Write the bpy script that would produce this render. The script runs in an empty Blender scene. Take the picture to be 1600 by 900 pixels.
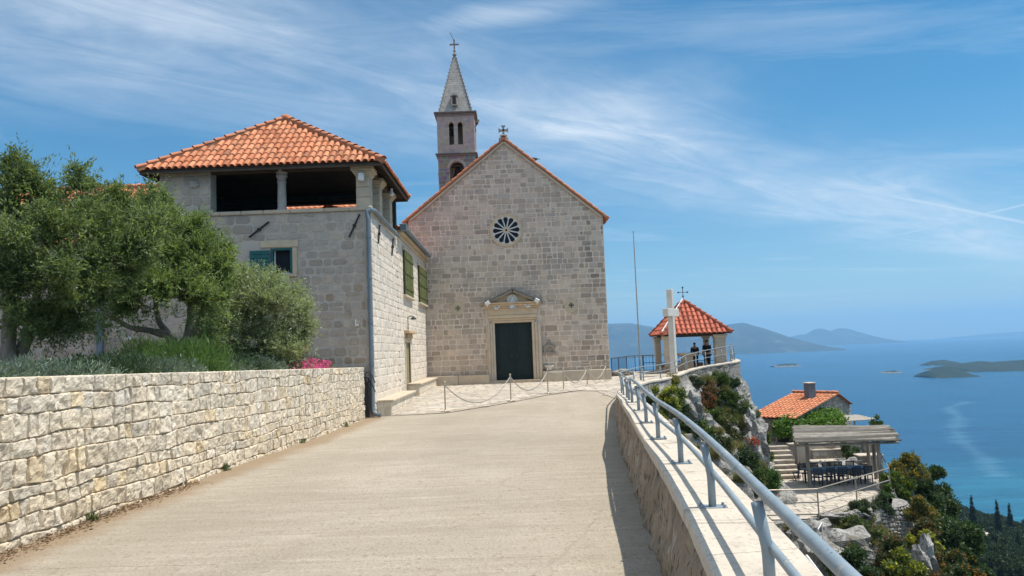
import bpy, math, random
import numpy as np
from mathutils import Vector, Matrix, geometry, noise
from mathutils.bvhtree import BVHTree
rad = math.radians
random.seed(11)
rng = np.random.default_rng(11)
scene = bpy.context.scene
COL = scene.collection

# ------------------------------------------------------------------ camera (the eye is the origin of the world)
FPX, PITCH, ROLL = 1180.0, rad(4.675), 0.038
_F = Vector((0, math.cos(PITCH), math.sin(PITCH)))
_X = Vector((1, 0, 0))
_U = Vector((0, -math.sin(PITCH), math.cos(PITCH)))
_R = _X * math.cos(ROLL) - _U * math.sin(ROLL)
_V = _U * math.cos(ROLL) + _X * math.sin(ROLL)
def ray(px, py): return _F + _R * ((px - 800) / FPX) + _V * ((450 - py) / FPX)
def P(px, py, Y):
    d = ray(px, py); return d * (Y / d.y)
def PX(px, py, X):
    d = ray(px, py); return d * (X / d.x)
def PZ(px, py, Z):
    d = ray(px, py); return d * (Z / d.z)

cd = bpy.data.cameras.new('camera'); cam = bpy.data.objects.new('camera', cd); COL.objects.link(cam)
cd.sensor_width = 36; cd.lens = FPX / 1600 * 36; cd.clip_start = 0.1; cd.clip_end = 120000
m = Matrix((_R, _V, -_F)).transposed().to_4x4()
cam.matrix_world = m
scene.camera = cam

# ------------------------------------------------------------------ objects
def tag(o, label=None, cat=None, group=None, kind=None):
    if label: o['label'] = label
    if cat: o['category'] = cat
    if group: o['group'] = group
    if kind: o['kind'] = kind
    return o
def thing(name, label, cat, loc=(0, 0, 0), rz=0, group=None):
    o = bpy.data.objects.new(name, None); COL.objects.link(o)
    o.empty_display_size = 0.3
    o.location = loc; o.rotation_euler = (0, 0, rz)
    return tag(o, label, cat, group)
def origin_of(o):
    v = Vector((0, 0, 0))
    while o is not None:
        v += Vector(o.location); o = o.parent
    return v
def copy_tree(o, parent=None):
    c = o.copy(); COL.objects.link(c); c.parent = parent
    for ch in list(o.children): copy_tree(ch, c)
    return c
def make_mesh(name, V, F, mats, cols=None, midx=None, smooth=False):
    me = bpy.data.meshes.new(name)
    me.from_pydata([tuple(v) for v in V], [], F)
    if not isinstance(mats, (list, tuple)): mats = [mats]
    for m_ in mats: me.materials.append(m_)
    if cols is not None:
        a = me.attributes.new('Col', 'FLOAT_COLOR', 'FACE')
        buf = np.ones((len(F), 4), dtype=np.float32); buf[:, :3] = np.array(cols, dtype=np.float32)
        a.data.foreach_set('color', buf.ravel())
    if midx is not None and len(mats) > 1:
        me.polygons.foreach_set('material_index', np.array(midx, dtype=np.int32))
    if smooth: me.polygons.foreach_set('use_smooth', np.ones(len(F), dtype=bool))
    me.update()
    return me
def link_mesh(name, me, parent=None, loc=None):
    o = bpy.data.objects.new(name, me); COL.objects.link(o)
    if parent is not None: o.parent = parent
    if loc is not None: o.location = loc
    return o
WHITE = (1, 1, 1)
class MB:
    def __init__(s): s.V = []; s.F = []; s.C = []; s.M = []
    def add(s, V, F, col=WHITE, mi=0):
        b = len(s.V); s.V.extend(tuple(v) for v in V)
        for f in F:
            s.F.append([i + b for i in f]); s.C.append(col); s.M.append(mi)
    def box(s, c, d, rz=0, col=WHITE, mi=0, rot=None, bev=0.0):
        x, y, z = d[0] / 2, d[1] / 2, d[2] / 2
        M_ = rot if rot is not None else Matrix.Rotation(rz, 3, 'Z')
        c = Vector(c)
        if bev <= 0:
            vs = [M_ @ Vector((a * x, b * y, e * z)) + c for a in (-1, 1) for b in (-1, 1) for e in (-1, 1)]
            s.add(vs, [(0, 1, 3, 2), (4, 6, 7, 5), (0, 4, 5, 1), (2, 3, 7, 6), (0, 2, 6, 4), (1, 5, 7, 3)], col, mi)
        else:
            vs = []; idx = {}
            for a in (-1, 1):
                for b in (-1, 1):
                    for e in (-1, 1):
                        for k, q in enumerate(((x, y - bev, z - bev), (x - bev, y, z - bev), (x - bev, y - bev, z))):
                            idx[(a, b, e, k)] = len(vs); vs.append(M_ @ Vector((a * q[0], b * q[1], e * q[2])) + c)
            F = []
            for a in (-1, 1):
                F.append([idx[(a, -1, -1, 0)], idx[(a, 1, -1, 0)], idx[(a, 1, 1, 0)], idx[(a, -1, 1, 0)]])
                F.append([idx[(-1, a, -1, 1)], idx[(1, a, -1, 1)], idx[(1, a, 1, 1)], idx[(-1, a, 1, 1)]])
                F.append([idx[(-1, -1, a, 2)], idx[(1, -1, a, 2)], idx[(1, 1, a, 2)], idx[(-1, 1, a, 2)]])
                for b in (-1, 1):
                    F.append([idx[(a, b, -1, 0)], idx[(a, b, 1, 0)], idx[(a, b, 1, 1)], idx[(a, b, -1, 1)]])
                    F.append([idx[(a, -1, b, 0)], idx[(a, 1, b, 0)], idx[(a, 1, b, 2)], idx[(a, -1, b, 2)]])
                    F.append([idx[(-1, a, b, 1)], idx[(1, a, b, 1)], idx[(1, a, b, 2)], idx[(-1, a, b, 2)]])
                    for e in (-1, 1): F.append([idx[(a, b, e, k)] for k in range(3)])
            s.add(vs, F, col, mi)
        return s
    def tube(s, pts, r, n=8, col=WHITE, mi=0, caps=True):
        pts = [Vector(p) for p in pts]
        rs = r if isinstance(r, (list, tuple)) else [r] * len(pts)
        V = []; F = []; up = None
        for i, p in enumerate(pts):
            if i == 0: t = pts[1] - p
            elif i == len(pts) - 1: t = p - pts[i - 1]
            else: t = (pts[i + 1] - p).normalized() + (p - pts[i - 1]).normalized()
            if t.length < 1e-9: t = Vector((0, 0, 1))
            t.normalize()
            if up is None: up = t.orthogonal().normalized()
            a = up - t * up.dot(t)
            if a.length < 1e-6: a = t.orthogonal()
            a.normalize(); up = a; b = t.cross(a)
            for k in range(n):
                w = 2 * math.pi * k / n
                V.append(p + (a * math.cos(w) + b * math.sin(w)) * rs[i])
        for i in range(len(pts) - 1):
            for k in range(n):
                k2 = (k + 1) % n
                F.append((i * n + k, i * n + k2, (i + 1) * n + k2, (i + 1) * n + k))
        if caps:
            F.append(tuple(range(n - 1, -1, -1))); F.append(tuple(range((len(pts) - 1) * n, len(pts) * n)))
        s.add(V, F, col, mi); return s
    def lathe(s, c, prof, n=16, col=WHITE, mi=0):
        c = Vector(c); V = []; F = []
        for (r, z) in prof:
            for k in range(n):
                w = 2 * math.pi * k / n
                V.append(c + Vector((r * math.cos(w), r * math.sin(w), z)))
        for i in range(len(prof) - 1):
            for k in range(n):
                k2 = (k + 1) % n
                F.append((i * n + k, i * n + k2, (i + 1) * n + k2, (i + 1) * n + k))
        F.append(tuple(range(n - 1, -1, -1))); F.append(tuple(range((len(prof) - 1) * n, len(prof) * n)))
        s.add(V, F, col, mi); return s
    def prism(s, loops, O, U, V_, N, t, col=WHITE, mi=0):
        """2D outline (and holes) in the U,V_ plane at O, thickness t against N (front face at O)."""
        U = Vector(U); V_ = Vector(V_); N = Vector(N); O = Vector(O)
        flat = [q for lp in loops for q in lp]
        tris = geometry.tessellate_polygon([[Vector((q[0], q[1], 0)) for q in lp] for lp in loops])
        n = len(flat)
        vs = [O + U * q[0] + V_ * q[1] for q in flat] + [O + U * q[0] + V_ * q[1] - N * t for q in flat]
        F = [tuple(tr) for tr in tris] + [tuple(i + n for i in reversed(tr)) for tr in tris]
        b = 0
        for lp in loops:
            k = len(lp)
            for i in range(k):
                j = (i + 1) % k
                F.append((b + i, b + j, b + j + n, b + i + n))
            b += k
        s.add(vs, F, col, mi); return s
    def build(s, name, mat, parent=None, smooth=False, attr=True, keep=False):
        o0 = origin_of(parent) if parent is not None else Vector((0, 0, 0))
        V = [(v[0] - o0.x, v[1] - o0.y, v[2] - o0.z) for v in s.V] if parent is not None else s.V
        me = make_mesh(name, V, s.F, mat, s.C if attr else None, s.M, smooth)
        if smooth == 'auto': pass
        return link_mesh(name, me, parent)
def base_to_origin(o, loc):
    """Move a single mesh thing's origin to loc."""
    loc = Vector(loc); o.data.transform(Matrix.Translation(-loc)); o.location = loc; return o

# ------------------------------------------------------------------ materials
class NT:
    def __init__(s, tree): s.t = tree; s.n = tree.nodes; s.l = tree.links
    def new(s, typ, ins=None, **kw):
        nd = s.n.new(typ)
        for k, v in kw.items(): setattr(nd, k, v)
        if ins:
            for k, v in ins.items():
                if isinstance(v, tuple) and len(v) == 2 and hasattr(v[0], 'bl_idname'): s.l.new(v[0].outputs[v[1]], nd.inputs[k])
                elif hasattr(v, 'bl_idname') and hasattr(v, 'outputs'): s.l.new(v.outputs[0], nd.inputs[k])
                else: nd.inputs[k].default_value = v
        return nd
    def math(s, op, a, b=None, c=None, clamp=False):
        ins = {0: a}
        if b is not None: ins[1] = b
        if c is not None: ins[2] = c
        return s.new('ShaderNodeMath', ins, operation=op, use_clamp=clamp)
    def mix(s, f, a, b, blend='MIX'):
        def c4(x): return (*x, 1.0) if isinstance(x, tuple) and len(x) == 3 else x
        nd = s.new('ShaderNodeMix', data_type='RGBA', blend_type=blend)
        for k, v in ((0, f), (6, c4(a)), (7, c4(b))):
            if hasattr(v, 'outputs'): s.l.new(v.outputs[2 if v.bl_idname == 'ShaderNodeMix' else 0], nd.inputs[k])
            elif isinstance(v, tuple) and len(v) == 2: s.l.new(v[0].outputs[v[1]], nd.inputs[k])
            else: nd.inputs[k].default_value = v
        return nd
    def ramp(s, f, stops):
        nd = s.new('ShaderNodeValToRGB', {0: f})
        cr = nd.color_ramp
        while len(cr.elements) < len(stops): cr.elements.new(0.5)
        for e, (p, c) in zip(cr.elements, stops):
            e.position = p; e.color = (c, c, c, 1) if isinstance(c, (int, float)) else (*c, 1)
        return nd
    def noise(s, vec, scale, detail=5, rough=0.55, dist=0.0):
        return s.new('ShaderNodeTexNoise', {'Vector': vec, 'Scale': scale, 'Detail': detail, 'Roughness': rough, 'Distortion': dist})
def new_mat(name):
    mt = bpy.data.materials.new(name); mt.use_nodes = True
    nt = NT(mt.node_tree); bs = mt.node_tree.nodes['Principled BSDF']
    return mt, nt, bs
def cout(nd): return nd.outputs[2] if nd.bl_idname == 'ShaderNodeMix' else nd.outputs[0]
def mat(name, a, b=None, rough=0.8, ns=3.0, attr=False, bump=0.0, bs_=20.0, metal=0.0, stain=None, st_s=1.0, st_lo=0.5, st_hi=0.7, spec=0.3, stretch=(1, 1, 1), bd=0.02, cracks=None, fine=None):
    """a/b: two colours mixed by noise; stain: third colour in patches; bump: strength; cracks: (scale, colour, width)"""
    mt, nt, bs = new_mat(name)
    tc = nt.new('ShaderNodeTexCoord')
    mp = nt.new('ShaderNodeMapping', {'Vector': (tc, 3), 'Scale': stretch})
    n1 = nt.noise(mp, ns, 6, 0.6)
    f = nt.ramp(n1, [(0.35, 0.0), (0.65, 1.0)])
    c = nt.mix(f, a, b if b else a)
    if fine:
        n4 = nt.noise(mp, fine[0], 3, 0.6)
        c = nt.mix(nt.ramp(n4, [(fine[2], 0.0), (fine[3], 1.0)]), c, fine[1])
    if stain:
        n2 = nt.noise(mp, st_s, 5, 0.65, 0.4)
        c = nt.mix(nt.ramp(n2, [(st_lo, 0.0), (st_hi, 1.0)]), c, stain)
    if cracks:
        n3 = nt.noise(mp, cracks[0] * 1.7, 3)
        mv = nt.mix(0.12, mp, n3)
        vo = nt.new('ShaderNodeTexVoronoi', {'Scale': cracks[0]}, feature='DISTANCE_TO_EDGE')
        nt.l.new(cout(mv), vo.inputs['Vector'])
        cf = nt.ramp(vo, [(0.0, 1.0), (cracks[2], 0.0)])
        c = nt.mix(cf, c, cracks[1])
    if attr:
        at = nt.new('ShaderNodeAttribute', attribute_name='Col')
        c = nt.mix(1.0, c, at, 'MULTIPLY')
    nt.l.new(cout(c), bs.inputs['Base Color'])
    bs.inputs['Roughness'].default_value = rough; bs.inputs['Metallic'].default_value = metal
    bs.inputs['Specular IOR Level'].default_value = spec
    if bump > 0:
        nb = nt.noise(mp, bs_, 7, 0.65)
        h = nb
        if cracks: h = nt.math('SUBTRACT', nb, nt.math('MULTIPLY', cf, 0.6))
        bp = nt.new('ShaderNodeBump', {'Height': h, 'Strength': bump, 'Distance': bd})
        nt.l.new(bp.outputs[0], bs.inputs['Normal'])
    return mt
def leaf_mat(name, a, trans=0.3, rough=0.5):
    mt, nt, bs = new_mat(name)
    at = nt.new('ShaderNodeAttribute', attribute_name='Col')
    c = nt.mix(1.0, a, at, 'MULTIPLY')
    nt.l.new(cout(c), bs.inputs['Base Color']); bs.inputs['Roughness'].default_value = rough
    bs.inputs['Specular IOR Level'].default_value = 0.35
    tr = nt.new('ShaderNodeBsdfTranslucent'); c2 = nt.mix(1.0, c, (1.25, 1.25, 0.55), 'MULTIPLY')
    nt.l.new(cout(c2), tr.inputs[0])
    ms = nt.new('ShaderNodeMixShader', {0: trans, 1: bs, 2: tr})
    nt.l.new(ms.outputs[0], mt.node_tree.nodes['Material Output'].inputs[0])
    return mt

M = {}
M['facade'] = mat('facade_stone', (.57, .475, .385), (.48, .40, .335), ns=4, attr=True, bump=.5, bs_=18, stain=(.30, .27, .25), st_s=.45, st_lo=.5, st_hi=.75)
M['mortar'] = mat('lime_mortar', (.72, .615, .52), (.64, .545, .46), ns=1.2, bump=.4, bs_=30)
M['mortar_w'] = mat('pale_mortar', (.53, .475, .41), (.43, .385, .335), ns=1.5, bump=.5, bs_=25)
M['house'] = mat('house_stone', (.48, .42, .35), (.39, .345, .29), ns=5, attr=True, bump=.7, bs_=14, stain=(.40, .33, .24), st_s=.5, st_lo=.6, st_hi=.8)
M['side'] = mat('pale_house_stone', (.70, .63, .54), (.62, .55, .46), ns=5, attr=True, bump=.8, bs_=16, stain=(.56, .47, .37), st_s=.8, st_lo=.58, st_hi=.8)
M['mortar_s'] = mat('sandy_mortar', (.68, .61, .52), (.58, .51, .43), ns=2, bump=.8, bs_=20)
M['garden'] = mat('garden_wall_stone', (.69, .62, .505), (.59, .51, .395), ns=7, attr=True, bump=1.0, bs_=28, bd=.02, stain=(.72, .66, .56), st_s=2.5, st_lo=.5, st_hi=.7, fine=(45, (.50, .40, .28), .58, .66))
M['joint'] = mat('dark_joint', (.34, .27, .19), (.24, .19, .13), ns=9, bump=.5)  # plain dark brown of the joints and wall cores
M['trim'] = mat('cut_stone_trim', (.60, .50, .375), (.50, .43, .34), ns=3, attr=True, bump=.35, bs_=25, stain=(.42, .31, .19), st_s=1.4, st_lo=.56, st_hi=.8)
M['greystone'] = mat('grey_cut_stone', (.44, .41, .37), (.34, .32, .30), ns=4, attr=True, bump=.4, bs_=25, stain=(.2, .19, .18), st_s=1.5, st_lo=.6, st_hi=.8)
M['tile'] = mat('terracotta', (.62, .25, .13), (.53, .205, .105), ns=5, attr=True, rough=.9, bump=.4, bs_=30, stain=(.42, .24, .15), st_s=1.8, st_lo=.56, st_hi=.78, fine=(14, (.34, .20, .13), .64, .74))
M['tile_red'] = mat('red_terracotta', (.58, .17, .105), (.50, .14, .085), ns=6, attr=True, rough=.8, bump=.3, bs_=30)
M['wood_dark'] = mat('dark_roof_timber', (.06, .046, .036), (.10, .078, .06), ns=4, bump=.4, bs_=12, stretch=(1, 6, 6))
M['wood_grey'] = mat('weathered_timber', (.30, .27, .23), (.19, .165, .14), ns=4, attr=True, bump=.8, bs_=16, stretch=(1, 1, .25))
M['reed'] = mat('grey_reed', (.34, .31, .275), (.24, .215, .19), ns=3, attr=True, bump=.7, bs_=18)
M['rail'] = mat('grey_painted_pipe', (.27, .325, .36), (.20, .25, .285), ns=5, rough=.45, metal=.1, spec=.4, stain=(.40, .36, .31), st_s=14, st_lo=.62, st_hi=.70, fine=(50, (.13, .12, .11), .66, .70), bump=.12, bs_=40, bd=.004)
M['zinc'] = mat('zinc_pipe', (.17, .22, .26), (.13, .17, .205), ns=3, rough=.45, metal=.2, spec=.5)
M['iron'] = mat('dark_iron', (.03, .03, .035), (.05, .05, .055), ns=6, rough=.55, metal=.4)
M['steel'] = mat('stanchion_metal', (.45, .40, .33), (.34, .29, .23), ns=8, rough=.45, metal=.5)
M['rope'] = mat('chain_metal', (.52, .49, .44), (.40, .36, .31), ns=20, rough=.5, metal=.3, bump=.6, bs_=60)
M['door'] = mat('dark_painted_door', (.016, .026, .028), (.021, .033, .034), ns=3, rough=.6, spec=.12)
M['teal'] = mat('teal_shutter_paint', (.02, .125, .125), (.015, .10, .105), ns=6, rough=.5)
M['green'] = mat('green_shutter_paint', (.10, .12, .035), (.075, .09, .03), ns=8, rough=.6, stain=(.17, .18, .08), st_s=6)
M['olivedoor'] = mat('olive_door_paint', (.26, .24, .15), (.21, .195, .12), ns=6, rough=.6)
M['dark'] = mat('dark_pane', (.010, .013, .02), (.016, .02, .028), ns=2, rough=.5, spec=.15)
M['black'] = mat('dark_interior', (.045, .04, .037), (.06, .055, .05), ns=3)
M['white'] = mat('white_painted_stone', (.66, .63, .58), (.58, .55, .50), ns=3, rough=.6, bump=.2, bs_=30)
M['whitepaint'] = mat('white_paint', (.75, .75, .74), (.66, .66, .65), ns=5, rough=.5)
M['relief'] = mat('marble_relief', (.62, .64, .64), (.48, .50, .51), ns=9, rough=.6, bump=1.0, bs_=18)
M['bark'] = mat('olive_bark', (.30, .26, .21), (.16, .135, .105), ns=8, bump=1.0, bs_=14, stretch=(1, 1, .3))
M['soil'] = mat('garden_soil', (.16, .11, .07), (.11, .08, .05), ns=3, bump=1, bs_=12)
M['skin'] = mat('skin', (.42, .25, .17), rough=.6)
M['cloth'] = mat('dark_cloth', (.012, .013, .02), (.018, .019, .028), ns=6, rough=.9)
M['cloth2'] = mat('navy_cloth', (.018, .022, .04), rough=.9)
M['hair'] = mat('dark_hair', (.012, .010, .009), rough=.7)
M['navy'] = mat('navy_chair_paint', (.015, .03, .055), (.02, .04, .07), ns=4, rough=.4, spec=.5)
M['blue'] = mat('light_blue_table_paint', (.12, .20, .27), (.10, .17, .235), ns=4, rough=.5)
M['pot'] = mat('clay_pot', (.42, .14, .07), (.34, .11, .06), ns=5)
M['chimney'] = mat('grey_rendered_chimney', (.15, .18, .21), (.12, .145, .17), ns=3, rough=.6)
M['rock'] = mat('limestone_rock', (.43, .415, .39), (.26, .25, .235), ns=1.6, bump=1.0, bs_=4.5, bd=.16, stain=(.17, .155, .125), st_s=1.3, st_lo=.50, st_hi=.62, fine=(9, (.16, .155, .145), .52, .60))
M['dry'] = mat('dry_wall_stone', (.38, .37, .345), (.28, .27, .25), ns=4, attr=True, bump=.9, bs_=14)
M['cap'] = mat('coping_concrete', (.60, .53, .44), (.51, .45, .375), ns=1.4, bump=.4, bs_=26, stain=(.36, .32, .27), st_s=2.6, st_lo=.56, st_hi=.72, fine=(38, (.40, .35, .29), .56, .64), cracks=(1.1, (.24, .19, .15), .005))
M['rubble'] = mat('parapet_rubble', (.40, .325, .245), (.21, .165, .125), ns=3.0, bump=1.0, bs_=11, bd=.06, stain=(.50, .44, .36), st_s=5, st_lo=.55, st_hi=.68, stretch=(1, 1, .38), fine=(16, (.11, .08, .06), .56, .62))
# ------------------------------------------------------------------ light, sky, air
SUN_DIR = Vector((0.435, 0.02, 1.0)).normalized()
SUN_EL = math.asin(SUN_DIR.z); SUN_AZ = math.atan2(SUN_DIR.x, SUN_DIR.y)
ld = bpy.data.lights.new('sun', 'SUN'); ld.energy = 4.9; ld.angle = rad(0.53); ld.color = (1.0, 0.94, 0.84)
so = bpy.data.objects.new('sun', ld); COL.objects.link(so)
so.rotation_euler = SUN_DIR.to_track_quat('Z', 'Y').to_euler(); so.location = (10, 10, 40)

w = bpy.data.worlds.new('World'); scene.world = w; w.use_nodes = True
nt = NT(w.node_tree); bg = w.node_tree.nodes['Background']
sky = nt.new('ShaderNodeTexSky', sky_type='NISHITA', sun_disc=False, sun_elevation=SUN_EL, sun_rotation=SUN_AZ, altitude=150, air_density=1.0, dust_density=0.4, ozone_density=3.0)
tc = nt.new('ShaderNodeTexCoord')
sx = nt.new('ShaderNodeSeparateXYZ', {0: (tc, 0)})
zc = nt.math('ADD', nt.math('MAXIMUM', (sx, 2), 0.0), 0.05)
cx = nt.math('DIVIDE', (sx, 0), zc); cy = nt.math('DIVIDE', (sx, 1), zc)
def cpt(px, py):
    d = ray(px, py).normalized(); z = max(d.z, 0) + 0.05; return Vector((d.x / z, d.y / z))
def lin(a, b):
    """signed distance across and position along the line through two places of the cloud layer"""
    a = cpt(*a); b = cpt(*b); t = (b - a).normalized(); n = Vector((-t.y, t.x))
    ac = nt.math('ADD', nt.math('MULTIPLY', cx, n.x), nt.math('MULTIPLY_ADD', cy, n.y, -a.dot(n)))
    al = nt.math('ADD', nt.math('MULTIPLY', cx, t.x), nt.math('MULTIPLY_ADD', cy, t.y, -a.dot(t)))
    return ac, al, (b - a).length
def gauss(x, s, off=0.0):
    q = nt.math('DIVIDE', nt.math('ADD', x, -off) if off else x, s)
    return nt.math('POWER', 2.718, nt.math('MULTIPLY', nt.math('MULTIPLY', q, q), -1.0))
ac, al, L1 = lin((150, 60), (1060, 260))
v1 = nt.new('ShaderNodeCombineXYZ', {0: al, 1: ac})
wob = nt.noise(v1, 0.8, 4)
ac2 = nt.math('ADD', ac, nt.math('MULTIPLY_ADD', wob, 1.1, -0.55))
fib = nt.noise(nt.new('ShaderNodeMapping', {0: v1, 'Rotation': (0, 0, rad(14)), 'Scale': (0.42, 1.5, 1)}), 2.6, 12, 0.66, 1.1)
fibs = nt.ramp(fib, [(0.38, 0.0), (0.72, 1.0)])
soft = nt.ramp(nt.noise(v1, 0.9, 6, 0.6, 0.4), [(0.25, 0.25), (0.7, 1.0)])
band = nt.math('MULTIPLY', gauss(ac2, 0.50), nt.math('MULTIPLY_ADD', fibs, 0.75, 0.5))
band = nt.math('MULTIPLY', band, soft)
fib2 = nt.noise(nt.new('ShaderNodeMapping', {0: nt.new('ShaderNodeCombineXYZ', {0: cx, 1: cy}), 'Rotation': (0, 0, rad(-25)), 'Scale': (0.35, 1.1, 1)}), 1.5, 9, 0.62, 0.7)
wisps = nt.math('MULTIPLY', nt.ramp(fib2, [(0.52, 0.0), (0.82, 1.0)]), 0.50)
a_, l_, LL = lin((560, 75), (905, 5))
streak = nt.math('MULTIPLY', nt.math('MULTIPLY', gauss(nt.math('ADD', a_, nt.math('MULTIPLY_ADD', wob, 0.3, -0.15)), 0.09), gauss(l_, LL * 0.6, LL * 0.5)), nt.math('MULTIPLY_ADD', fibs, 0.6, 0.25))
tot = nt.math('MAXIMUM', nt.math('MAXIMUM', nt.math('MULTIPLY', band, 0.85), wisps), nt.math('MULTIPLY', streak, 0.8))
for (pa, pb, wd, am) in (((1290, 287), (1600, 348), .035, .75), ((1385, 372), (1600, 320), .04, .6)):
    a_, l_, LL = lin(pa, pb)
    tr = nt.math('MULTIPLY', gauss(nt.math('ADD', a_, nt.math('MULTIPLY_ADD', wob, 0.06, -0.03)), wd), nt.math('MULTIPLY', gauss(l_, LL * 0.75, LL * 0.6), am))
    tot = nt.math('MAXIMUM', tot, tr)
# unseen bright cloud, added overhead and behind the viewer as fill for shaded walls
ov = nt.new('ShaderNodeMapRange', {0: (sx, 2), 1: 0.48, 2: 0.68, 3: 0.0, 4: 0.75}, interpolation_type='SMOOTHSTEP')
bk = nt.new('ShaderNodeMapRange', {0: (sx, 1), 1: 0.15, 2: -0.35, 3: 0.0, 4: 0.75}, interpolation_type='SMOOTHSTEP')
fill_veil = nt.math('MULTIPLY', nt.math('MAXIMUM', ov, bk), nt.math('MULTIPLY_ADD', fibs, 0.3, 0.75), clamp=True)
tot = nt.math('MAXIMUM', tot, fill_veil)
tint = nt.mix(1.0, sky, (0.29, 0.72, 0.85), 'MULTIPLY')
lowf = nt.new('ShaderNodeMapRange', {0: (sx, 2), 1: 0.0, 2: 0.28, 3: 1.0, 4: 0.0})
low = nt.mix(nt.math('MULTIPLY', lowf, 0.85), tint, nt.mix(1.0, sky, (0.86, 0.88, 0.84), 'MULTIPLY'))
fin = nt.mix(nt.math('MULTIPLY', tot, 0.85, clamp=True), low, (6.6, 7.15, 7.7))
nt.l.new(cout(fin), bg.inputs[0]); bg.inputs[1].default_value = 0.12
vs = scene.view_settings
vs.view_transform = 'Standard'; vs.look = 'None'; vs.gamma = 1.0; vs.exposure = 0.2; vs.use_curve_mapping = False
scene.render.engine = 'CYCLES'
cy_ = scene.cycles
cy_.use_denoising = True; cy_.max_bounces = 6; cy_.diffuse_bounces = 3; cy_.glossy_bounces = 3; cy_.transmission_bounces = 3; cy_.volume_bounces = 1
cy_.caustics_reflective = False; cy_.caustics_refractive = False; cy_.sample_clamp_indirect = 4

SEA = -150.0
hz = MB(); hz.box((0, 0, (700 + SEA - 1.5) / 2), (53000, 53000, 700 - SEA + 1.5))
hm = bpy.data.materials.new('sea_air'); hm.use_nodes = True
hn = NT(hm.node_tree); hm.node_tree.nodes.remove(hm.node_tree.nodes['Principled BSDF'])
pv = hn.new('ShaderNodeVolumePrincipled', {'Density': 8.0e-5, 'Color': (0.34, 0.64, 0.95, 1), 'Anisotropy': 0.2})
hn.l.new(pv.outputs[0], hm.node_tree.nodes['Material Output'].inputs['Volume'])
tag(hz.build('haze', hm, attr=False), kind='stuff')

# ------------------------------------------------------------------ sea
sm, nt, bs = new_mat('sea_water')
tc = nt.new('ShaderNodeTexCoord')
n1 = nt.noise(nt.new('ShaderNodeMapping', {0: (tc, 3), 'Scale': (1.0, 0.45, 1), 'Rotation': (0, 0, .3)}), 0.0011, 7, 0.6, 0.8)
n2 = nt.noise(nt.new('ShaderNodeMapping', {0: (tc, 3), 'Scale': (1.0, 0.3, 1), 'Rotation': (0, 0, -.25)}), 0.004, 6, 0.65, 1.4)
c = nt.mix(nt.ramp(n1, [(0.35, 0), (0.65, 1)]), (.005, .072, .160), (.009, .095, .19))
c = nt.mix(nt.ramp(n2, [(0.58, 0), (0.68, .30)]), c, (.04, .15, .25))
sy = nt.new('ShaderNodeSeparateXYZ', {0: (tc, 3)})
shal = nt.new('ShaderNodeMapRange', {0: nt.math('ADD', (sy, 1), nt.math('MULTIPLY', n1, 380.0)), 1: 1150.0, 2: 760.0, 3: 0.0, 4: 1.0})
c = nt.mix(nt.math('MULTIPLY', shal, 0.6), c, (.020, .22, .31))
n5 = nt.noise(nt.new('ShaderNodeMapping', {0: (tc, 3), 'Scale': (.35, 1.6, 1), 'Rotation': (0, 0, .12)}), 0.016, 7, 0.7, 1.0)
c = nt.mix(nt.ramp(n5, [(0.42, 0), (0.62, .55)]), c, (.002, .043, .112))
c = nt.mix(nt.ramp(n5, [(0.60, 0), (0.74, .35)]), c, (.03, .13, .23))
sp2 = [(1514, 628), (1481, 637), (1499, 652), (1492, 671), (1503, 690), (1533, 712), (1556, 742)]
stk = None
for (a_, b_) in zip(sp2, sp2[1:]):
    a_ = PZ(a_[0], a_[1], SEA); b_ = PZ(b_[0], b_[1], SEA); L_ = (b_ - a_).length; t_ = (b_ - a_) / L_
    ac_ = nt.math('ADD', nt.math('MULTIPLY', (sy, 0), -t_.y), nt.math('MULTIPLY_ADD', (sy, 1), t_.x, a_.x * t_.y - a_.y * t_.x))
    al_ = nt.math('ADD', nt.math('MULTIPLY', (sy, 0), t_.x), nt.math('MULTIPLY_ADD', (sy, 1), t_.y, -a_.x * t_.x - a_.y * t_.y))
    al2 = nt.math('SUBTRACT', al_, nt.math('MINIMUM', nt.math('MAXIMUM', al_, 0.0), L_))
    dd_ = nt.math('SQRT', nt.math('ADD', nt.math('MULTIPLY', ac_, ac_), nt.math('MULTIPLY', al2, al2)))
    stk = dd_ if stk is None else nt.math('MINIMUM', stk, dd_)
stk = nt.math('ADD', stk, nt.math('MULTIPLY_ADD', n5, 60.0, -30.0))
c = nt.mix(nt.ramp(nt.math('DIVIDE', stk, 40.0), [(0.0, .24), (0.42, 0)]), c, (.14, .30, .40))
nt.l.new(cout(c), bs.inputs['Base Color']); bs.inputs['Roughness'].default_value = .32; bs.inputs['IOR'].default_value = 1.33
bs.inputs['Specular IOR Level'].default_value = .30
wv = nt.noise(nt.new('ShaderNodeMapping', {0: (tc, 3), 'Scale': (1, 2.2, 1), 'Rotation': (0, 0, .5)}), 0.05, 8, 0.7, .5)
bp = nt.new('ShaderNodeBump', {'Height': wv, 'Strength': 0.9, 'Distance': 3.0}); nt.l.new(bp.outputs[0], bs.inputs['Normal'])
s_ = MB(); N_ = 96
s_.add([(0, 0, SEA)] + [(24500 * math.sin(2 * math.pi * k / N_), 24500 * math.cos(2 * math.pi * k / N_), SEA) for k in range(N_)], [(0, (k + 1) % N_ + 1, k + 1) for k in range(N_)])
tag(s_.build('sea', sm, attr=False), kind='structure')

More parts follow.
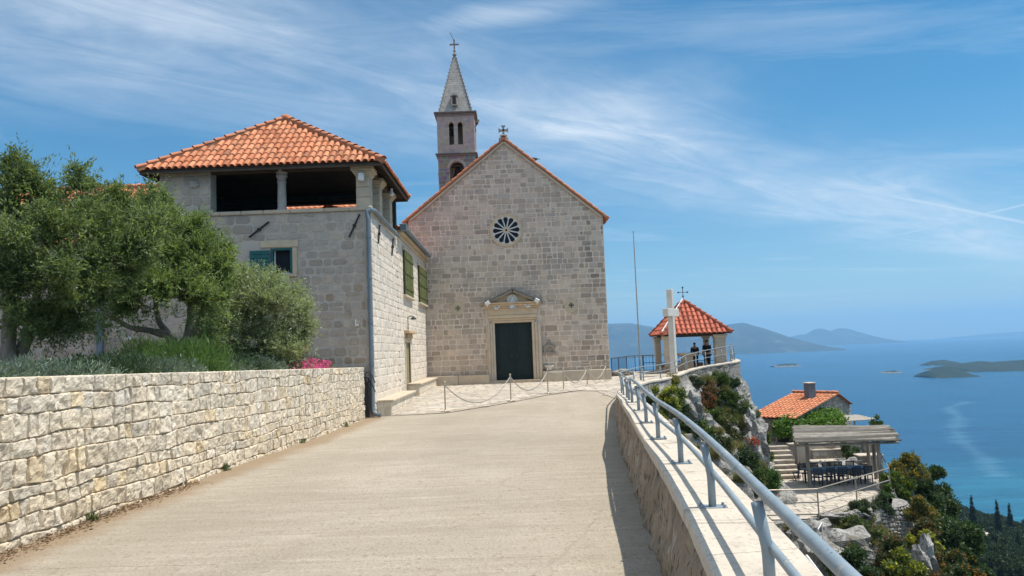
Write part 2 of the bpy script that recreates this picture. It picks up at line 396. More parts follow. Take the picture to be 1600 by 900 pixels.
# ------------------------------------------------------------------ far mountains and islands
M['mount'] = mat('mountain_scrub', (.018, .028, .018), (.045, .05, .036), ns=.0022, rough=1, stain=(.11, .11, .09), st_s=.004, st_lo=.55, st_hi=.68, bump=.8, bs_=.006, bd=60)
M['isle'] = mat('island_forest', (.010, .022, .010), (.018, .032, .014), ns=.02, rough=1, bump=1, bs_=.06, bd=8)
M['shore'] = mat('shore_rock', (.17, .16, .145), (.12, .115, .10), ns=.05, rough=1)
def ridge(name, D, prof, depth, mt, shore=0.0, rough=0.12, step=6, foot=None):
    """prof: (px, py) skyline points in the photograph; a solid hill of real depth that rises from the sea to them"""
    pts = []
    px = prof[0][0]
    while px <= prof[-1][0]:
        for i in range(len(prof) - 1):
            if prof[i][0] <= px <= prof[i + 1][0]:
                t = (px - prof[i][0]) / max(1e-6, prof[i + 1][0] - prof[i][0]); py = prof[i][1] * (1 - t) + prof[i + 1][1] * t; break
        q = P(px, py, D); pts.append((q.x, max(0.0, q.z - SEA))); px += step
    nx = len(pts); ny = 15; V = []
    hmax = max(h for _, h in pts)
    for i, (x, h) in enumerate(pts):
        for j in range(ny):
            t = j / (ny - 1) * 2 - 1
            prof_ = (1 - abs(t) ** 1.25)
            nz = noise.fractal(Vector((x / depth * 2.2, t * 1.6, D * .01)), 1.0, 2.0, 5)
            hh = h * prof_ * (1 + rough * 2.2 * nz * (1 - prof_) * 1.6)
            fade = min(1.0, h / (hmax * .25 + 1e-6))
            V.append((x, D + t * depth * (0.35 + 0.65 * fade) * (1 + .25 * noise.noise(Vector((x / depth * 1.5, 3.1, t)))), SEA + max(hh, 0) - (2 if abs(t) > .99 else 0)))
    F_ = [(i * ny + j, (i + 1) * ny + j, (i + 1) * ny + j + 1, i * ny + j + 1) for i in range(nx - 1) for j in range(ny - 1)]
    mi = []
    for i in range(nx - 1):
        for j in range(ny - 1): mi.append(1 if (shore and max(V[i * ny + j][2], V[(i + 1) * ny + j + 1][2], V[i * ny + j + 1][2]) - SEA < shore) else 0)
    me = make_mesh(name, V, F_, [mt, M['shore']], None, mi, True)
    return tag(link_mesh(name, me), kind='structure')
ridge('mountain', 10200, [(560, 520), (640, 512), (760, 508), (880, 510), (950, 506), (985, 505), (1020, 511), (1060, 515), (1100, 514), (1130, 508), (1162, 504), (1185, 511), (1215, 524), (1245, 534), (1275, 540), (1300, 546)], 1500, M['mount'])
ridge('mountain', 16500, [(1215, 532), (1236, 526), (1250, 523), (1262, 522), (1275, 514), (1284, 513), (1297, 518), (1308, 513), (1322, 513), (1340, 519), (1362, 527), (1385, 533), (1400, 536)], 1500, M['mount'])
ridge('mountain', 21500, [(1480, 531), (1510, 525), (1550, 521), (1600, 518), (1680, 514), (1760, 520), (1800, 526)], 1500, M['mount'])
def island(D, prof, depth, shore=2.2, mt='isle', step=1.5): return ridge('island', D, prof, depth, M[mt], shore, .3, step)
island(2650, [(1444, 587), (1449, 580), (1460, 577), (1478, 574), (1492, 576), (1503, 579), (1511, 584), (1516, 588)], 95)
island(3050, [(1472, 583), (1480, 573), (1500, 568), (1530, 564), (1560, 566), (1600, 562), (1650, 556), (1720, 560), (1800, 575)], 230, 2.5)
island(3650, [(1444, 570), (1455, 564), (1475, 562), (1490, 565), (1500, 570)], 80)
island(3060, [(1377, 584), (1385, 580), (1398, 578.5), (1405, 581), (1410, 584.5)], 45, 6, 'isle')
island(4200, [(1207, 572), (1218, 569), (1230, 568), (1243, 568), (1248, 571)], 60, 9, 'isle')
island(3450, [(1413, 577.5), (1420, 575), (1430, 574.5), (1437, 577)], 30, 8, 'isle')

# ------------------------------------------------------------------ plateau: road, square
GP = [(-12, -1.65), (7, -1.65), (12, -1.72), (18, -1.86), (23.5, -1.93), (30, -1.75), (38, -1.66), (90, -1.6)]
def lerp(pts, y):
    if y <= pts[0][0]: return pts[0][1]
    for (a, b), (c_, d) in zip(pts, pts[1:]):
        if y <= c_: return b + (d - b) * (y - a) / (c_ - a)
    return pts[-1][1]
def gz(y): return lerp(GP, y)
def G(px, py):
    z = -1.8
    for _ in range(12): q = PZ(px, py, z); z = gz(q.y)
    return Vector((q.x, q.y, z))
# the parapet's inner top edge, read off the photograph, then the curved edge of the terrace
PAR = [P(1117, 900, 3.08), P(1074.7, 794.7, 4.34), P(1040, 738.7, 5.57), P(1013, 698.7, 7.0), P(994.7, 666.7, 8.8), P(983, 645, 10.6), P(973.5, 631, 12.7), P(967, 620.5, 17.3), P(963, 612, 24.5)]
for _ in range(2): PAR = [PAR[0]] + [PAR[i] * .5 + (PAR[i - 1] + PAR[i + 1]) * .25 if i < 6 else PAR[i] for i in range(1, 8)] + [PAR[8]]
d0 = (PAR[1] - PAR[0]); d0.z = 0
PAR = [PAR[0] - d0 * 5.0, PAR[0] - d0 * 2.2] + PAR
for p in PAR[:2]: p.z = PAR[2].z
EDGE = [P(975, 603, 27.6), P(987, 600, 30.5), P(1002, 595.5, 32.6), P(1029, 591, 35.0), P(1053, 584, 38.4), P(1070, 578, 39.5), P(1086, 574, 40.1), P(1101, 571, 40.5), P(1114, 569, 40.9), P(1126, 567, 41.3), P(1139, 565, 41.8), P(1145, 563, 43.2), P(1140, 561, 46.5)]
PATH = PAR + EDGE
def smooth_path(pts, n=6):
    out = []
    for i in range(len(pts) - 1):
        p0 = pts[max(0, i - 1)]; p1 = pts[i]; p2 = pts[i + 1]; p3 = pts[min(len(pts) - 1, i + 2)]
        for k in range(n):
            t = k / n
            out.append(.5 * ((2 * p1) + (p2 - p0) * t + (2 * p0 - 5 * p1 + 4 * p2 - p3) * t * t + (3 * p1 - p0 - 3 * p2 + p3) * t ** 3))
    out.append(pts[-1].copy()); return out
SP = smooth_path(PATH, 6)
def normals2d(pts):
    out = []
    for i in range(len(pts)):
        t = pts[min(i + 1, len(pts) - 1)] - pts[max(i - 1, 0)]
        out.append(Vector((t.y, -t.x, 0)).normalized())
    return out
SN = normals2d(SP)
def edge_x(y):
    for a, b in zip(SP, SP[1:]):
        if a.y <= y <= b.y: return a.x + (b.x - a.x) * (y - a.y) / max(1e-6, b.y - a.y)
    return SP[0].x if y < SP[0].y else SP[-1].x
rm, nt, bs = new_mat('road_concrete')
tc = nt.new('ShaderNodeTexCoord')
big = nt.noise((tc, 3), 0.35, 6, 0.6, .3); med = nt.noise((tc, 3), 2.2, 6, .7); fine = nt.noise((tc, 3), 60, 4, .7)
tracks = nt.noise(nt.new('ShaderNodeMapping', {0: (tc, 3), 'Scale': (1, .10, 1)}), 1.4, 5, .6, .4)
c = nt.mix(nt.ramp(big, [(0.35, 0), (0.65, 1)]), (.335, .29, .23), (.43, .378, .305))
c = nt.mix(nt.ramp(tracks, [(0.45, 0), (0.75, .5)]), c, (.33, .285, .225))
c = nt.mix(nt.ramp(med, [(0.55, 0), (0.75, .5)]), c, (.50, .44, .36))
broom = nt.noise(nt.new('ShaderNodeMapping', {0: (tc, 3), 'Scale': (.10, 1, 1), 'Rotation': (0, 0, .06)}), 7.0, 5, .7)
c = nt.mix(nt.ramp(broom, [(0.50, 0), (0.68, .5)]), c, (.30, .25, .185))
c = nt.mix(nt.ramp(broom, [(0.34, .35), (0.46, 0)]), c, (.52, .46, .37))
spot = nt.new('ShaderNodeTexVoronoi', {'Vector': (tc, 3), 'Scale': 3.3}); c = nt.mix(nt.ramp(spot, [(0.035, .8), (0.06, 0)]), c, (.17, .13, .09))
ag = nt.new('ShaderNodeTexVoronoi', {'Vector': (tc, 3), 'Scale': 30.0})
c = nt.mix(nt.ramp((ag, 1), [(0.0, .75), (0.30, 0), (.8, 0), (1.0, 0.2)]), c, (.24, .19, .14))
c = nt.mix(nt.ramp(fine, [(0.54, 0), (0.62, .75)]), c, (.27, .225, .175))
sp_ = nt.new('ShaderNodeSeparateXYZ', {0: (tc, 3)})
jn = nt.noise((tc, 3), 1.5, 5, .7)
for (k, off, am) in ((3.1, 1.5, .8),):
    fr = nt.math('FRACT', nt.math('DIVIDE', nt.math('ADD', (sp_, 1), nt.math('ADD', nt.math('MULTIPLY', (sp_, 0), .05), nt.math('MULTIPLY_ADD', jn, .16, off))), k))
    ln = nt.math('LESS_THAN', nt.math('ABSOLUTE', nt.math('ADD', fr, -.5)), .0016)
    c = nt.mix(nt.math('MULTIPLY', nt.math('MULTIPLY', ln, nt.ramp(med, [(.4, 0), (.55, 1)])), am), c, (.16, .125, .09))
# scattered rusty stains, and grime along the foot of the garden wall
st = nt.noise((tc, 3), 1.1, 6, .65, .5)
c = nt.mix(nt.ramp(st, [(0.62, 0), (0.74, .35)]), c, (.36, .26, .16))
gl = nt.math('ADD', nt.math('ADD', (sp_, 0), nt.math('MULTIPLY_ADD', (sp_, 1), -.009, 4.62)), nt.math('MULTIPLY_ADD', st, -.9, .3))
c = nt.mix(nt.ramp(gl, [(0.0, .75), (0.35, 0)]), c, (.27, .19, .115))
crn = nt.new('ShaderNodeTexVoronoi', {'Scale': .33}, feature='DISTANCE_TO_EDGE')
nt.l.new(cout(nt.mix(0.25, (tc, 3), (nt.noise((tc, 3), 1.1, 6, .7), 1))), crn.inputs['Vector'])
c = nt.mix(nt.math('MULTIPLY', nt.ramp(crn, [(0.0, .28), (0.003, 0)]), nt.ramp(big, [(.45, 0), (.55, 1)])), c, (.15, .115, .08))
nt.l.new(cout(c), bs.inputs['Base Color']); bs.inputs['Roughness'].default_value = .9; bs.inputs['Specular IOR Level'].default_value = .2
hh = nt.math('ADD', nt.math('MULTIPLY', fine, 1.0), nt.math('ADD', nt.math('MULTIPLY', ag, .8), nt.math('MULTIPLY', med, 1.2)))
bp = nt.new('ShaderNodeBump', {'Height': hh, 'Strength': .9, 'Distance': .012}); nt.l.new(bp.outputs[0], bs.inputs['Normal'])
V_, F_ = [], []
ys = [-12 + .75 * k for k in range(137)]
xsn = 26
for y in ys:
    xr = edge_x(y) + .12 if y < 47.2 else 3.4
    for i in range(xsn):
        t = i / (xsn - 1); x = -60 + (xr + 60) * (1 - (1 - t) ** 2.2)
        V_.append((x, y, gz(y) + .012 * noise.noise(Vector((x * .5, y * .5, 0)))))
for j in range(len(ys) - 1):
    for i in range(xsn - 1): F_.append((j * xsn + i, j * xsn + i + 1, (j + 1) * xsn + i + 1, (j + 1) * xsn + i))
tag(link_mesh('road', make_mesh('road', V_, F_, rm, smooth=True)), kind='structure')

# ------------------------------------------------------------------ the hill below, falling to the shore
def hill_z(x, y):
    D = max(y, 1.0); r = x / D if D > 30 else x / 30
    s = .232 + .24 * (min(max(r, .2), 1.6) - .585)
    s = max(.15, min(.42, s))
    k_ = min(1.0, max(0.0, (D - 55) / 70)); k_ = k_ * k_ * (3 - 2 * k_)
    z = -(10 + s * D) - k_ * (16 - .027 * D) if D > 30 else -(10 + s * 30)
    z += 8 * math.exp(-(((x - 19) / 5) ** 2 + ((y - 36) / 8) ** 2))
    z -= max(0.0, x - 30) * .06 if y < 60 else 0
    z += 3.0 * noise.fractal(Vector((x * .02, y * .02, 1.7)), 1, 2, 4) * min(1, max(D, 40) / 120)
    return z
V_, F_ = [], []
xs = [-90, -60, -40, -25, -12, -4, 3, 8, 11, 14, 16, 18, 20, 22, 25, 28, 32, 37, 43, 50, 60, 72, 86, 102, 120, 140, 165, 195, 230, 270, 315, 365, 420, 480, 550, 640, 760, 900, 1200]
ys = [-60, -30, -12, 0, 8, 14, 19, 23, 26, 29, 32, 35, 38, 42, 46, 51, 57, 64, 72, 82, 95, 110, 130, 155, 185, 220, 260, 305, 355, 410, 465, 520, 570, 610, 650, 700, 800, 1000]
for y in ys:
    for x in xs: V_.append((x, y, hill_z(x, y)))
nx_ = len(xs)
for j in range(len(ys) - 1):
    for i in range(nx_ - 1): F_.append((j * nx_ + i, j * nx_ + i + 1, (j + 1) * nx_ + i + 1, (j + 1) * nx_ + i))
M['scrub'] = mat('hill_scrub', (.030, .042, .018), (.060, .060, .032), ns=.25, rough=1, bump=1, bs_=1.5, bd=.4, stain=(.20, .17, .12), st_s=.12, st_lo=.62, st_hi=.72)
hill = tag(link_mesh('hillside', make_mesh('hillside', V_, F_, M['scrub'], smooth=True)), kind='structure')
X3, Y3, Z3 = Vector((1, 0, 0)), Vector((0, 1, 0)), Vector((0, 0, 1))
# ------------------------------------------------------------------ masonry and tile builders
def rect_minus(r, h, eps=0.012):
    u0, v0, u1, v1 = r; a0, b0, a1, b1 = h
    if u1 <= a0 or u0 >= a1 or v1 <= b0 or v0 >= b1: return [r]
    out = []
    if v0 < b0: out.append((u0, v0, u1, b0))
    if v1 > b1: out.append((u0, b1, u1, v1))
    m0, m1 = max(v0, b0), min(v1, b1)
    if u0 < a0: out.append((u0, m0, a0, m1))
    if u1 > a1: out.append((a1, m0, u1, m1))
    return [q for q in out if q[2] - q[0] > .04 and q[3] - q[1] > .04]
def clip_poly(poly, a, b, c):
    out = []
    for i in range(len(poly)):
        p, q = poly[i], poly[(i + 1) % len(poly)]
        dp, dq = a * p[0] + b * p[1] - c, a * q[0] + b * q[1] - c
        if dp <= 0: out.append(p)
        if dp * dq < 0:
            t = dp / (dp - dq); out.append((p[0] + (q[0] - p[0]) * t, p[1] + (q[1] - p[1]) * t))
    return out
def stones(mb, O, U, V, N, rect, clip=(), holes=(), rh=(.24, .34), sw=(.22, .6), gap=.02, proud=.02, colf=None, jit=.012, cut=.2, mi=0, bev=.025, tilt=0.0, merge=.06):
    O, U, V, N = Vector(O), Vector(U), Vector(V), Vector(N)
    v = rect[1]
    while v < rect[3] - .03:
        h = min(random.uniform(*rh), rect[3] - v)
        if rect[3] - v - h < .1: h = rect[3] - v
        u = rect[0] - random.uniform(0, sw[1] * .8)
        while u < rect[2]:
            wd = random.uniform(*sw) if random.random() > .12 else random.uniform(sw[1], sw[1] * 1.5)
            pieces = [(max(u, rect[0]), v, min(u + wd, rect[2]), v + h)]
            if random.random() < merge: pieces = [(pieces[0][0], v, pieces[0][2], v + h * .5), (pieces[0][0], v + h * .5, pieces[0][2], v + h)]
            for hl in holes: pieces = [q for p in pieces for q in rect_minus(p, hl)]
            for (a0, b0, a1, b1) in pieces:
                g = gap / 2 * random.uniform(.6, 1.5)
                poly = [(a0 + g, b0 + g), (a1 - g, b0 + g), (a1 - g, b1 - g), (a0 + g, b1 - g)]
                if a1 - a0 < gap * 2 or b1 - b0 < gap * 2: continue
                for c in clip: poly = clip_poly(poly, *c)
                if len(poly) < 3: continue
                cu = sum(p[0] for p in poly) / len(poly); cv = sum(p[1] for p in poly) / len(poly)
                pts = []
                n = len(poly); k = min(a1 - a0, b1 - b0) * cut
                for i in range(n):
                    p, q, r = poly[i - 1], poly[i], poly[(i + 1) % n]
                    for o in (p, r):
                        L = math.hypot(o[0] - q[0], o[1] - q[1]) + 1e-6; t = min(.35, k / L)
                        pts.append((q[0] + (o[0] - q[0]) * t + random.uniform(-jit, jit), q[1] + (o[1] - q[1]) * t + random.uniform(-jit, jit)))
                if len(pts) < 3: continue
                n = len(pts); top = []; pr = proud * random.uniform(.5, 1.3)
                tu, tv = random.uniform(-tilt, tilt), random.uniform(-tilt, tilt)
                for p in pts:
                    L = math.hypot(p[0] - cu, p[1] - cv) + 1e-6; s = max(.3, 1 - bev / L)
                    du, dv = (p[0] - cu) * s, (p[1] - cv) * s
                    top.append(O + U * (cu + du) + V * (cv + dv) + N * (pr + tu * du + tv * dv))
                bot = [O + U * p[0] + V * p[1] for p in pts]
                col = colf((cu, cv)) if colf else WHITE
                mb.add(top + bot, [tuple(range(n))] + [(i, n + i, n + (i + 1) % n, (i + 1) % n) for i in range(n)], col, mi)
            u += wd
        v += h
def tint(lo=.8, hi=1.12, warm=.04):
    b = random.uniform(lo, hi); w_ = random.uniform(-warm, warm)
    return (b * (1 + w_), b, b * (1 - w_))
def tiles(mb, O, U, W, N, nu, nw, tw, tl, inside, r=.085, lift=.05, lo=.75, hi=1.18, seg=5, skew=.0):
    """Rows of barrel cover tiles running up the slope W from the eave line O + U"""
    O, U, W, N = Vector(O), Vector(U), Vector(W), Vector(N)
    for i in range(nu):
        for j in range(nw):
            u = (i + .5) * tw; w_ = j * tl
            if not inside(u, w_ + tl * .5): continue
            du = random.uniform(-.008, .008); sk = random.uniform(-.012, .012)
            V = []
            for (ww, rr, hh) in ((w_ - .03 + random.uniform(-.012, .012), r, lift), (w_ + tl * .98, r * .8, lift * .35)):
                for k in range(seg + 1):
                    a = math.pi * k / seg
                    V.append(O + U * (u + du + (sk if ww > w_ + .1 else 0) - math.cos(a) * rr) + W * ww + N * (hh * .5 + math.sin(a) * rr * .8))
            for k in range(seg + 1):      # clay thickness at the lower mouth
                a = math.pi * k / seg
                V.append(O + U * (u + du - math.cos(a) * (r - .016)) + W * (w_ - .03) + N * (lift * .5 + math.sin(a) * (r * .8 - .016)))
            m_ = seg + 1
            b = random.uniform(lo, hi); g = random.uniform(-.10, .12)
            if random.random() < .07: b *= .75
            F = [(k, k + 1, m_ + k + 1, m_ + k) for k in range(seg)] + [(k, 2 * m_ + k, 2 * m_ + k + 1, k + 1) for k in range(seg)]
            mb.add(V, F, (b, b * (1 + g), b * (1 + g * 1.3)))
def cap_tiles(mb, a, b, step=.36, r=.11, up=None, lo=.8, hi=1.05):
    a, b = Vector(a), Vector(b); mb.tube([a - Z3 * .02, b - Z3 * .02], r * .95, 6, (.75, .85, .9)); t = (b - a); L = t.length; t.normalize(); n = max(1, int(L / step)); step = L / n
    side = t.cross(Vector((0, 0, 1))).normalized(); nn = side.cross(t).normalized()
    for i in range(n):
        V = []
        for (s_, rr, hh) in ((i * step - .03, r * 1.08, .05), ((i + 1) * step, r * .88, .015)):
            for k in range(7):
                w_ = math.pi * k / 6
                V.append(a + t * s_ + side * (math.cos(w_) * rr) + nn * (math.sin(w_) * rr * .75 + hh))
        bb = random.uniform(lo, hi)
        mb.add(V, [(k, k + 1, 8 + k, 7 + k) for k in range(6)], (bb, bb, bb))
def arch(u0, u1, v0, v1, n=8):
    """outline of an arched opening; v1 is its top"""
    r = (u1 - u0) / 2; c = (u0 + u1) / 2
    return [(u0, v0), (u1, v0)] + [(c + r * math.cos(math.pi * k / n), v1 - r + r * math.sin(math.pi * k / n)) for k in range(n + 1)]

# ------------------------------------------------------------------ church
YC = 38.0
ch = thing('church', 'stone gabled church with a rose window over its dark double door', 'church', (P(790, 597, YC).x, YC, gz(YC)))
xl, xr = P(638, 345, YC).x, P(948.5, 480, YC).x
zb = gz(YC) - .3; ze = P(945, 338, YC).z; ax = P(787, 222, YC).x; za = P(787, 220, YC).z
zel = P(637, 345, YC).z
dl, dr = P(774, 540, YC).x, P(832, 540, YC).x; dz0, dz1 = gz(YC) + .16, P(801, 504, YC).z
mb = MB()
outline = [(xl, zb), (dl, zb), (dl, dz1), (dr, dz1), (dr, zb), (xr, zb), (xr, ze), (ax, za), (xl, zel)]
mb.prism([outline], (0, YC, 0), X3, Z3, -Y3, .6, mi=1)
kl = (za - zel) / (ax - xl); kr = (za - ze) / (xr - ax)
clips = [(-kl, 1, zel - kl * xl), (kr, 1, ze + kr * xr)]
def fcol(p):
    u, v = p
    low = max(0, min(1, (5.5 - v) / 6))
    b = random.uniform(.78, 1.08)
    if random.random() < .12: b *= .82
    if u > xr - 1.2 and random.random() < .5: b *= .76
    if random.random() < .10: b = 1.12
    w_ = random.uniform(-.03, .04)
    return (b * (1 + w_ + .03 * low), b * (1 + .0 * low), b * (1 - w_ - .05 * low))
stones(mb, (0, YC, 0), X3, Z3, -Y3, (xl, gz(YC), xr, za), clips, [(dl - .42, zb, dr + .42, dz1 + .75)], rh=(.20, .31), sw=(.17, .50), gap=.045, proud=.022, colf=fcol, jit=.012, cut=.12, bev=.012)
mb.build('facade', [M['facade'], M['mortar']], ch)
# body behind and roof
mb = MB(); LB = 20.0
for (x, z) in ((xl + .3, zel), (xr - .3, ze)): mb.box((x, YC + .62 + LB / 2, (z + zb) / 2 - .1), (.6, LB, z - zb - .2))
mb.box(((xl + xr) / 2, YC + LB + .3, (ze + zb) / 2), (xr - xl - 1.2, .6, ze - zb))
mb.build('nave_wall', M['facade'], ch)
mb = MB()
for (x, z, sgn) in ((xl, zel, -1), (xr, ze, 1)):
    W = Vector((ax - x, 0, za - z)); L = W.length; W.normalize(); N = (W.cross(Y3) * -1 if sgn > 0 else W.cross(Y3)); N = N if N.z > 0 else -N
    e = Vector((x, YC - .16, z)) - W * .28
    q = [e - N * .0, e + W * (L + .28), e + W * (L + .28) + Y3 * (LB + .9), e + Y3 * (LB + .9)]
    mb.add([p + N * .02 for p in q] + [p + N * .09 for p in q], [(0, 1, 2, 3), (7, 6, 5, 4), (0, 4, 5, 1), (1, 5, 6, 2), (2, 6, 7, 3), (3, 7, 4, 0)], (.8, .8, .8))
    # verge: a line of tiles riding the gable edge, and the first courses behind it
    tiles(mb, e + N * .085, Y3, W, N, 8, int((L + .28) / .37), .25, .37, lambda u, w_: True, r=.10, lo=.72, hi=1.15)
cap_tiles(mb, (ax, YC - .1, za + .1), (ax, YC + LB, za + .1))
mb.build('roof', M['tile'], ch)
# raking stone strip under the verge
mb = MB()
for (x, z) in ((xl, zel), (xr, ze)):
    W = Vector((ax - x, 0, za - z)); L = W.length; W.normalize(); N = Vector((-W.z, 0, W.x)); N = N if N.z > 0 else -N
    a = Vector((x, YC - .07, z)) - N * .06
    mb.box(a + W * L / 2 - W * .02, (L - .1, .1, .1), rot=Matrix((W, Y3, W.cross(Y3))).transposed(), col=(.9, .9, .88))
mb.build('verge_course', M['trim'], ch)
# plinth benches either side of the door
for (a, b, top) in (((668, 600), (765, 597), 587), ((849, 594), (956, 591), 578.5)):
    x0, x1 = P(a[0], a[1], YC - .4).x, P(b[0], b[1], YC - .4).x; zt = P((a[0] + b[0]) / 2, top, YC - .4).z
    mb = MB(); n = 2 if a[0] < 700 else 3; wdt = (x1 - x0) / n
    for i in range(n): mb.box((x0 + wdt * (i + .5), YC - .21, (zt + zb) / 2), (wdt - .012, .40, zt - zb), bev=.015, col=tint(.85, .95, .02))
    mb.build('plinth_bench', M['trim'], ch)
# portal: jambs, lintel mouldings, cornice, pediment
pt = MB(); T = (1, 1, 1)
fx0, fx1 = P(763.5, 560, YC).x, P(847, 560, YC).x
for s, a, b in ((-1, fx0, dl), (1, fx1, dr)):
    lo, hi = min(a, b), max(a, b); w3 = (hi - lo) / 3
    for k in range(3):
        cxk = (hi - w3 * (k + .5)) if s < 0 else (lo + w3 * (k + .5))
        pt.box((cxk, YC - .03 - .035 * k * .8, (dz1 + dz0 - .16) / 2), (w3 - .004, .14 + .05 * k, dz1 - dz0 + .16), col=tint(.92, 1.02, .02), bev=.012)
z = dz1
for k, (h, d, ext) in enumerate(((.12, .12, .0), (.10, .18, .08), (.16, .24, .16), (.34, .20, .14), (.10, .30, .22), (.12, .40, .30), (.07, .48, .38))):
    xa, xb = dl - w3 * 1.0 - ext, dr + w3 * 1.0 + ext
    pt.box(((xa + xb) / 2, YC - d / 2 + .02, z + h / 2), (xb - xa, d, h - .003), col=(1, .95, .86) if k < 4 else (1.02, .90, .74), bev=.012); z += h
pt.box(((dl + dr) / 2, YC - .12, gz(YC) + .07), (fx1 - fx0 + .1, .5, .18), col=(.85, .82, .8), bev=.01)
pt.build('door_surround', M['trim'], ch)
zc_ = z
pl_, pr_ = P(756, 483, YC - .3).x, P(847, 479, YC - .3).x; pa = Vector(((pl_ + pr_) / 2, YC, P(800, 453, YC - .3).z))
pd = MB()
pd.prism([[(pl_ + .22, zc_), (pr_ - .22, zc_), (pa.x, pa.z - .12)]], (0, YC - .14, 0), X3, Z3, -Y3, .16, col=(1, .93, .8))
pd.build('pediment', M['trim'], ch)
mb = MB()
for x in (pl_, pr_):
    a = Vector((x, YC - .22, zc_ - .05)); W = Vector((pa.x - x, 0, pa.z - zc_ + .05)); L = W.length; W.normalize()
    rt = Matrix((W, Y3, W.cross(Y3))).transposed()
    N = Vector((-W.z, 0, W.x)); N = N if N.z > 0 else -N
    mb.box(a + W * (L / 2) + N * .03, (L + .05, .50, .07), rot=rt, col=(.42, .42, .43))
    mb.box(a + W * (L / 2) - N * .045 + Y3 * .04, (L - .08, .38, .075), rot=rt, col=(1.0, .93, .82))
mb.build('pediment_cornice', M['greystone'], ch)
# the doors: two panelled leaves
for s in (0, 1):
    hw = (dr - dl) / 2; x0 = dl + hw * s; mb = MB(); H = dz1 - dz0
    mb.box((x0 + hw / 2, YC + .16, dz0 + H / 2), (hw - .012, .06, H))
    for (f0, f1) in ((.04, .34), (.38, .95)):
        for (c0, c1, y) in ((.12, .88, .128),):
            zz0, zz1 = dz0 + H * f0, dz0 + H * f1
            mb.box((x0 + hw * .5, YC + y, (zz0 + zz1) / 2), (hw * .74, .03, zz1 - zz0), bev=.012)
            mb.box((x0 + hw * .5, YC + y - .018, (zz0 + zz1) / 2), (hw * .56, .02, zz1 - zz0 - .22), bev=.009)
    lf = mb.build('door_leaf', M['door'], ch)
    mb = MB(); hx = x0 + (hw - .14 if s == 0 else .14); mb.box((hx, YC + .10, dz0 + H * .42), (.05, .03, .26), bev=.008); mb.tube([(hx + .06 * math.cos(k * .6), YC + .075, dz0 + H * .42 - .05 + .06 * math.sin(k * .6)) for k in range(11)], .010, 5); mb.build('ring_handle', M['iron'], lf)
    for f in (.12, .5, .88): mb = MB(); hx = x0 + (.07 if s == 0 else hw - .07); mb.box((hx, YC + .115, dz0 + H * f), (.13, .02, .05)); mb.build('hinge', M['iron'], lf)
mb = MB(); mb.box(((dl + dr) / 2, YC + .35, (dz0 + dz1) / 2), (dr - dl, .1, dz1 - dz0)); mb.build('door_reveal', M['black'], ch)
# rose window: ring, twelve mullions, hub, dark glass
rc = P(791, 360, YC); RO = .84; RI = .70
def disc(mb, c, r, y, n=40, col=WHITE, r0=None):
    n_ = n
    if r0 is None:
        mb.add([(c.x + r * math.cos(2 * math.pi * k / n_), y, c.z + r * math.sin(2 * math.pi * k / n_)) for k in range(n_)], [tuple(range(n_))], col)
    return mb
g = disc(MB(), rc, RI, YC - .034); g.F[0] = g.F[0]; rose = g.build('rose_window', M['dark'], ch)
mb = MB(); n_ = 48
prof = [(RO + .0, 0), (RO, -.06), (RO - .03, -.085), (RO - .07, -.07), (RI + .02, -.075), (RI - .03, -.05), (RI - .035, -.03)]
V_ = []; F_ = []
for k in range(n_):
    a = 2 * math.pi * k / n_
    for (r, y) in prof: V_.append((rc.x + r * math.cos(a), YC + y, rc.z + r * math.sin(a)))
q_ = len(prof)
for k in range(n_):
    for i in range(q_ - 1): F_.append((k * q_ + i, ((k + 1) % n_) * q_ + i, ((k + 1) % n_) * q_ + i + 1, k * q_ + i + 1))
mb.add(V_, F_, (.98, .95, .86))
origin_c = mb.build('window_ring', M['trim'], rose)
mb = MB()
for k in range(12):
    a = 2 * math.pi * (k + .5) / 12 + .03
    d = Vector((math.cos(a), 0, math.sin(a))); e = Vector((-math.sin(a), 0, math.cos(a)))
    rt = Matrix((d, Y3, d.cross(Y3))).transposed()
    mb.box(rc + d * .38 + Vector((0, -.062, 0)), (.50, .055, .062), rot=rt, col=(.84, .9, .95) if k % 3 else (1, 1, 1), bev=.008)
    # cusps that close the lobes between two mullions
    for sgn in (-1, 1):
        mb.add([rc + d * .565 + Vector((0, -.07, 0)), rc + d * .72 + Vector((0, -.07, 0)), rc + d * .69 + e * sgn * .115 + Vector((0, -.07, 0)), rc + d * .615 + e * sgn * .06 + Vector((0, -.07, 0)),
                rc + d * .565 + Vector((0, -.036, 0)), rc + d * .72 + Vector((0, -.036, 0)), rc + d * .69 + e * sgn * .115 + Vector((0, -.036, 0)), rc + d * .615 + e * sgn * .06 + Vector((0, -.036, 0))],
               [(0, 1, 2, 3), (0, 3, 7, 4), (3, 2, 6, 7), (2, 1, 5, 6)], (.95, .92, .86))
mb.build('tracery', M['relief'], rose)
mb = MB(); hub_o = [(rc.x + .16 * math.cos(2 * math.pi * k / 24), rc.z + .16 * math.sin(2 * math.pi * k / 24)) for k in range(24)]
hub_i = [(rc.x + .07 * math.cos(math.pi / 2 * k), rc.z + .07 * math.sin(math.pi / 2 * k)) for k in range(4)]
mb.prism([hub_o, hub_i], (0, YC - .095, 0), X3, Z3, -Y3, .055, col=(.95, .92, .86)); mb.build('window_hub', M['trim'], rose)
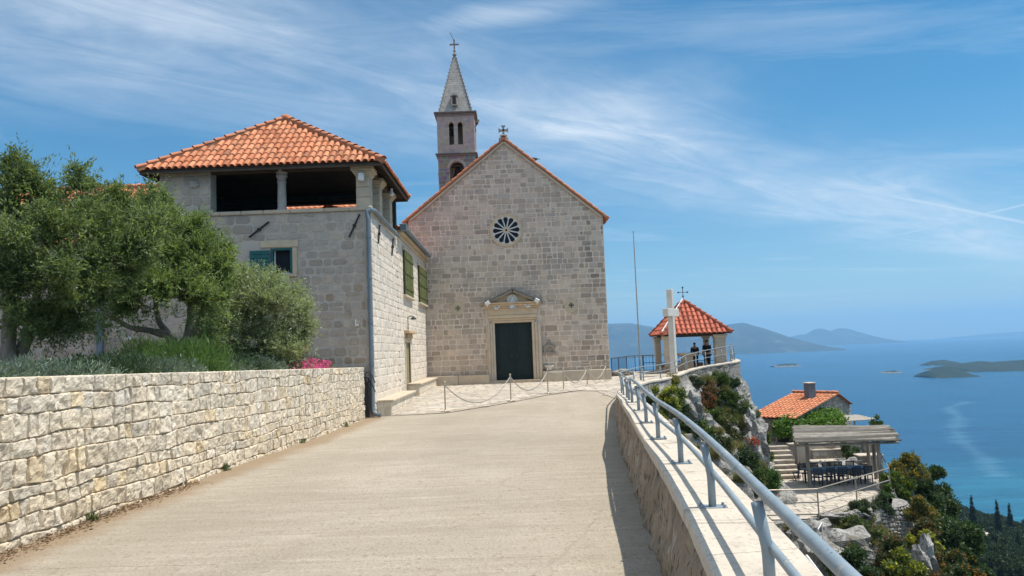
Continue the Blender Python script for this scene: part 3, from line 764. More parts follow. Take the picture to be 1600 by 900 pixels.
# two medallions with crosses
for (px, py, r, lab) in ((715.5, 482, .36, 'worn round medallion carved with a faint cross'), (892.5, 477, .34, 'round medallion carved with a dark cross')):
    c = P(px, py, YC); mb = MB()
    o_ = [(c.x + r * math.cos(2 * math.pi * k / 28), c.z + r * math.sin(2 * math.pi * k / 28)) for k in range(28)]
    mb.prism([o_], (0, YC - .045, 0), X3, Z3, -Y3, .045, col=(.93, .93, .9))
    mb.prism([[(c.x + (p[0] - c.x) * 1.0, c.z + (p[1] - c.z) * 1.0) for p in o_], [(c.x + (p[0] - c.x) * .88, c.z + (p[1] - c.z) * .88) for p in reversed(o_)]], (0, YC - .065, 0), X3, Z3, -Y3, .018, col=(1, .98, .95))
    o = mb.build('medallion', M['trim'], ch); o['label'] = lab
    mb = MB(); s = r * .36; t_ = (s * .12, s * .5)
    for k in range(4):
        a = math.pi / 2 * k; d = Vector((math.cos(a), 0, math.sin(a))); e = Vector((-math.sin(a), 0, math.cos(a))); y = Vector((0, -.052, 0))
        q = [c + y + d * .0 + e * t_[0], c + y + d * s + e * t_[1], c + y + d * s - e * t_[1], c + y - e * t_[0]]
        mb.add(q + [p - Vector((0, .02, 0)) for p in q], [(0, 1, 2, 3), (7, 6, 5, 4), (0, 4, 5, 1), (1, 5, 6, 2), (2, 6, 7, 3)], (.35, .32, .30) if px > 800 else (.55, .5, .45))
    mb.build('carved_cross', M['greystone'], o)
# relief plaque: a seated figure with a child in an arched panel, and two little angels
c = P(800.5, 471, YC - .3); mb = MB(); yb = YC - .32
mb.prism([arch(c.x - .28, c.x + .28, c.z - .36, c.z + .34)], (0, yb, 0), X3, Z3, -Y3, .14, col=(.98, .98, .98))
def blob(mb, c, r, col=WHITE, n=8, m_=6, disp=0.0):
    c = Vector(c); V = []; F = []
    for i in range(m_ + 1):
        th = math.pi * i / m_
        for k in range(n):
            a = 2 * math.pi * k / n
            q = Vector((math.sin(th) * math.cos(a), math.sin(th) * math.sin(a), math.cos(th)))
            s = 1 + (disp * noise.noise(q * 1.7 + c) if disp else 0)
            V.append(c + Vector((q.x * r[0], q.y * r[1], q.z * r[2])) * s)
    for i in range(m_):
        for k in range(n): F.append((i * n + k, i * n + (k + 1) % n, (i + 1) * n + (k + 1) % n, (i + 1) * n + k))
    mb.add(V, F, col)
for (dx, dz, a, b) in ((-.02, -.20, .17, .14), (0, .0, .12, .16), (.0, .17, .065, .075), (.11, -.02, .06, .10), (.12, .08, .04, .045), (-.13, -.1, .06, .12)):
    blob(mb, (c.x + dx, yb - .01, c.z + dz), (a, .06, b), (1, 1, 1), disp=.3)
mb.build('relief_plaque', M['relief'], ch, smooth=True)
for px, py, s in ((777, 480.5, 1), (823.5, 478, -1)):
    c = P(px, py, YC - .3); mb = MB()
    blob(mb, (c.x - .05 * s, YC - .34, c.z - .03), (.15, .07, .07), disp=.4); blob(mb, (c.x + .09 * s, YC - .36, c.z + .05), (.06, .06, .075), disp=.2); blob(mb, (c.x - .14 * s, YC - .33, c.z + .04), (.07, .04, .10), disp=.5)
    mb.build('carved_angel', M['relief'], ch, smooth=True)
# flood lights on the slopes of the pediment
for px, py, rz in ((761.5, 474, .6), (839, 469.5, -.55)):
    c = P(px, py, YC - .52); mb = MB(); rt = Matrix.Rotation(-rz, 3, 'Y') @ Matrix.Rotation(.15, 3, 'X')
    mb.box(c, (.24, .14, .19), rot=rt, bev=.02, col=(.95, .95, .95)); mb.box(c + rt @ Vector((0, -.078, 0)), (.19, .012, .14), rot=rt, col=(.55, .57, .6))
    mb.box(c - Vector((0, 0, .13)), (.05, .05, .12), col=(.3, .3, .3))
    mb.build('flood_light', M['whitepaint'], ch)
# aedicule and holy-water basin right of the door
c = P(858.5, 552, YC); mb = MB()
mb.prism([[(c.x - .34, c.z), (c.x + .34, c.z), (c.x + .34, c.z + .06), (c.x - .34, c.z + .06)]], (0, YC - .13, 0), X3, Z3, -Y3, .13, col=(.75, .72, .7))
o_ = arch(c.x - .27, c.x + .27, c.z + .07, c.z + .44, 10); i_ = arch(c.x - .18, c.x + .18, c.z + .09, c.z + .34, 10)
mb.prism([o_, list(reversed(i_))], (0, YC - .11, 0), X3, Z3, -Y3, .11, col=(.8, .76, .74))
mb.prism([i_], (0, YC - .05, 0), X3, Z3, -Y3, .05, col=(.85, .72, .6))
for dx, dz, r in ((-.26, .32, .06), (.26, .32, .06), (0, .52, .09), (-.1, .46, .05), (.1, .46, .05), (0, .64, .05)): blob(mb, (c.x + dx, YC - .07, c.z + dz), (r, .05, r * 1.1), (.7, .67, .66), disp=.3)
mb.build('aedicule', M['greystone'], ch)
c = P(858, 573, YC - .2); mb = MB()
mb.lathe((c.x, YC - .17, c.z), [(.10, -.16), (.14, -.06), (.23, .0), (.24, .07), (.21, .07), (.18, .02)], 14, (1.1, 1.1, 1.08))
mb.box((c.x, YC - .08, c.z - .1), (.2, .2, .2), col=(1, 1, 1))
mb.build('water_basin', M['white'], ch, smooth=False)
# stone cross over the gable
c = P(787, 219, YC); mb = MB(); hh = P(787, 195, YC).z - c.z + .02
mb.box((c.x, YC + .2, c.z + .06), (.50, .50, .16), col=(.95, .95, .95), bev=.02); mb.box((c.x, YC + .2, c.z + .22), (.38, .38, .17), col=(1, 1, 1), bev=.02)
cc = Vector((c.x, YC + .2, c.z + .30 + .27)); Rr = .25
for k in range(4):
    a = math.pi / 2 * k; d = Vector((math.cos(a), 0, math.sin(a))); e = Vector((-math.sin(a), 0, math.cos(a)))
    L = Rr * (1.15 if k == 3 else 1)
    q = [cc + e * .045, cc + d * L * .6 + e * .05, cc + d * L + e * .115, cc + d * L - e * .115, cc + d * L * .6 - e * .05, cc - e * .045]
    mb.add([p - Y3 * .055 for p in q] + [p + Y3 * .055 for p in q], [(0, 1, 2, 3, 4, 5), (11, 10, 9, 8, 7, 6)] + [(i, i + 6, (i + 1) % 6 + 6, (i + 1) % 6) for i in range(6)], (.8, .8, .82))
mb.build('gable_cross', M['greystone'], ch)
# bird on the roof slope
tb = thing('bird', 'small dark bird perched on the right slope of the church roof', 'bird', P(836.5, 249.5, YC))
mb = MB(); c = P(836.5, 248.5, YC); blob(mb, c, (.13, .07, .07), disp=.1); blob(mb, c + Vector((-.11, 0, .05)), (.05, .045, .045)); mb.box(c + Vector((.17, 0, -.01)), (.12, .05, .02)); mb.box(c + Vector((0, 0, -.08)), (.02, .04, .08))
mb.build('body', M['iron'], tb)

# ------------------------------------------------------------------ bell tower
YT = 50.0
tl_, tr_ = P(683.5, 215, YT).x, P(741.5, 215, YT).x; hw = (tr_ - tl_) / 2; tx = (tl_ + tr_) / 2; ty = YT + hw
z0 = gz(50) - .2; z1 = P(712, 243, YT).z; z2 = P(712, 177, YT).z; zt = P(706.5, 84, ty).z
bt = thing('bell_tower', 'slender square stone bell tower with a pointed spire behind the church', 'bell tower', (tx, ty, gz(50)))
def face(k):
    a = math.pi / 2 * k; U = Vector((math.cos(a), math.sin(a), 0)); N = Vector((math.sin(a), -math.cos(a), 0))
    return U, N, Vector((tx, ty, 0)) + N * hw
mb = MB()
aw = .50; ab, at_ = P(712, 300, YT).z, P(712, 252, YT).z
b0, b1 = P(712, 226, YT).z, P(712, 190, YT).z
for k in range(4):
    U, N, O = face(k); e = hw if k % 2 == 0 else hw - .36
    if k == 2:
        o_ = [(-e, z0), (e, z0), (e, z2), (-e, z2)]
        lps = [o_, arch(-.52, -.30, b0 + .1, b0 + .55), arch(.2, .42, b0 + .1, b0 + .7)]
        mb.prism(lps, O, U, Z3, N, .35, mi=1)
    else:
        lps = [[(-e, z0), (e, z0), (e, z2), (-e, z2)], arch(-aw, aw, ab, at_, 12), arch(-.47, -.13, b0, b1), arch(.13, .47, b0, b1)]
        mb.prism(lps, O, U, Z3, N, .35, mi=1)
    hl = [(-aw - .02, ab, aw + .02, at_ - .45), (-aw * .8, ab, aw * .8, at_ - .1), (-.49, b0 - .02, -.11, b1 + .02), (.11, b0 - .02, .49, b1 + .02), (-.62, b1 - .27, .62, b1 - .13)]
    if k < 2 or k == 3:
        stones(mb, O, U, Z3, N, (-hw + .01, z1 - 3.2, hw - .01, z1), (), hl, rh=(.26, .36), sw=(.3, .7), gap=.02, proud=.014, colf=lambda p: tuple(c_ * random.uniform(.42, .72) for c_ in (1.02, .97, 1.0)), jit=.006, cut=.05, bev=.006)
        stones(mb, O, U, Z3, N, (-hw + .01, z1 + .15, hw - .01, z2), (), hl, rh=(.3, .42), sw=(.4, .9), gap=.014, proud=.012, colf=lambda p: tuple(c_ * random.uniform(.9, 1.04) for c_ in (1.10, .95, .95)), jit=.004, cut=.04, bev=.005)
mb.build('tower_wall', [M['greystone'], M['facade']], bt)
for k in (0, 1, 3):
    mb = MB(); U, N, O = face(k)
    oo = arch(-aw - .17, aw + .17, at_ - .62, at_ + .17, 14); ii = arch(-aw, aw, at_ - .62, at_, 14)
    ring = oo[2:] + list(reversed(ii[2:]))
    mb.prism([ring], O + N * .05, U, Z3, N, .05, col=(1.0, .88, .85))
    mb.build('arch_moulding', M['greystone'], bt)
    for s in (-1, 1): mb = MB(); mb.box(O + U * s * (aw + .08) + Z3 * (at_ - .67) + N * .04, (.24 if k % 2 == 0 else .1, .1 if k % 2 == 0 else .24, .1), col=(.9, .82, .8)); mb.build('impost', M['greystone'], bt)
    for s in (-.53, .53): mb = MB(); mb.box(O + U * s + Z3 * (b1 - .20) + N * .03, (.17 if k % 2 == 0 else .08, .08 if k % 2 == 0 else .17, .10), col=(.95, .9, .9)); mb.build('impost', M['greystone'], bt)
    mb = MB(); mb.box(O + Z3 * (b1 - .20) + N * .03, (.17 if k % 2 == 0 else .08, .08 if k % 2 == 0 else .17, .10), col=(.95, .9, .9))
    mb.box(O + Z3 * ((b0 + b1 - .25) / 2) + N * .015, (.17 if k % 2 == 0 else .03, .03 if k % 2 == 0 else .17, b1 - b0 - .3), col=(1.05, 1, 1))
    mb.build('mullion', M['greystone'], bt)
mb = MB()
for (z, ext, h, cc_) in ((z1 - .02, .10, .10, .5), (z1 + .08, .16, .08, .42)): mb.box((tx, ty, z + h / 2), (2 * (hw + ext), 2 * (hw + ext), h - .003), col=(cc_ * 1.05, cc_ * .93, cc_ * .92), bev=.015)
mb.build('string_course', M['greystone'], bt)
mb = MB()
for (z, ext, h, cc_) in ((z2 - .22, .05, .10, .7), (z2 - .12, .11, .10, .55), (z2 - .02, .19, .12, .42)):
    mb.box((tx, ty, z + h / 2), (2 * (hw + ext), 2 * (hw + ext), h - .003), col=(cc_ * 1.05, cc_ * .93, cc_ * .92), bev=.015)
mb.build('cornice', M['greystone'], bt)
# floors inside keep it dark
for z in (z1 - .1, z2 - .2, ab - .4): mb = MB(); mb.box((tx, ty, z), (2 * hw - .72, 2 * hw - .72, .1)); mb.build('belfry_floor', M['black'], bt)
for (z, s, dx, nm) in ((at_ - .25, 1.0, 0, 'large bell in the lower arch'), (b1 - .35, .55, -.3, 'small bell in the twin opening')):
    mb = MB(); mb.lathe((tx + dx, ty - hw * .35, z), [(.03, 0), (.15 * s, -.02), (.2 * s, -.12 * s), (.24 * s, -.4 * s), (.36 * s, -.62 * s), (.38 * s, -.66 * s), (.3 * s, -.64 * s)], 16)
    mb.box((tx + dx, ty - hw * .35, z + .05), (1.2 * s, .08, .08))
    mb.build('bell', M['iron'], bt, smooth=False)
# spire with crockets on its arrises and a lancet
mb = MB(); zs = z2 + .10; hs = hw - .13
top = Vector((tx, ty, zt)); cs = [Vector((tx + sx_ * hs, ty + sy_ * hs, zs)) for sx_, sy_ in ((-1, -1), (1, -1), (1, 1), (-1, 1))]
mb.add(cs + [top], [(0, 1, 4), (1, 2, 4), (2, 3, 4), (3, 0, 4)], (.75, .76, .74), 1)
for k in range(4):
    a, b = cs[k], cs[(k + 1) % 4]; mid = (a + b) / 2; W = (top - mid); L = W.length; W.normalize(); U = (b - a).normalized(); N = U.cross(W); N = N if (N.dot(mid - Vector((tx, ty, zs))) > 0) else -N
    wl_ = 2 * hs
    kk = hs / L
    stones(mb, mid, U, W, N, (-hs, .02, hs, L - .05), [(1, kk, hs - .02), (-1, kk, hs - .02)], [(-.22, .2, .22, 1.0)] if k == 0 else [], rh=(.15, .2), sw=(.16, .34), gap=.008, proud=.008, colf=lambda p: tint(.88, 1.04, .02), jit=.005, cut=.1, bev=.006)
mb.build('spire', [M['greystone'], M['greystone']], bt)
mb = MB()
for k in range(4):
    a = cs[k]; d = top - a
    mb.tube([a, top], [.055, .03], 6, (.6, .6, .58))
    for i in range(1, 16):
        p = a + d * (i / 16.5); o_ = Vector((p.x - tx, p.y - ty, 0)).normalized()
        blob(mb, p + o_ * .05 + Z3 * .03, (.05, .05, .07), (.8, .8, .78), 6, 4)
mb.build('crockets', M['greystone'], bt)
mb = MB(); c = P(710, 158, YT + .3); yy = cs[0].y + .02
mb.box((c.x, yy + .10, c.z), (.42, .34, .72), col=(1.15, 1.12, 1.08), bev=.01)
mb.prism([arch(c.x - .25, c.x + .25, c.z + .30, c.z + .50)], (0, yy - .09, 0), X3, Z3, -Y3, .34, col=(1.1, 1.08, 1.05))
d_ = mb.build('spire_window', M['greystone'], bt)
mb = MB(); mb.prism([arch(c.x - .12, c.x + .12, c.z - .27, c.z + .34)], (0, yy - .095, 0), X3, Z3, -Y3, .02); mb.build('window_opening', M['black'], d_)
mb = MB()
for (r, z) in ((.09, 0), ): mb.lathe((tx, ty, zt - .05), [(.13, -.1), (.15, 0), (.07, .08), (.06, .2), (.11, .26), (.05, .33), (.045, .42)], 10, (.75, .75, .75))
cz = zt + .62
mb.box((tx, ty, cz), (.09, .09, .68), col=(.6, .6, .6)); mb.box((tx, ty, cz + .04), (.52, .085, .085), col=(.6, .6, .6))
for dx, dz in ((-.26, .04), (.26, .04), (0, .36)): blob(mb, (tx + dx, ty, cz + dz), (.075, .05, .075), (.6, .6, .6), 8, 5)
mb.build('finial_cross', M['greystone'], bt)
mb = MB(); q0 = Vector((tx, ty, cz + .3)); q1 = P(703, 51, ty); mb.tube([q0, q1], .018, 5); mb.build('lightning_rod', M['iron'], bt)
mb = MB(); a = P(741, 190, YT + .5); mb.tube([a, a + Vector((.32, -.1, .02))], .02, 5); mb.tube([a + Vector((.32, -.1, -.07)), a + Vector((.32, -.1, .1))], .05, 6); mb.tube([a + Vector((.18, -.06, -.04)), a + Vector((.28, -.1, -.02))], .035, 6)
mb.build('roof_siren', M['steel'], bt)
# ------------------------------------------------------------------ house with the roofed loggia
YH = 23.65; XS = P(583, 500, YH).x            # front plane, and the plane of the sunlit side wall
hs_ = thing('loggia_house', 'rubble stone house with a hipped tile roof over an open corner loggia', 'house', (XS, YH, gz(YH)))
zsill = P(450, 328, YH).z; YE = 28.75; zeave = P(597, 252, YH - .45).z
xleft = -17.6; xpl, xpr = P(249, 300, YH).x, P(328, 300, YH).x; zb = gz(YH) - .3
w0, w1 = P(423.5, 400, YH), P(457, 427, YH); wz1 = P(440, 387.5, YH).z; wz0 = P(440, 428.5, YH).z
win = (w0.x - .02, wz0, w1.x, wz1)
mb = MB()
o_ = [(xleft, zb), (XS, zb), (XS, zsill - .12), (xleft, zsill - .12)]
hole = [(win[0], win[1]), (win[2], win[1]), (win[2], win[3]), (win[0], win[3])]
mb.prism([o_, hole], (0, YH, 0), X3, Z3, -Y3, .5, mi=1)
def hcol(p):
    u, v = p
    b = random.uniform(.78, 1.12); w_ = random.uniform(-.03, .03)
    near = max(0, min(1, (u - XS + 3.2) / 3)) * max(0, min(1, (2.6 - v) / 2.5))
    if random.random() < .35 * near: b *= .72; w_ += .12
    return (b * (1 + w_ + .05 * near), b, b * (1 - w_ - .06 * near))
stones(mb, (0, YH, 0), X3, Z3, -Y3, (xleft, zb, XS - .22, zsill - .12), (), [(win[0] - 1.0, win[1] - .06, win[2] + .16, win[3] + .26)], rh=(.22, .34), sw=(.20, .50), gap=.045, proud=.014, colf=hcol, jit=.018, cut=.2, bev=.012)
# dressed corner
stones(mb, (0, YH, 0), X3, Z3, -Y3, (XS - .22, zb, XS, zsill - .12), (), (), rh=(.26, .36), sw=(.3, .5), gap=.02, proud=.018, colf=lambda p: tint(.95, 1.15, .03), jit=.004, cut=.06, bev=.008)
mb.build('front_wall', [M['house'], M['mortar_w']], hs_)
# pier left of the loggia and the sill coping
mb = MB()
mb.box(((xpl + xpr) / 2, YH + .27, (zsill + zeave) / 2 - .06), (xpr - xpl, .5, zeave - zsill + .12), mi=1)
stones(mb, (0, YH + .02, 0), X3, Z3, -Y3, (xpl, zsill - .12, xpr, zeave), (), (), rh=(.26, .36), sw=(.3, .62), gap=.03, proud=.018, colf=lambda p: tint(.85, 1.1, .02), jit=.015, cut=.15, bev=.02)
stones(mb, (xpr, YH + .02, 0), Y3, Z3, X3, (0, zsill - .12, .5, zeave), (), (), rh=(.26, .36), sw=(.3, .52), gap=.03, proud=.014, colf=lambda p: tint(.85, 1.1, .02), jit=.01, cut=.1, bev=.02)
mb.build('corner_pier', [M['house'], M['mortar_w']], hs_)
mb = MB(); x = xpl
while x < XS - .1:
    wd = min(random.uniform(.7, 1.2), XS + .05 - x)
    mb.box((x + wd / 2, YH + .22, zsill - .055), (wd - .01, .60, .12), col=tint(.85, .98, .02), bev=.02); x += wd
y = YH + .53
while y < YE - .1:
    wd = min(random.uniform(.7, 1.1), YE - y)
    mb.box((XS - .22, y + wd / 2, zsill - .055), (.56, wd - .01, .12), col=tint(.85, .98, .02), bev=.02); y += wd
mb.build('sill_course', M['trim'], hs_)
# column, corner pier with flared capital, two side piers
c = P(440.5, 300, YH + .25); mb = MB(); H = zeave - zsill
mb.lathe((c.x, YH + .25, zsill), [(.17, 0), (.17, .05), (.15, .08), (.135, .14), (.14, .3), (.128, H - .42), (.15, H - .40), (.15, H - .37), (.13, H - .34), (.14, H - .26), (.18, H - .20), (.18, H - .17), (.155, H - .15), (.19, H - .06), (.19, H)], 18)
mb.build('loggia_column', M['greystone'], hs_)
def pier(x0, x1, y0, y1, z0_, z1_, nm='loggia_pier'):
    mb = MB(); cx_, cy_2 = (x0 + x1) / 2, (y0 + y1) / 2; z = z0_
    while z < z1_ - .32:
        h = min(random.uniform(.3, .45), z1_ - .30 - z); mb.box((cx_, cy_2, z + h / 2), (x1 - x0 - random.uniform(0, .01), y1 - y0 - random.uniform(0, .01), h - .008), col=tint(.85, 1.0, .02), bev=.012); z += h
        if z1_ - .30 - z < .06: break
    for k, (e, h) in enumerate(((.02, .05), (.05, .06), (.09, .06), (.14, .08), (.14, .05))):
        mb.box((cx_, cy_2, z + h / 2), (x1 - x0 + 2 * e, y1 - y0 + 2 * e, h - .002), col=(1, .98, .94), bev=.012); z += h
    mb.build(nm, M['trim'], hs_)
cxl = P(556, 300, YH).x
pier(cxl, XS - .02, YH + .02, YH + .52, zsill + .005, zeave)
for (a, b) in (((588.5, 320), (604, 320)), ((604.5, 330), (617, 330))):
    ya, yb_ = PX(a[0] + .5, a[1], XS - .02).y, PX(b[0], b[1], XS - .02).y
    yc_ = ya + (.6 if a[0] < 600 else .7)
    pier(XS - .52, XS - .02, yc_, yc_ + .5, zsill + .005, zeave)
# white speaker box on the corner pier, little shield on the left pier
c = P(563, 276, YH - .1); mb = MB(); mb.box((c.x + .02, YH - .09, c.z), (.19, .16, .27), bev=.03, col=(.85, .85, .83)); mb.build('wall_speaker', M['whitepaint'], hs_)
c = P(301, 287, YH - .1); mb = MB(); mb.box((c.x - .05, YH - .03, c.z), (.12, .08, .24), bev=.02, col=(1, 1, 1)); blob(mb, (c.x + .05, YH - .02, c.z), (.12, .06, .13), (.95, .95, .95), 8, 6, .5); mb.build('carved_bracket', M['greystone'], hs_)
# loggia back wall (with a low slot onto the roofs behind), floor, ceiling
slot = (P(442, 325, YE).x, P(500, 327.5, YE).z, P(560, 325, YE).x, P(500, 319, YE).z)
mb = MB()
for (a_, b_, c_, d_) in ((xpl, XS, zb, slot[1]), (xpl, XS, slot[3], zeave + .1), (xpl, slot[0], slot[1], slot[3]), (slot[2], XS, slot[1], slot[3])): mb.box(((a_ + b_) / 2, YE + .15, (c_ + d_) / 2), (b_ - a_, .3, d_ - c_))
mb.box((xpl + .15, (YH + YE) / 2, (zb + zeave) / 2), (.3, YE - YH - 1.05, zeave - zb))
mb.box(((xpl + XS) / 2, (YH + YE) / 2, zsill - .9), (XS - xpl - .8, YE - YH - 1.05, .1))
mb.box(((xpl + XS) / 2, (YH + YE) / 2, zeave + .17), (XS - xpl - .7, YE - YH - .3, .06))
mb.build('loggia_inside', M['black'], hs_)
mb = MB()
n_ = int((slot[2] - slot[0] + 1.2) / .24)
O = Vector((slot[0] - .4, YE + .75, slot[1] - .10)); W = Vector((0, 1.5, .95)).normalized(); N = Vector((0, -W.z, W.y))
mb.add([O - W * .1, O + X3 * n_ * .24 - W * .1, O + X3 * n_ * .24 + W * 2.6, O + W * 2.6], [(0, 1, 2, 3)], (.7, .7, .7))
tiles(mb, O, X3, W, N, n_, 7, .24, .38, lambda u, w_: True)
mb.build('rear_roof', M['tile'], hs_)
# ---- main hipped roof
A = P(215, 265, YH - .45); B = P(598, 250.5, YH - .45); ez = (A.z + B.z) / 2; A.z = B.z = ez
YB = 29.1; Cc = Vector((B.x, YB, ez)); D = Vector((A.x, YB, ez)); ap = P(447, 187, (YH - .45 + YB) / 2)
mb = MB()
def slope(a, b, top, tw=.215, tl=.40, r=.088, matmb=mb, lo=.8, hi=1.18):
    U = (b - a); Lu = U.length; U.normalize(); foot = a + U * (top - a).dot(U); W = top - foot; Lw = W.length; W.normalize(); N = U.cross(W).normalized()
    if N.z < 0: N = -N
    uf = (top - a).dot(U)
    def inside(u, w_):
        return w_ < Lw - .12 and u > uf * (w_ / Lw) + .10 and u < Lu - (Lu - uf) * (w_ / Lw) - .10
    n = int(Lu / tw); tw = Lu / n
    tiles(matmb, a, U, W, N, n, int(Lw / tl) + 1, tw, tl, inside, r=r, lo=lo, hi=hi)
    matmb.add([a - W * .02, b - W * .02, top], [(0, 1, 2)], (.50, .46, .44))
for (a, b) in ((A, B), (B, Cc), (Cc, D), (D, A)): slope(a, b, ap)
for c in (A, B, Cc, D): cap_tiles(mb, c + Z3 * .02, ap + Z3 * .04, r=.115)
blob(mb, ap + Z3 * .06, (.2, .2, .13), (.9, .9, .9), 10, 6)
mb.build('roof', M['tile'], hs_)
mb = MB()
ins = .10
for (a, b) in ((A, B), (B, Cc), (Cc, D), (D, A)):
    dn = Vector((0, 0, -.07)); mid = Vector((ap.x, ap.y, ap.z - .1))
    mb.add([a + dn, b + dn, mid], [(0, 2, 1)])
    u = (b - a).normalized(); L = (b - a).length
    o2 = Vector((-u.y, u.x, 0))                              # inward
    mb.box(a + u * L / 2 + o2 * .05 + Vector((0, 0, -.09)), (L - .1, .04, .12), rz=math.atan2(u.y, u.x))
    mb.box(a + u * L / 2 + o2 * .62 + Vector((0, 0, -.02)), (L - 1.0, .2, .16), rz=math.atan2(u.y, u.x))
    n = int(L / .6)
    for i in range(1, n):
        p = a + u * L * i / n; foot = a + u * (ap - a).dot(u); W = (ap - foot); W.normalize()
        e = p + o2 * .06 + Vector((0, 0, -.10)); f = e + W * .95
        rt = Matrix((u, W, u.cross(W))).transposed(); mb.box((e + f) / 2, (.08, .95, .10), rot=rt)
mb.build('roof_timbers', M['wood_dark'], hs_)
c = P(612.5, 300, 26.4); mb = MB(); c.x = XS + .25; mb.tube([c + Z3 * .12, c + Z3 * .04], .04, 8); mb.lathe((c.x, c.y, c.z - .12), [(.03, .16), (.05, .1), (.085, .02), (.08, 0)], 10); mb.build('eave_lamp', M['whitepaint'], hs_)
# ---- sunlit side wall
zg1 = gz(YC) - .2; zst = zsill - .12
mb = MB()
side = [(.502, zb), (YC - YH, zb), (YC - YH, zst), (.502, zst)]
def wy(px, py): return PX(px, py, XS).y - YH
def wz(px, py): return PX(px, py, XS).z
dA, dB = wy(633.5, 560), wy(640.5, 560); dzt = wz(636, 535)
mb.prism([side, [(dA, zb + .35), (dB, zb + .35), (dB, dzt), (dA, dzt)]], (XS, YH, 0), Y3, Z3, X3, .45, mi=1)
stones(mb, (XS, YH, 0), Y3, Z3, X3, (.0, zb, YC - YH, zst), (), [(dA - .14, zb, dB + .14, dzt + .16)], rh=(.20, .30), sw=(.22, .5), gap=.026, proud=.011, colf=lambda p: tint(.86, 1.10, .03), jit=.014, cut=.16, bev=.014, tilt=.05)
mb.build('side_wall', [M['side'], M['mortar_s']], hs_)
mb = MB()
for yy in (dA - .07, dB + .07): mb.box((XS - .08, YH + yy, (zb + dzt) / 2), (.24, .14, dzt - zb), col=(1, .97, .9), bev=.01)
mb.box((XS - .08, YH + (dA + dB) / 2, dzt + .09), (.24, dB - dA + .28, .17), col=(1, .97, .9), bev=.01)
mb.build('door_frame', M['trim'], hs_)
mb = MB(); mb.box((XS - .06, YH + (dA + dB) / 2, (zb + dzt) / 2), (.05, dB - dA, dzt - zb)); mb.box((XS - .03, YH + (dA + dB) / 2, (zb + dzt) / 2 + .4), (.02, dB - dA - .3, 1.0), bev=.008)
do = mb.build('side_door', M['olivedoor'], hs_)
mb = MB(); mb.box((XS - .01, YH + dA + .18, (zb + dzt) / 2 + .1), (.03, .05, .2)); mb.build('handle', M['iron'], do)
# projecting stone bracket with lamp over the door
cy0, cy1 = wy(630.5, 522), wy(643, 522); zz = wz(636, 519); mb = MB()
mb.box((XS + .10, YH + (cy0 + cy1) / 2, zz), (.26, (cy1 - cy0) * .9, .13), col=(.95, .85, .7), bev=.02); mb.box((XS + .05, YH + (cy0 + cy1) / 2, zz - .17), (.14, (cy1 - cy0) * .55, .22), col=(.8, .66, .5), bev=.03)
mb.build('stone_bracket', M['trim'], hs_)
lm = MB(); yy = YH + (cy0 + cy1) / 2; zl = wz(637, 496)
lm.tube([(XS + .03, yy, zz + .06), (XS + .03, yy, zl)], .014, 5); lm.tube([(XS + .0, yy, zl), (XS + .16, yy, zl + .05), (XS + .26, yy, zl)], .018, 5); lm.lathe((XS + .26, yy, zl - .10), [(.13, 0), (.11, .05), (.05, .10), (.03, .13)], 10)
lm.build('wall_lamp', M['iron'], hs_)
# shuttered windows
for i, (xa, xb, ya, yb_, yc_, yd) in enumerate(((628.5, 641.5, 391, 459, 404, 463), (652, 664, 415, 471, 424, 474))):
    a, b = wy(xa, ya), wy(xb, yc_); z1_ = wz(xa, ya); z0_ = wz(xa, yb_)
    sh = thing_part = None
    mb = MB(); mb.box((XS + .035, YH + (a + b) / 2, (z0_ + z1_) / 2), (.05, b - a, z1_ - z0_)); wn = mb.build('window', M['black'], hs_)
    for s in (0, 1):
        mb = MB(); ww = (b - a) / 2; yc2 = YH + a + ww * (s + .5)
        for k in range(3): mb.box((XS + .085 + (.004 if k == 1 else 0), yc2 - ww * .34 + k * ww * .34, (z0_ + z1_) / 2), (.035, ww * .32, z1_ - z0_ - .04), bev=.006)
        for f in (.16, .5, .84): mb.box((XS + .115, yc2, z0_ + (z1_ - z0_) * f), (.03, ww * .92, .10), bev=.006)
        s_o = mb.build('shutter', M['green'], wn)
    mb = MB(); mb.box((XS + .06, YH + (a + b) / 2, z0_ - .06), (.2, b - a + .2, .09), bev=.015); mb.build('sill', M['trim'], wn); mb = MB(); mb.box((XS + .05, YH + (a + b) / 2, z1_ + .08), (.1, b - a + .2, .12), bev=.015); mb.build('lintel', M['trim'], wn)
# eave of the lower range: cornice, gutter, tiles
y0e = YE + .35; xo = XS + .30
ga, gb = PX(634, 352, xo), PX(675, 401, xo); zg = (ga.z + gb.z) / 2
mb = MB()
mb.box((XS - .05, (y0e + YC) / 2, zst + .06), (.26, YC - y0e - .1, .14), col=(1, .95, .86), bev=.015); mb.build('cornice', M['trim'], hs_); mb = MB(); mb.box((XS + .02, (y0e + YC) / 2, zst + .19), (.40, YC - y0e - .1, .12), col=(.95, .88, .78), bev=.015)
mb.build('cornice', M['trim'], hs_)
mb = MB(); 
mb.tube([(xo + .02, y0e, zst + .30), (xo + .02, YC - .35, zst + .28)], .085, 10, (1, 1, 1)); mb.box((xo - .04, y0e + .02, zst + .34), (.28, .3, .26), col=(1.2, 1.2, 1.2), bev=.02)
mb.build('gutter', M['zinc'], hs_)
mb = MB(); O = Vector((XS + .28, y0e, zst + .30)); W = Vector((-3.2, 0, 1.15)).normalized(); N = Vector((-W.z, 0, -W.x)); N = N if N.z > 0 else -N
L = YC - y0e - .3; n_ = int(L / .24)
mb.add([O, O + Y3 * L, O + Y3 * L + W * 3.6, O + W * 3.6], [(0, 1, 2, 3)], (.7, .65, .62))
tiles(mb, O, Y3, W, N, n_, 9, L / n_, .38, lambda u, w_: True)
mb.build('lower_roof', M['tile'], hs_)
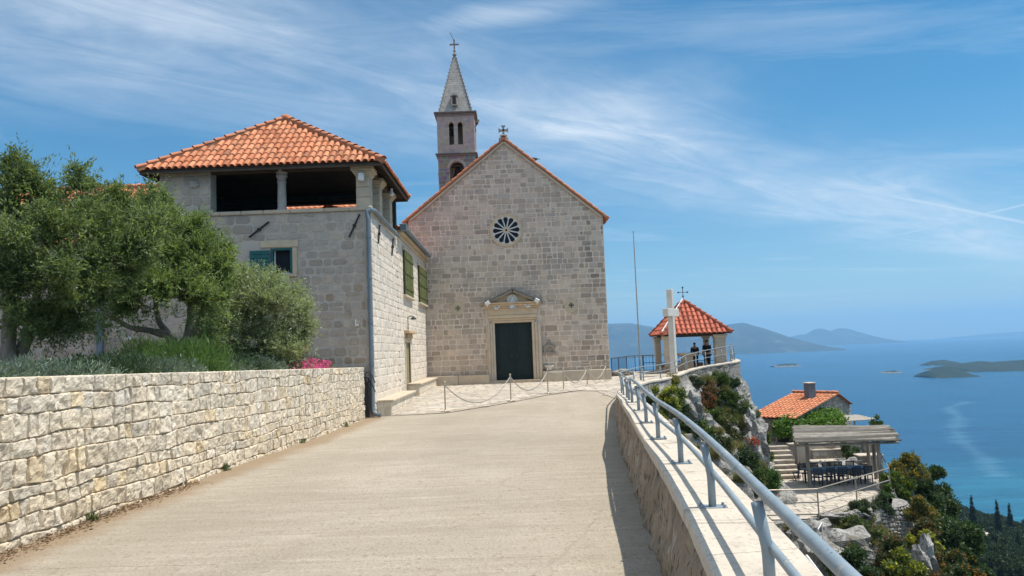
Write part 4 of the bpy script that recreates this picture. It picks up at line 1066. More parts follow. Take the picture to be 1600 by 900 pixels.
# loggia-side gutter pipe, downpipe
mb = MB(); dx = .10
pz = PX(580, 337, XS + dx).z; a = PX(626, 366, XS + dx)
p0 = P(577.3, 345, YH - .12)
px_ = P(580.5, 560, YH - .12).x
topz = zst + .02
ends = Vector((XS + .11, YE - .1, zst - .08))
mb.tube([ends, (XS + .11, YH + 1.2, topz - .03), (XS + .10, YH + .15, topz), (XS + .02, YH - .10, topz - .01), (XS - .10, YH - .13, topz - .08), (px_, YH - .13, topz - .35), (px_, YH - .13, zb + .62), (px_ + .02, YH - .14, zb + .48), (px_ + .12, YH - .16, zb + .40), (px_ + .26, YH - .18, zb + .38)], .068, 10)
for z in (topz - .9, topz - 2.2, topz - 3.6, topz - 4.9): mb.tube([(px_, YH - .13, z), (px_, YH - .13, z + .06)], .085, 10)
mb.build('downpipe', M['zinc'], hs_, smooth=False)
# iron wall anchors
def anchor(a, b, off):
    mb = MB(); mb.tube([a + off, b + off], .03, 6); m_ = (a + b) / 2; mb.box(m_ + off, (.09, .09, .09)); mb.build('wall_anchor', M['iron'], hs_)
anchor(P(390, 371, YH), P(421, 347, YH), Vector((0, -.05, 0))); anchor(P(546, 371, YH), P(562.5, 335, YH), Vector((0, -.05, 0)))
anchor(PX(591, 352, XS), PX(589, 380, XS), Vector((.05, 0, 0))); anchor(PX(612.5, 373, XS), PX(610.5, 399, XS), Vector((.05, 0, 0)))
# front window: recess, frame, pane, open teal shutter
mb = MB(); mb.box(((win[0] + win[2]) / 2, YH + .22, (win[1] + win[3]) / 2), (win[2] - win[0], .02, win[3] - win[1])); wn = mb.build('window', M['dark'], hs_)
mb = MB(); t_ = .07
for (x, z, sx_, sz) in ((win[0] + t_ / 2, (win[1] + win[3]) / 2, t_, win[3] - win[1]), (win[2] - t_ / 2, (win[1] + win[3]) / 2, t_, win[3] - win[1]), ((win[0] + win[2]) / 2, win[3] - t_ / 2, win[2] - win[0] - 2 * t_, t_)):
    mb.box((x, YH + .06, z), (sx_, .12, sz))
mb.build('frame', M['teal'], wn)
mb = MB(); mb.box((win[0] + .10, YH + .15, (win[1] + win[3]) / 2), (.035, .05, win[3] - win[1] - .1)); mb.box(((win[0] + win[2]) / 2, YH + .15, win[1] + .03), (win[2] - win[0] - .15, .05, .05)); mb.build('sash', M['whitepaint'], wn)
mb = MB(); sx0 = P(391, 400, YH).x; ww = win[0] - sx0; nb = 6; hh = (win[3] - win[1] - .06)
for k in range(nb): mb.box((win[0] - ww / 2, YH - .05, win[1] + hh * (k + .5) / nb), (ww, .035, hh / nb - .01), bev=.006)
for s in (.15, .85): mb.box((sx0 + ww * s, YH - .025, win[1] + hh / 2), (.07, .02, hh))
mb.build('shutter', M['teal'], wn)
mb = MB(); mb.box(((win[0] + win[2]) / 2 - .05, YH - .01, win[3] + .13), (win[2] - win[0] + .5, .08, .22), bev=.01, col=(1, 1, .92)); mb.box((win[2] + .09, YH - .01, (win[1] + win[3]) / 2), (.14, .08, win[3] - win[1]), bev=.01, col=(.95, .95, .9)); mb.box(((win[0] + win[2]) / 2, YH - .04, win[1] - .05), (win[2] - win[0] + .3, .18, .09), bev=.01, col=(.9, .9, .87)); mb.build('stone_frame', M['trim'], wn)
# small wall vents / rings
mb = MB(); c = P(545, 488, YH); pts = [(c.x + .075 * math.cos(k * .52), YH - .03, c.z + .075 * math.sin(k * .52)) for k in range(13)]; mb.tube(pts, .014, 5, caps=False); mb.build('wall_ring', M['steel'], hs_)
mb = MB(); c = P(558, 508, YH); mb.box((c.x, YH - .05, c.z), (.10, .12, .07), bev=.015); mb.tube([(c.x - .03, YH - .06, c.z + .03), (c.x - .03, YH - .05, c.z + .18)], .015, 5); mb.build('outdoor_socket', M['whitepaint'], hs_)
# cable looping from the eave to the church wall
mb = MB(); a = PX(672, 404, XS + .2); mb.tube([a, a + Vector((.08, 0, -.5)), a + Vector((-.1, 0, -.85)), a + Vector((-.16, -.3, -.9)), a + Vector((-.18, -1.2, -.78))], .012, 5); mb.build('cable', M['rope'], hs_)

# ------------------------------------------------------------------ left wing behind the trees
lw = thing('monastery_wing', 'low stone wing with a tiled roof, mostly hidden behind the olive trees', 'house', (-14.3, 24.5, -1.9))
rx0, rx1 = -21.5, xpl - .02; ry0, ry1 = YH - .25, 28.4; rz0 = 3.85; rz1 = P(180, 291, ry1).z - .12
mb = MB(); O = Vector((rx0, ry0, rz0)); W = Vector((0, ry1 - ry0, rz1 - rz0)); Lw = W.length; W.normalize(); N = Vector((0, -W.z, W.y)); n_ = int((rx1 - rx0) / .23)
mb.add([O, O + X3 * (rx1 - rx0), O + X3 * (rx1 - rx0) + W * Lw, O + W * Lw], [(0, 1, 2, 3)], (.6, .55, .52))
O2 = O + X3 * (rx1 - rx0) + W * Lw
mb.add([(rx0, ry1, rz1), (rx1, ry1, rz1), (rx1, ry1 + 4.5, rz0), (rx0, ry1 + 4.5, rz0)], [(0, 1, 2, 3)], (.6, .55, .52))
tiles(mb, O, X3, W, N, n_, int(Lw / .4), (rx1 - rx0) / n_, .4, lambda u, w_: True)
cap_tiles(mb, (rx0, ry1, rz1 + .06), (rx1, ry1, rz1 + .06))
mb.build('roof', M['tile'], lw)
mb = MB(); mb.box(((rx0 + xleft) / 2, YH + 3, 1), (xleft - rx0, 5.6, 5.6)); mb.box(((rx0 + rx1) / 2, YH + 4.9, 1.0), (rx1 - rx0, .5, 5.6)); mb.build('wall', M['mortar_w'], lw)
mb = MB(); c = P(156, 520, YH - .12); mb.tube([(c.x, YH - .12, 3.6), (c.x, YH - .12, zb)], .10, 10); mb.build('downpipe', M['zinc'], lw)
mb = MB(); c = P(202, 538, YH); mb.prism([arch(c.x - .5, c.x + .5, gz(YH), P(190, 556, YH).z)], (0, YH - .03, 0), X3, Z3, -Y3, .03); mb.build('arched_doorway', M['black'], lw)
mb = MB(); c = P(203, 529, YH); mb.box((c.x, YH - .1, c.z), (.2, .12, .1), bev=.02); mb.build('wall_lamp', M['whitepaint'], lw)

# ------------------------------------------------------------------ stone benches along the side wall
def bench(ya, yb_, ht, lab):
    xo_ = XS + .50; z0_ = gz((ya + yb_) / 2) - .1
    t = thing('stone_bench', lab, 'bench', (XS + .25, (ya + yb_) / 2, gz((ya + yb_) / 2)), 0, 'stone benches along the house')
    mb = MB(); mb.box((XS + .235, (ya + yb_) / 2, (z0_ + ht - .06) / 2), (.47, yb_ - ya - .06, ht - .06 - z0_), mi=1)
    stones(mb, (XS + .47, ya + .02, 0), Y3, Z3, X3, (0, z0_, yb_ - ya - .04, ht - .06), (), (), rh=(.14, .17), sw=(.2, .4), gap=.02, proud=.016, colf=lambda p: tint(.9, 1.15, .03), jit=.006, cut=.1, bev=.015)
    stones(mb, (XS + .0, ya + .03, 0), X3, Z3, -Y3, (0, z0_, .48, ht - .06), (), (), rh=(.22, .3), sw=(.2, .4), gap=.015, proud=.014, colf=lambda p: tint(.9, 1.1, .03), jit=.006, cut=.1, bev=.015)
    mb.build('base', [M['garden'], M['mortar_s']], t)
    mb = MB(); y = ya
    while y < yb_ - .05:
        wd = min(random.uniform(.8, 1.2), yb_ - y); mb.box((XS + .27, y + wd / 2, ht - .03), (.56, wd - .008, .07), bev=.012, col=tint(.92, 1.0, .02)); y += wd
    mb.build('seat', M['trim'], t)
y1_ = PX(648, 602, XS + .5).y
bench(YH + .22, min(y1_, 32), P(615, 606, YH + 2).z * 1.0 if False else gz(25) + .47, 'long stone bench against the house wall beside the downpipe')
bench(PX(652, 600, XS + .5).y + .8, YC - .5, gz(36) + .47, 'shorter pale stone bench in the corner beside the church facade')

# ------------------------------------------------------------------ iron gate between garden wall and house
gt = thing('garden_gate', 'dark wrought iron gate with curled top between garden wall and house', 'gate', (P(575, 645, YH - .3).x, YH - .3, gz(YH)))
gx0, gx1 = P(570, 600, YH - .3).x, P(583, 600, YH - .3).x - .14; gz0 = gz(YH) + .04; gz1 = P(570, 590, YH - .3).z
mb = MB()
for x in (gx0, gx1): mb.box((x, YH - .3, (gz0 + gz1) / 2), (.035, .035, gz1 - gz0))
for z in (gz0 + .05, gz0 + .45, gz1 - .25): mb.box(((gx0 + gx1) / 2, YH - .3, z), (gx1 - gx0, .03, .03))
mb.build('frame', M['iron'], gt)
mb = MB()
for i in range(1, 6): x = gx0 + (gx1 - gx0) * i / 6; mb.tube([(x, YH - .3, gz0), (x, YH - .3, gz1 - .1 * i / 3)], .012, 5)
mb.box(((gx0 + gx1) / 2, YH - .285, (gz0 + gz1) / 2 - .1), (gx1 - gx0 - .04, .008, gz1 - gz0 - .4))
mb.build('bars', M['iron'], gt)
mb = MB()
for k, s in ((0, .0), (1, -.28)):
    pts = []
    for i in range(22):
        a = i / 21 * 3.6; r = .14 - .028 * a * .9
        pts.append(Vector((gx0 + .10 + math.cos(a + 1.2) * r + .03 * k, YH - .3, gz1 + s + .04 + math.sin(a + 1.2) * r)))
    mb.tube(pts, .017, 5)
    pts = [Vector((gx0 + .1 + .22 * t, YH - .3, gz1 + s + .17 - .34 * t * t)) for t in (0, .25, .5, .75, 1)]
    mb.tube(pts, .018, 5)
mb.build('scrollwork', M['iron'], gt)
# ------------------------------------------------------------------ dry garden wall (every stone its own rough face)
GA, GB = P(0, 860, 6.9), P(570, 655, 23.3); gta, gtb = P(0, 590, 6.9), P(565, 574, 23.3)
gd = Vector((GB.x - GA.x, GB.y - GA.y, 0)); GL = gd.length; gd.normalize(); gn = Vector((gd.y, -gd.x, 0))
gorg = Vector((GA.x, GA.y, 0)); U0 = -7.5
gw = thing('garden_wall', 'long retaining wall of rough cream stones along the left of the road', 'wall', (GA.x, 12, -1.7))
def gtop(u): return gta.z + (gtb.z - gta.z) * u / GL
mb = MB()
def rough_stone(mb, O, U, V, N, quad, depth=.014, rough=.013, step=.055, col=WHITE, topflat=False):
    (a, b, c, d) = quad
    w_ = (math.hypot(b[0] - a[0], b[1] - a[1]) + math.hypot(c[0] - d[0], c[1] - d[1])) / 2; h_ = (math.hypot(d[0] - a[0], d[1] - a[1]) + math.hypot(c[0] - b[0], c[1] - b[1])) / 2
    nu0 = max(2, int(w_ / step)); nv0 = max(2, int(h_ / step)); V_ = []; F_ = []
    eu, ev = .009 / max(w_, .03), .009 / max(h_, .03)
    PU = [0, eu] + [eu * 2.5 + (1 - 5 * eu) * k / nu0 for k in range(nu0 + 1)] + [1 - eu, 1]; PV = [0, ev] + [ev * 2.5 + (1 - 5 * ev) * k / nv0 for k in range(nv0 + 1)] + [1 - ev, 1]; nu, nv = len(PU) - 1, len(PV) - 1
    s = random.uniform(0, 100); tu = random.uniform(-.06, .06); tv = random.uniform(-.03, .09); d0 = random.uniform(.5, 1.2)
    fx = random.uniform(-.6, .6); fy = random.uniform(-.6, .6); fs = random.uniform(-.06, .06)
    for j in range(nv + 1):
        q = PV[j]
        for i in range(nu + 1):
            p = PU[i]
            x = (a[0] * (1 - p) + b[0] * p) * (1 - q) + (d[0] * (1 - p) + c[0] * p) * q
            y = (a[1] * (1 - p) + b[1] * p) * (1 - q) + (d[1] * (1 - p) + c[1] * p) * q
            e = min(p, 1 - p, q, 1 - q)
            ex = min(min(p, 1 - p) * w_, min(q, 1 - q) * h_)
            f = min(1.0, ex / .010) ** .6
            nz = noise.fractal(Vector((x * 11 + s, y * 11, s)), .8, 2.2, 4)
            n = -.014 + f * (.014 + depth * d0 + tu * (p - .5) * w_ + tv * (q - .5) * h_ + rough * 1.5 * nz + max(0, (fx * (p - .5) + fy * (q - .5))) * fs)
            wob = .006 * noise.noise(Vector((x * 14, y * 14, s + 5))) if 0 < e else .01 * noise.noise(Vector((x * 12, y * 12, 3)))
            V_.append(O + U * (x + wob) + V * (y + wob) + N * n)
    for j in range(nv):
        for i in range(nu): F_.append((j * (nu + 1) + i, j * (nu + 1) + i + 1, (j + 1) * (nu + 1) + i + 1, (j + 1) * (nu + 1) + i))
    mb.add(V_, F_, col)
# course boundaries run parallel to the top; each joint wanders
rows = [0, .16]
while rows[-1] < 2.1: rows.append(rows[-1] + random.uniform(.145, .225))
def wander(k, u): return (0 if k == 0 else .06 * noise.noise(Vector((u * .8, k * 7.3, 0))) + .04 * noise.noise(Vector((u * 2.9, k * 3.3, 4))))
for k in range(len(rows) - 1):
    u = U0 + random.uniform(0, .2)
    while u < GL - .02:
        wd = random.choice((random.uniform(.10, .24), random.uniform(.2, .46))) if k else random.uniform(.13, .36)
        if u + wd > GL - .08: wd = GL - u
        y_ = GA.y + u
        foot = gz(y_) - .05
        top = gtop(u)
        if top - rows[k] > foot:
            g = random.choice((.001, .003, .006)) if k < 6 else .005; jj = .014 if k < 5 else .035
            def cc(uu, kk, s): return (uu + s * g + random.uniform(-jj, jj) * .6, gtop(uu) - rows[kk] - wander(kk, uu))
            a, b = cc(u, k + 1, 1), cc(u + wd, k + 1, -1); c, d = cc(u + wd, k, -1), cc(u, k, 1)
            a = (a[0], a[1] + g); b = (b[0], b[1] + g); c = (c[0], c[1] - (g if k else 0)); d = (d[0], d[1] - (g if k else 0))
            near = u < 6
            low = k / 9.0
            br = random.uniform(.82, 1.08); ww = random.uniform(-.03, .03) + .05 * low
            if random.random() < .06: ww += .10; br *= .92
            colr = (br * (1 + ww), br * (1 + ww * .25), br * (1 - ww * 1.1))
            if k > 3 and wd > .27 and random.random() < .3:
                m1 = ((a[0] + b[0]) / 2, (a[1] + b[1]) / 2); m2 = ((c[0] + d[0]) / 2 + random.uniform(-.05, .05), (c[1] + d[1]) / 2)
                rough_stone(mb, gorg, gd, Z3, gn, (a, (m1[0] - g, m1[1]), (m2[0] - g, m2[1]), d), col=colr, step=.032 if near else .05)
                rough_stone(mb, gorg, gd, Z3, gn, ((m1[0] + g, m1[1]), b, c, (m2[0] + g, m2[1])), col=tuple(x * .95 for x in colr), step=.032 if near else .05)
            else: rough_stone(mb, gorg, gd, Z3, gn, (a, b, c, d), col=colr, step=.032 if near else .05)
        u += wd
mb.build('stone_face', M['garden'], gw, smooth=False)
mb = MB()
V_ = []
for u in (U0, GL):
    for (n_, z_) in ((-.012, 'b'), (-.012, 't'), (-.42, 't'), (-.42, 'b')):
        p = gorg + gd * u + gn * n_; V_.append((p.x, p.y, (gtop(u) - .012) if z_ == 't' else -2.4))
mb.add(V_, [(0, 1, 2, 3), (7, 6, 5, 4), (0, 4, 5, 1), (1, 5, 6, 2), (2, 6, 7, 3)])
mb.build('core', M['joint'], gw)
mb = MB(); u = U0
while u < GL - .05:     # rough top of the coping stones
    wd = min(random.uniform(.15, .34), GL - u)
    p = gorg + gd * (u + wd / 2) - gn * .20
    mb.box((p.x, p.y, gtop(u + wd / 2) - .03), (.40, wd - .012, .06), rz=math.atan2(gd.y, gd.x) - math.pi / 2, bev=.018, col=tint(.9, 1.1, .03)); u += wd
mb.build('coping', M['garden'], gw)
mb = MB()
stones(mb, gorg + gd * (GL + .005) + Vector((0, 0, 0)), -gn, Z3, gd, (.0, -2.2, .42, gtop(GL)), (), (), rh=(.15, .22), sw=(.15, .3), gap=.012, proud=.02, colf=lambda p: tint(.85, 1.1, .03), bev=.02)
mb.build('wall_end', M['garden'], gw)
# planting bed
bed = MB(); V_ = []; F_ = []
nx_, ny_ = 14, 40
for j in range(ny_ + 1):
    u = U0 + (GL - U0) * j / ny_; p0 = gorg + gd * u - gn * .38
    for i in range(nx_ + 1):
        x = p0.x - (i / nx_) ** 1.3 * 24; V_.append((x, p0.y, gtop(u) - .10 + .10 * noise.noise(Vector((x * .7, p0.y * .7, 2))) + .0 * i))
for j in range(ny_):
    for i in range(nx_): F_.append((j * (nx_ + 1) + i, (j + 1) * (nx_ + 1) + i, (j + 1) * (nx_ + 1) + i + 1, j * (nx_ + 1) + i + 1))
bed.add(V_, F_)
tag(bed.build('garden_bed', M['soil'], attr=False, smooth=True), kind='structure')

# ------------------------------------------------------------------ paved square in front of the church
pvp = [G(697, 646), G(798, 629.5), G(857, 617.5), G(905, 611), G(940, 612), G(962, 625)]
pts2 = [(XS + .02, 23.75)] + [(p.x, p.y) for p in pvp]
def front_y(x):
    if x <= pts2[0][0]: return pts2[0][1]
    for (a, b), (c, d) in zip(pts2, pts2[1:]):
        if x <= c: return b + (d - b) * (x - a) / (c - a)
    return pts2[-1][1]
mb = MB(); tmp = MB()
stones(tmp, (0, 0, 0), X3, Y3, Z3, (XS - .05, 23.6, 9.0, 47), (), (), rh=(.30, .55), sw=(.25, .75), gap=.05, proud=.006, colf=lambda p: tint(.82, 1.12, .03), jit=.035, cut=.2, bev=.012, merge=.15)
keep = []
for f, c in zip(tmp.F, tmp.C):
    cx_ = sum(tmp.V[i][0] for i in f) / len(f); cy_2 = sum(tmp.V[i][1] for i in f) / len(f)
    if cy_2 > front_y(cx_) + .16 + .1 * noise.noise(Vector((cx_, 0, 0))) and cx_ < edge_x(cy_2) - .15 and not (cy_2 > YC - .35 and cx_ < xr): keep.append((f, c))
off = {}
for f, c in keep:
    V_ = [(tmp.V[i][0], tmp.V[i][1], tmp.V[i][2] + gz(tmp.V[i][1]) + .022) for i in f]; mb.add(V_, [tuple(range(len(f)))], c)
M['slab'] = mat('square_paving', (.50, .445, .375), (.43, .38, .32), ns=2.5, attr=True, bump=.5, bs_=14, stain=(.34, .29, .24), st_s=1.2, st_lo=.6, st_hi=.75)
tag(mb.build('paving', M['slab']), kind='structure')
mb = MB(); V_ = []
mb2 = MB()
xs_ = [XS - .05 + (9.0 - XS) * i / 44 for i in range(45)]
for x in xs_:
    y0 = front_y(x) + .02
    ys_ = [y0 + (47 - y0) * j / 30 for j in range(31)]
    for y in ys_: V_.append((min(x, max(-9, edge_x(y) - .05)), y, gz(y) + .018))
mb2.add(V_, [(i * 31 + j, (i + 1) * 31 + j, (i + 1) * 31 + j + 1, i * 31 + j + 1) for i in range(44) for j in range(30)])
tag(mb2.build('paving_bed', mat('paving_joint', (.43, .37, .30), (.36, .31, .25), ns=6, bump=.6), attr=False), kind='structure')
# drain slab at the foot of the downpipe
dg = thing('drain_grate', 'small dark drain grate in a pale slab below the downpipe', 'drain', G(592, 650))
c = G(590, 648); mb = MB(); mb.box((c.x, c.y, gz(c.y) + .02), (.55, .40, .04), bev=.01, col=(1.1, 1.08, 1.05)); mb.build('slab', M['slab'], dg)
mb = MB()
for k in range(5): mb.box((c.x + .0 + .05 * (k - 2), c.y, gz(c.y) + .045), (.022, .2, .012))
mb.build('bars', M['iron'], dg)

# ------------------------------------------------------------------ parapet: rubble wall under a concrete coping
pw = thing('parapet', 'low rubble parapet with a pale concrete coping along the right of the road', 'wall', (SP[20].x, SP[20].y, gz(8)))
capw = .42
dense = []
for i in range(len(SP) - 1):
    L = (SP[i + 1] - SP[i]).length; n = max(1, int(L / .11)) if SP[i].y < 14 else max(1, int(L / .25))
    for k in range(n): dense.append((SP[i].lerp(SP[i + 1], k / n), SN[i].lerp(SN[i + 1], k / n)))
dense.append((SP[-1], SN[-1]))
V_ = []; F_ = []; nr = 13
for (p, n) in dense:
    zt_ = p.z - .06; zb_ = min(gz(p.y) - .1, zt_ - .1)
    for j in range(nr):
        t = j / (nr - 1); z = zt_ + (zb_ - zt_) * t
        s = Vector((p.x * 5, p.y * 5, z * 5))
        d = .045 * noise.fractal(Vector((s.x * 1.6, s.y * 1.6, s.z * .7)), .7, 2.1, 6) + .014 * (noise.cell(Vector((p.y * 3.6 + .7 * noise.noise(s * .5), z * 6, 0))) - .5) * (1 if 0 < j else 0)
        q = p - n * (-.04 + d * min(1, t * 8) + .13 * t)
        V_.append((q.x, q.y, z))
for i in range(len(dense) - 1):
    for j in range(nr - 1): F_.append((i * nr + j, (i + 1) * nr + j, (i + 1) * nr + j + 1, i * nr + j + 1))
mb = MB(); mb.add(V_, F_); mb.build('rubble_face', M['rubble'], pw, attr=False, smooth=False)
mb = MB(); acc = 0; seg = []; lim = 1.5
def cap_seg(seg, mb):
    V_ = []; c = tint(.94, 1.04, .01)
    zz = random.uniform(-.004, .004)
    for (p, n) in seg:
        for (o_, dz) in ((-.004, -.075), (-.004, -.012), (.006, 0), (capw - .012, 0), (capw, -.012), (capw, -.075)):
            q = p + n * (o_ + .006 * noise.noise(Vector((p.y * 4, o_ * 9, 0)))); V_.append((q.x, q.y, p.z + dz + zz + .003 * noise.noise(q * 3)))
    m_ = 6
    mb.add(V_, [(i * m_ + j, i * m_ + j + 1, (i + 1) * m_ + j + 1, (i + 1) * m_ + j) for i in range(len(seg) - 1) for j in range(m_ - 1)] + [(0, 1, 2, 3, 4, 5), tuple((len(seg) - 1) * m_ + j for j in (5, 4, 3, 2, 1, 0))], c)
for (p, n) in dense:
    if seg: acc += (p - seg[-1][0]).length
    seg.append((p, n))
    if acc > lim:
        cap_seg(seg, mb); e = seg[-1]; tdir = (seg[-1][0] - seg[-2][0]).normalized(); seg = [(e[0] + tdir * .008, e[1])]; acc = 0; lim = random.uniform(.9, 1.7)
if len(seg) > 1: cap_seg(seg, mb)
mb.build('coping', M['cap'], pw)
V_ = []; F_ = []
for (p, n) in dense:
    for (o_, z) in ((capw - .03, p.z - .07), (capw - .05, p.z - .7), (capw - .08, p.z - 1.6)):
        q = p + n * (o_ + .05 * noise.noise(Vector((p.x * 2, p.y * 2, z * 2)))); V_.append((q.x, q.y, z))
for i in range(len(dense) - 1):
    for j in range(2): F_.append((i * 3 + j, i * 3 + j + 1, (i + 1) * 3 + j + 1, (i + 1) * 3 + j))
M['terrace'] = mat('terrace_wall_stone', (.42, .39, .34), (.28, .26, .23), ns=3, bump=1.0, bs_=6, bd=.08, stain=(.17, .15, .12), st_s=2, st_lo=.52, st_hi=.66, cracks=(3.2, (.10, .09, .075), .05), fine=(12, (.20, .185, .16), .55, .62))
mb = MB(); mb.add(V_, F_); mb.build('outer_face', M['terrace'], pw, attr=False)

# ------------------------------------------------------------------ pipe railing on the coping
rl = thing('railing', 'grey painted pipe railing with bent posts on the parapet coping', 'railing', (SP[20].x + .15, SP[20].y, SP[20].z))
CZ = PAR[4].z
posts = []
for (px, py) in ((1116.8, 793), (1066.7, 724), (1030.7, 685.3), (1011.5, 660), (999.5, 641.5), (989, 629)):
    posts.append((PZ(px, py, CZ) + Vector((-.012, 0, 0)), .362))
posts = [(Vector((posts[0][0].x - .205 * k, posts[0][0].y - 1.58 * k, CZ)), .362) for k in (5, 4, 3, 2, 1)] + posts
for (D_, h) in ((14.6, .37), (16.8, .42), (19.5, .48), (22.3, .54), (25.0, .60)):
    best = min(range(len(SP)), key=lambda i: abs(SP[i].y - D_)); posts.append((SP[best] + SN[best] * .16, h))
for i, e in enumerate(EDGE[1:]):
    k = min(range(len(SP)), key=lambda i: (SP[i] - e).length); posts.append((e + SN[k] * .10, .60 if i < 4 else .66 + .02 * i))
tops = []; mids = []
for i, (p, h) in enumerate(posts):
    k = min(range(len(SP)), key=lambda j: (SP[j] - p).length); n = SN[k]
    r = .0215 if p.y < 26 else .028
    b = p; m_ = p + Z3 * h * .50; t = p - n * .028 + Z3 * (h - .012)
    mb = MB(); mb.tube([b, m_ - Z3 * .03, m_ + Z3 * .01 - n * .002, t], r, 12); tdir = (SP[min(k + 1, len(SP) - 1)] - SP[k - 1]).normalized()
    mb.build('post', M['rail'], rl, smooth=True)
    mb = MB(); mb.box(b + Z3 * .004, (.16, .10, .008), rz=math.atan2(n.y, n.x)); [mb.tube([b + n * a_ * .062 + Vector((-n.y, n.x, 0)) * b_ * .034 + Z3 * .004, b + n * a_ * .062 + Vector((-n.y, n.x, 0)) * b_ * .034 + Z3 * .022], .008, 6) for a_ in (-1, 1) for b_ in (-1, 1)]; mb.build('base_plate', M['rail'], rl)
    tops.append(p + n * .004 + Z3 * (h + .014)); mids.append(p + n * .018 + Z3 * h * .52)
mb = MB(); mb.tube(smooth_path(tops, 5), .0215, 14)
for i in range(4, 11):       # slightly raised joints in the tube
    for f in (.35, .6):
        a = tops[i].lerp(tops[i + 1], f); d = (tops[i + 1] - tops[i]).normalized(); mb.tube([a, a + d * .05], .0226, 14)
mb.build('handrail', M['rail'], rl, smooth=True)
mb = MB(); mb.tube(smooth_path(mids, 5), .0165, 10); mb.build('lower_rail', M['rail'], rl, smooth=True)

# ------------------------------------------------------------------ stanchions with hanging chains
sp = []
descr = ['chain stanchion nearest the camera, standing by the bench end', 'second chain stanchion from the left, standing before the church door', 'third chain stanchion from the left, close to the right door jamb', 'fourth chain stanchion from the left, in front of the carved niche', 'fifth chain stanchion from the left, under the right round medallion', 'last chain stanchion at the right corner of the church']
for i, (bx, by, hx, hy) in enumerate(((696, 644.4, 696, 597), (798.5, 628, 797, 585), (856.5, 616, 856, 577), (881, 611, 881, 577), (918, 604, 919.5, 573.5), (947.6, 596, 947.8, 568.5))):
    g_ = G(bx, by); h = P(hx, hy, g_.y).z - g_.z
    t = thing('chain_stanchion', descr[i], 'stanchion', g_, 0, 'chain stanchions in front of the church'); sp.append((g_, h))
    g_ = g_ + Z3 * .024
    mb = MB(); mb.lathe(g_, [(.15, 0), (.15, .012), (.05, .03), (.028, .05)], 14); mb.build('foot', M['steel'], t)
    mb = MB(); mb.lathe(g_, [(.022, .04), (.021, h - .12), (.034, h - .11), (.034, h - .085), (.02, h - .075), (.02, h - .05)], 10); mb.build('post', M['steel'], t, smooth=False)
    mb = MB(); blob(mb, g_ + Z3 * (h - .035), (.035, .035, .04), n=10, m_=6); mb.build('knob', M['steel'], t, smooth=True)
cl = ['longest white chain, drooping between the two stanchions on the left', 'chain drooping across the right half of the church door', 'short nearly straight chain between the third and fourth stanchions', 'chain drooping below the niche between the fourth and fifth stanchions', 'last chain, drooping to the stanchion at the church corner']
for i, sag in enumerate((.72, .58, .05, .52, .50)):
    (a, ha), (b, hb) = sp[i], sp[i + 1]; a = a + Z3 * (ha - .09); b = b + Z3 * (hb - .09)
    pts = [a.lerp(b, t / 20) - Z3 * (sag * (1 - (t / 10 - 1) ** 2)) for t in range(21)]
    o = MB(); o.tube(pts, .016, 6)
    L = sum((pts[k + 1] - pts[k]).length for k in range(20)); n_ = int(L / .075)
    for k in range(n_):
        f = k / n_ * 20; j = min(19, int(f)); p = pts[j].lerp(pts[j + 1], f - j); d = (pts[j + 1] - pts[j]).normalized()
        o.tube([p - d * .022, p + d * .022], .024, 5)
    ob = o.build('hanging_chain', M['rope']); base_to_origin(ob, a); tag(ob, cl[i], 'chain', 'chains hung between the stanchions')

# ------------------------------------------------------------------ tall thin mast and the white cross
b = P(1001.5, 594, 33.2); t_ = P(989, 362, 33.2)
mb = MB(); mb.tube([b, b + Z3 * (t_.z - b.z)], [.035, .018], 8); blob(mb, (b.x, b.y, t_.z), (.03, .03, .04))
fp = thing('flagpole', 'tall thin bare flagpole standing at the terrace railing left of the white cross', 'flagpole', b)
mb.build('pole', M['steel'], fp)
mb = MB(); mb.tube([b, b + Z3 * .9], .045, 8); mb.build('sleeve', M['rail'], fp)
b = P(1053.5, 584, 39.0); t_ = P(1047.5, 452, 39.0); H = t_.z - b.z
wc = thing('white_cross', 'tall white stone cross standing at the terrace edge before the tiled pavilion', 'cross', b, rad(-32))
mb = MB(); mb.box((b.x, b.y, b.z + H / 2), (.29, .29, H), bev=.015); o = mb.build('shaft', M['white'], wc)
za_ = P(1049, 488.5, 39).z
mb = MB(); mb.box((b.x, b.y, za_), (.295, 1.62, .40), bev=.015); mb.build('arms', M['white'], wc)
mb = MB(); mb.box((b.x, b.y, b.z + .03), (.6, .6, .14), bev=.02); mb.build('plinth', M['cap'], wc)

# ------------------------------------------------------------------ pavilion on the terrace
FZ = -1.66
a = P(1035, 523, 41.9); bq = P(1141, 518.5, 42.3)
x0, x1, y0, y1 = a.x, bq.x, 42.0, 45.6; ez = (a.z + bq.z) / 2; apx = P(1071, 470, 43.8)
pv_ = thing('pavilion', 'small open lookout pavilion with a red pyramid tile roof and stone piers', 'pavilion', ((x0 + x1) / 2, (y0 + y1) / 2, FZ))
mb = MB(); top = Vector(((x0 + x1) / 2 - .25, 43.8, apx.z)); cr = [Vector((x0, y0, ez)), Vector((x1, y0, ez)), Vector((x1, y1, ez)), Vector((x0, y1, ez))]
for k in range(4): slope(cr[k], cr[(k + 1) % 4], top, tw=.26, tl=.34, r=.105, matmb=mb, lo=.85, hi=1.15)
for k in range(4): cap_tiles(mb, cr[k] + Z3 * .02, top + Z3 * .03, r=.12, lo=.5, hi=.7)
mb.build('roof', M['tile_red'], pv_)
mb = MB(); mb.add([tuple(c - Z3 * .06) for c in cr] + [tuple(top - Z3 * .1)], [(1, 0, 4), (2, 1, 4), (3, 2, 4), (0, 3, 4)]); 
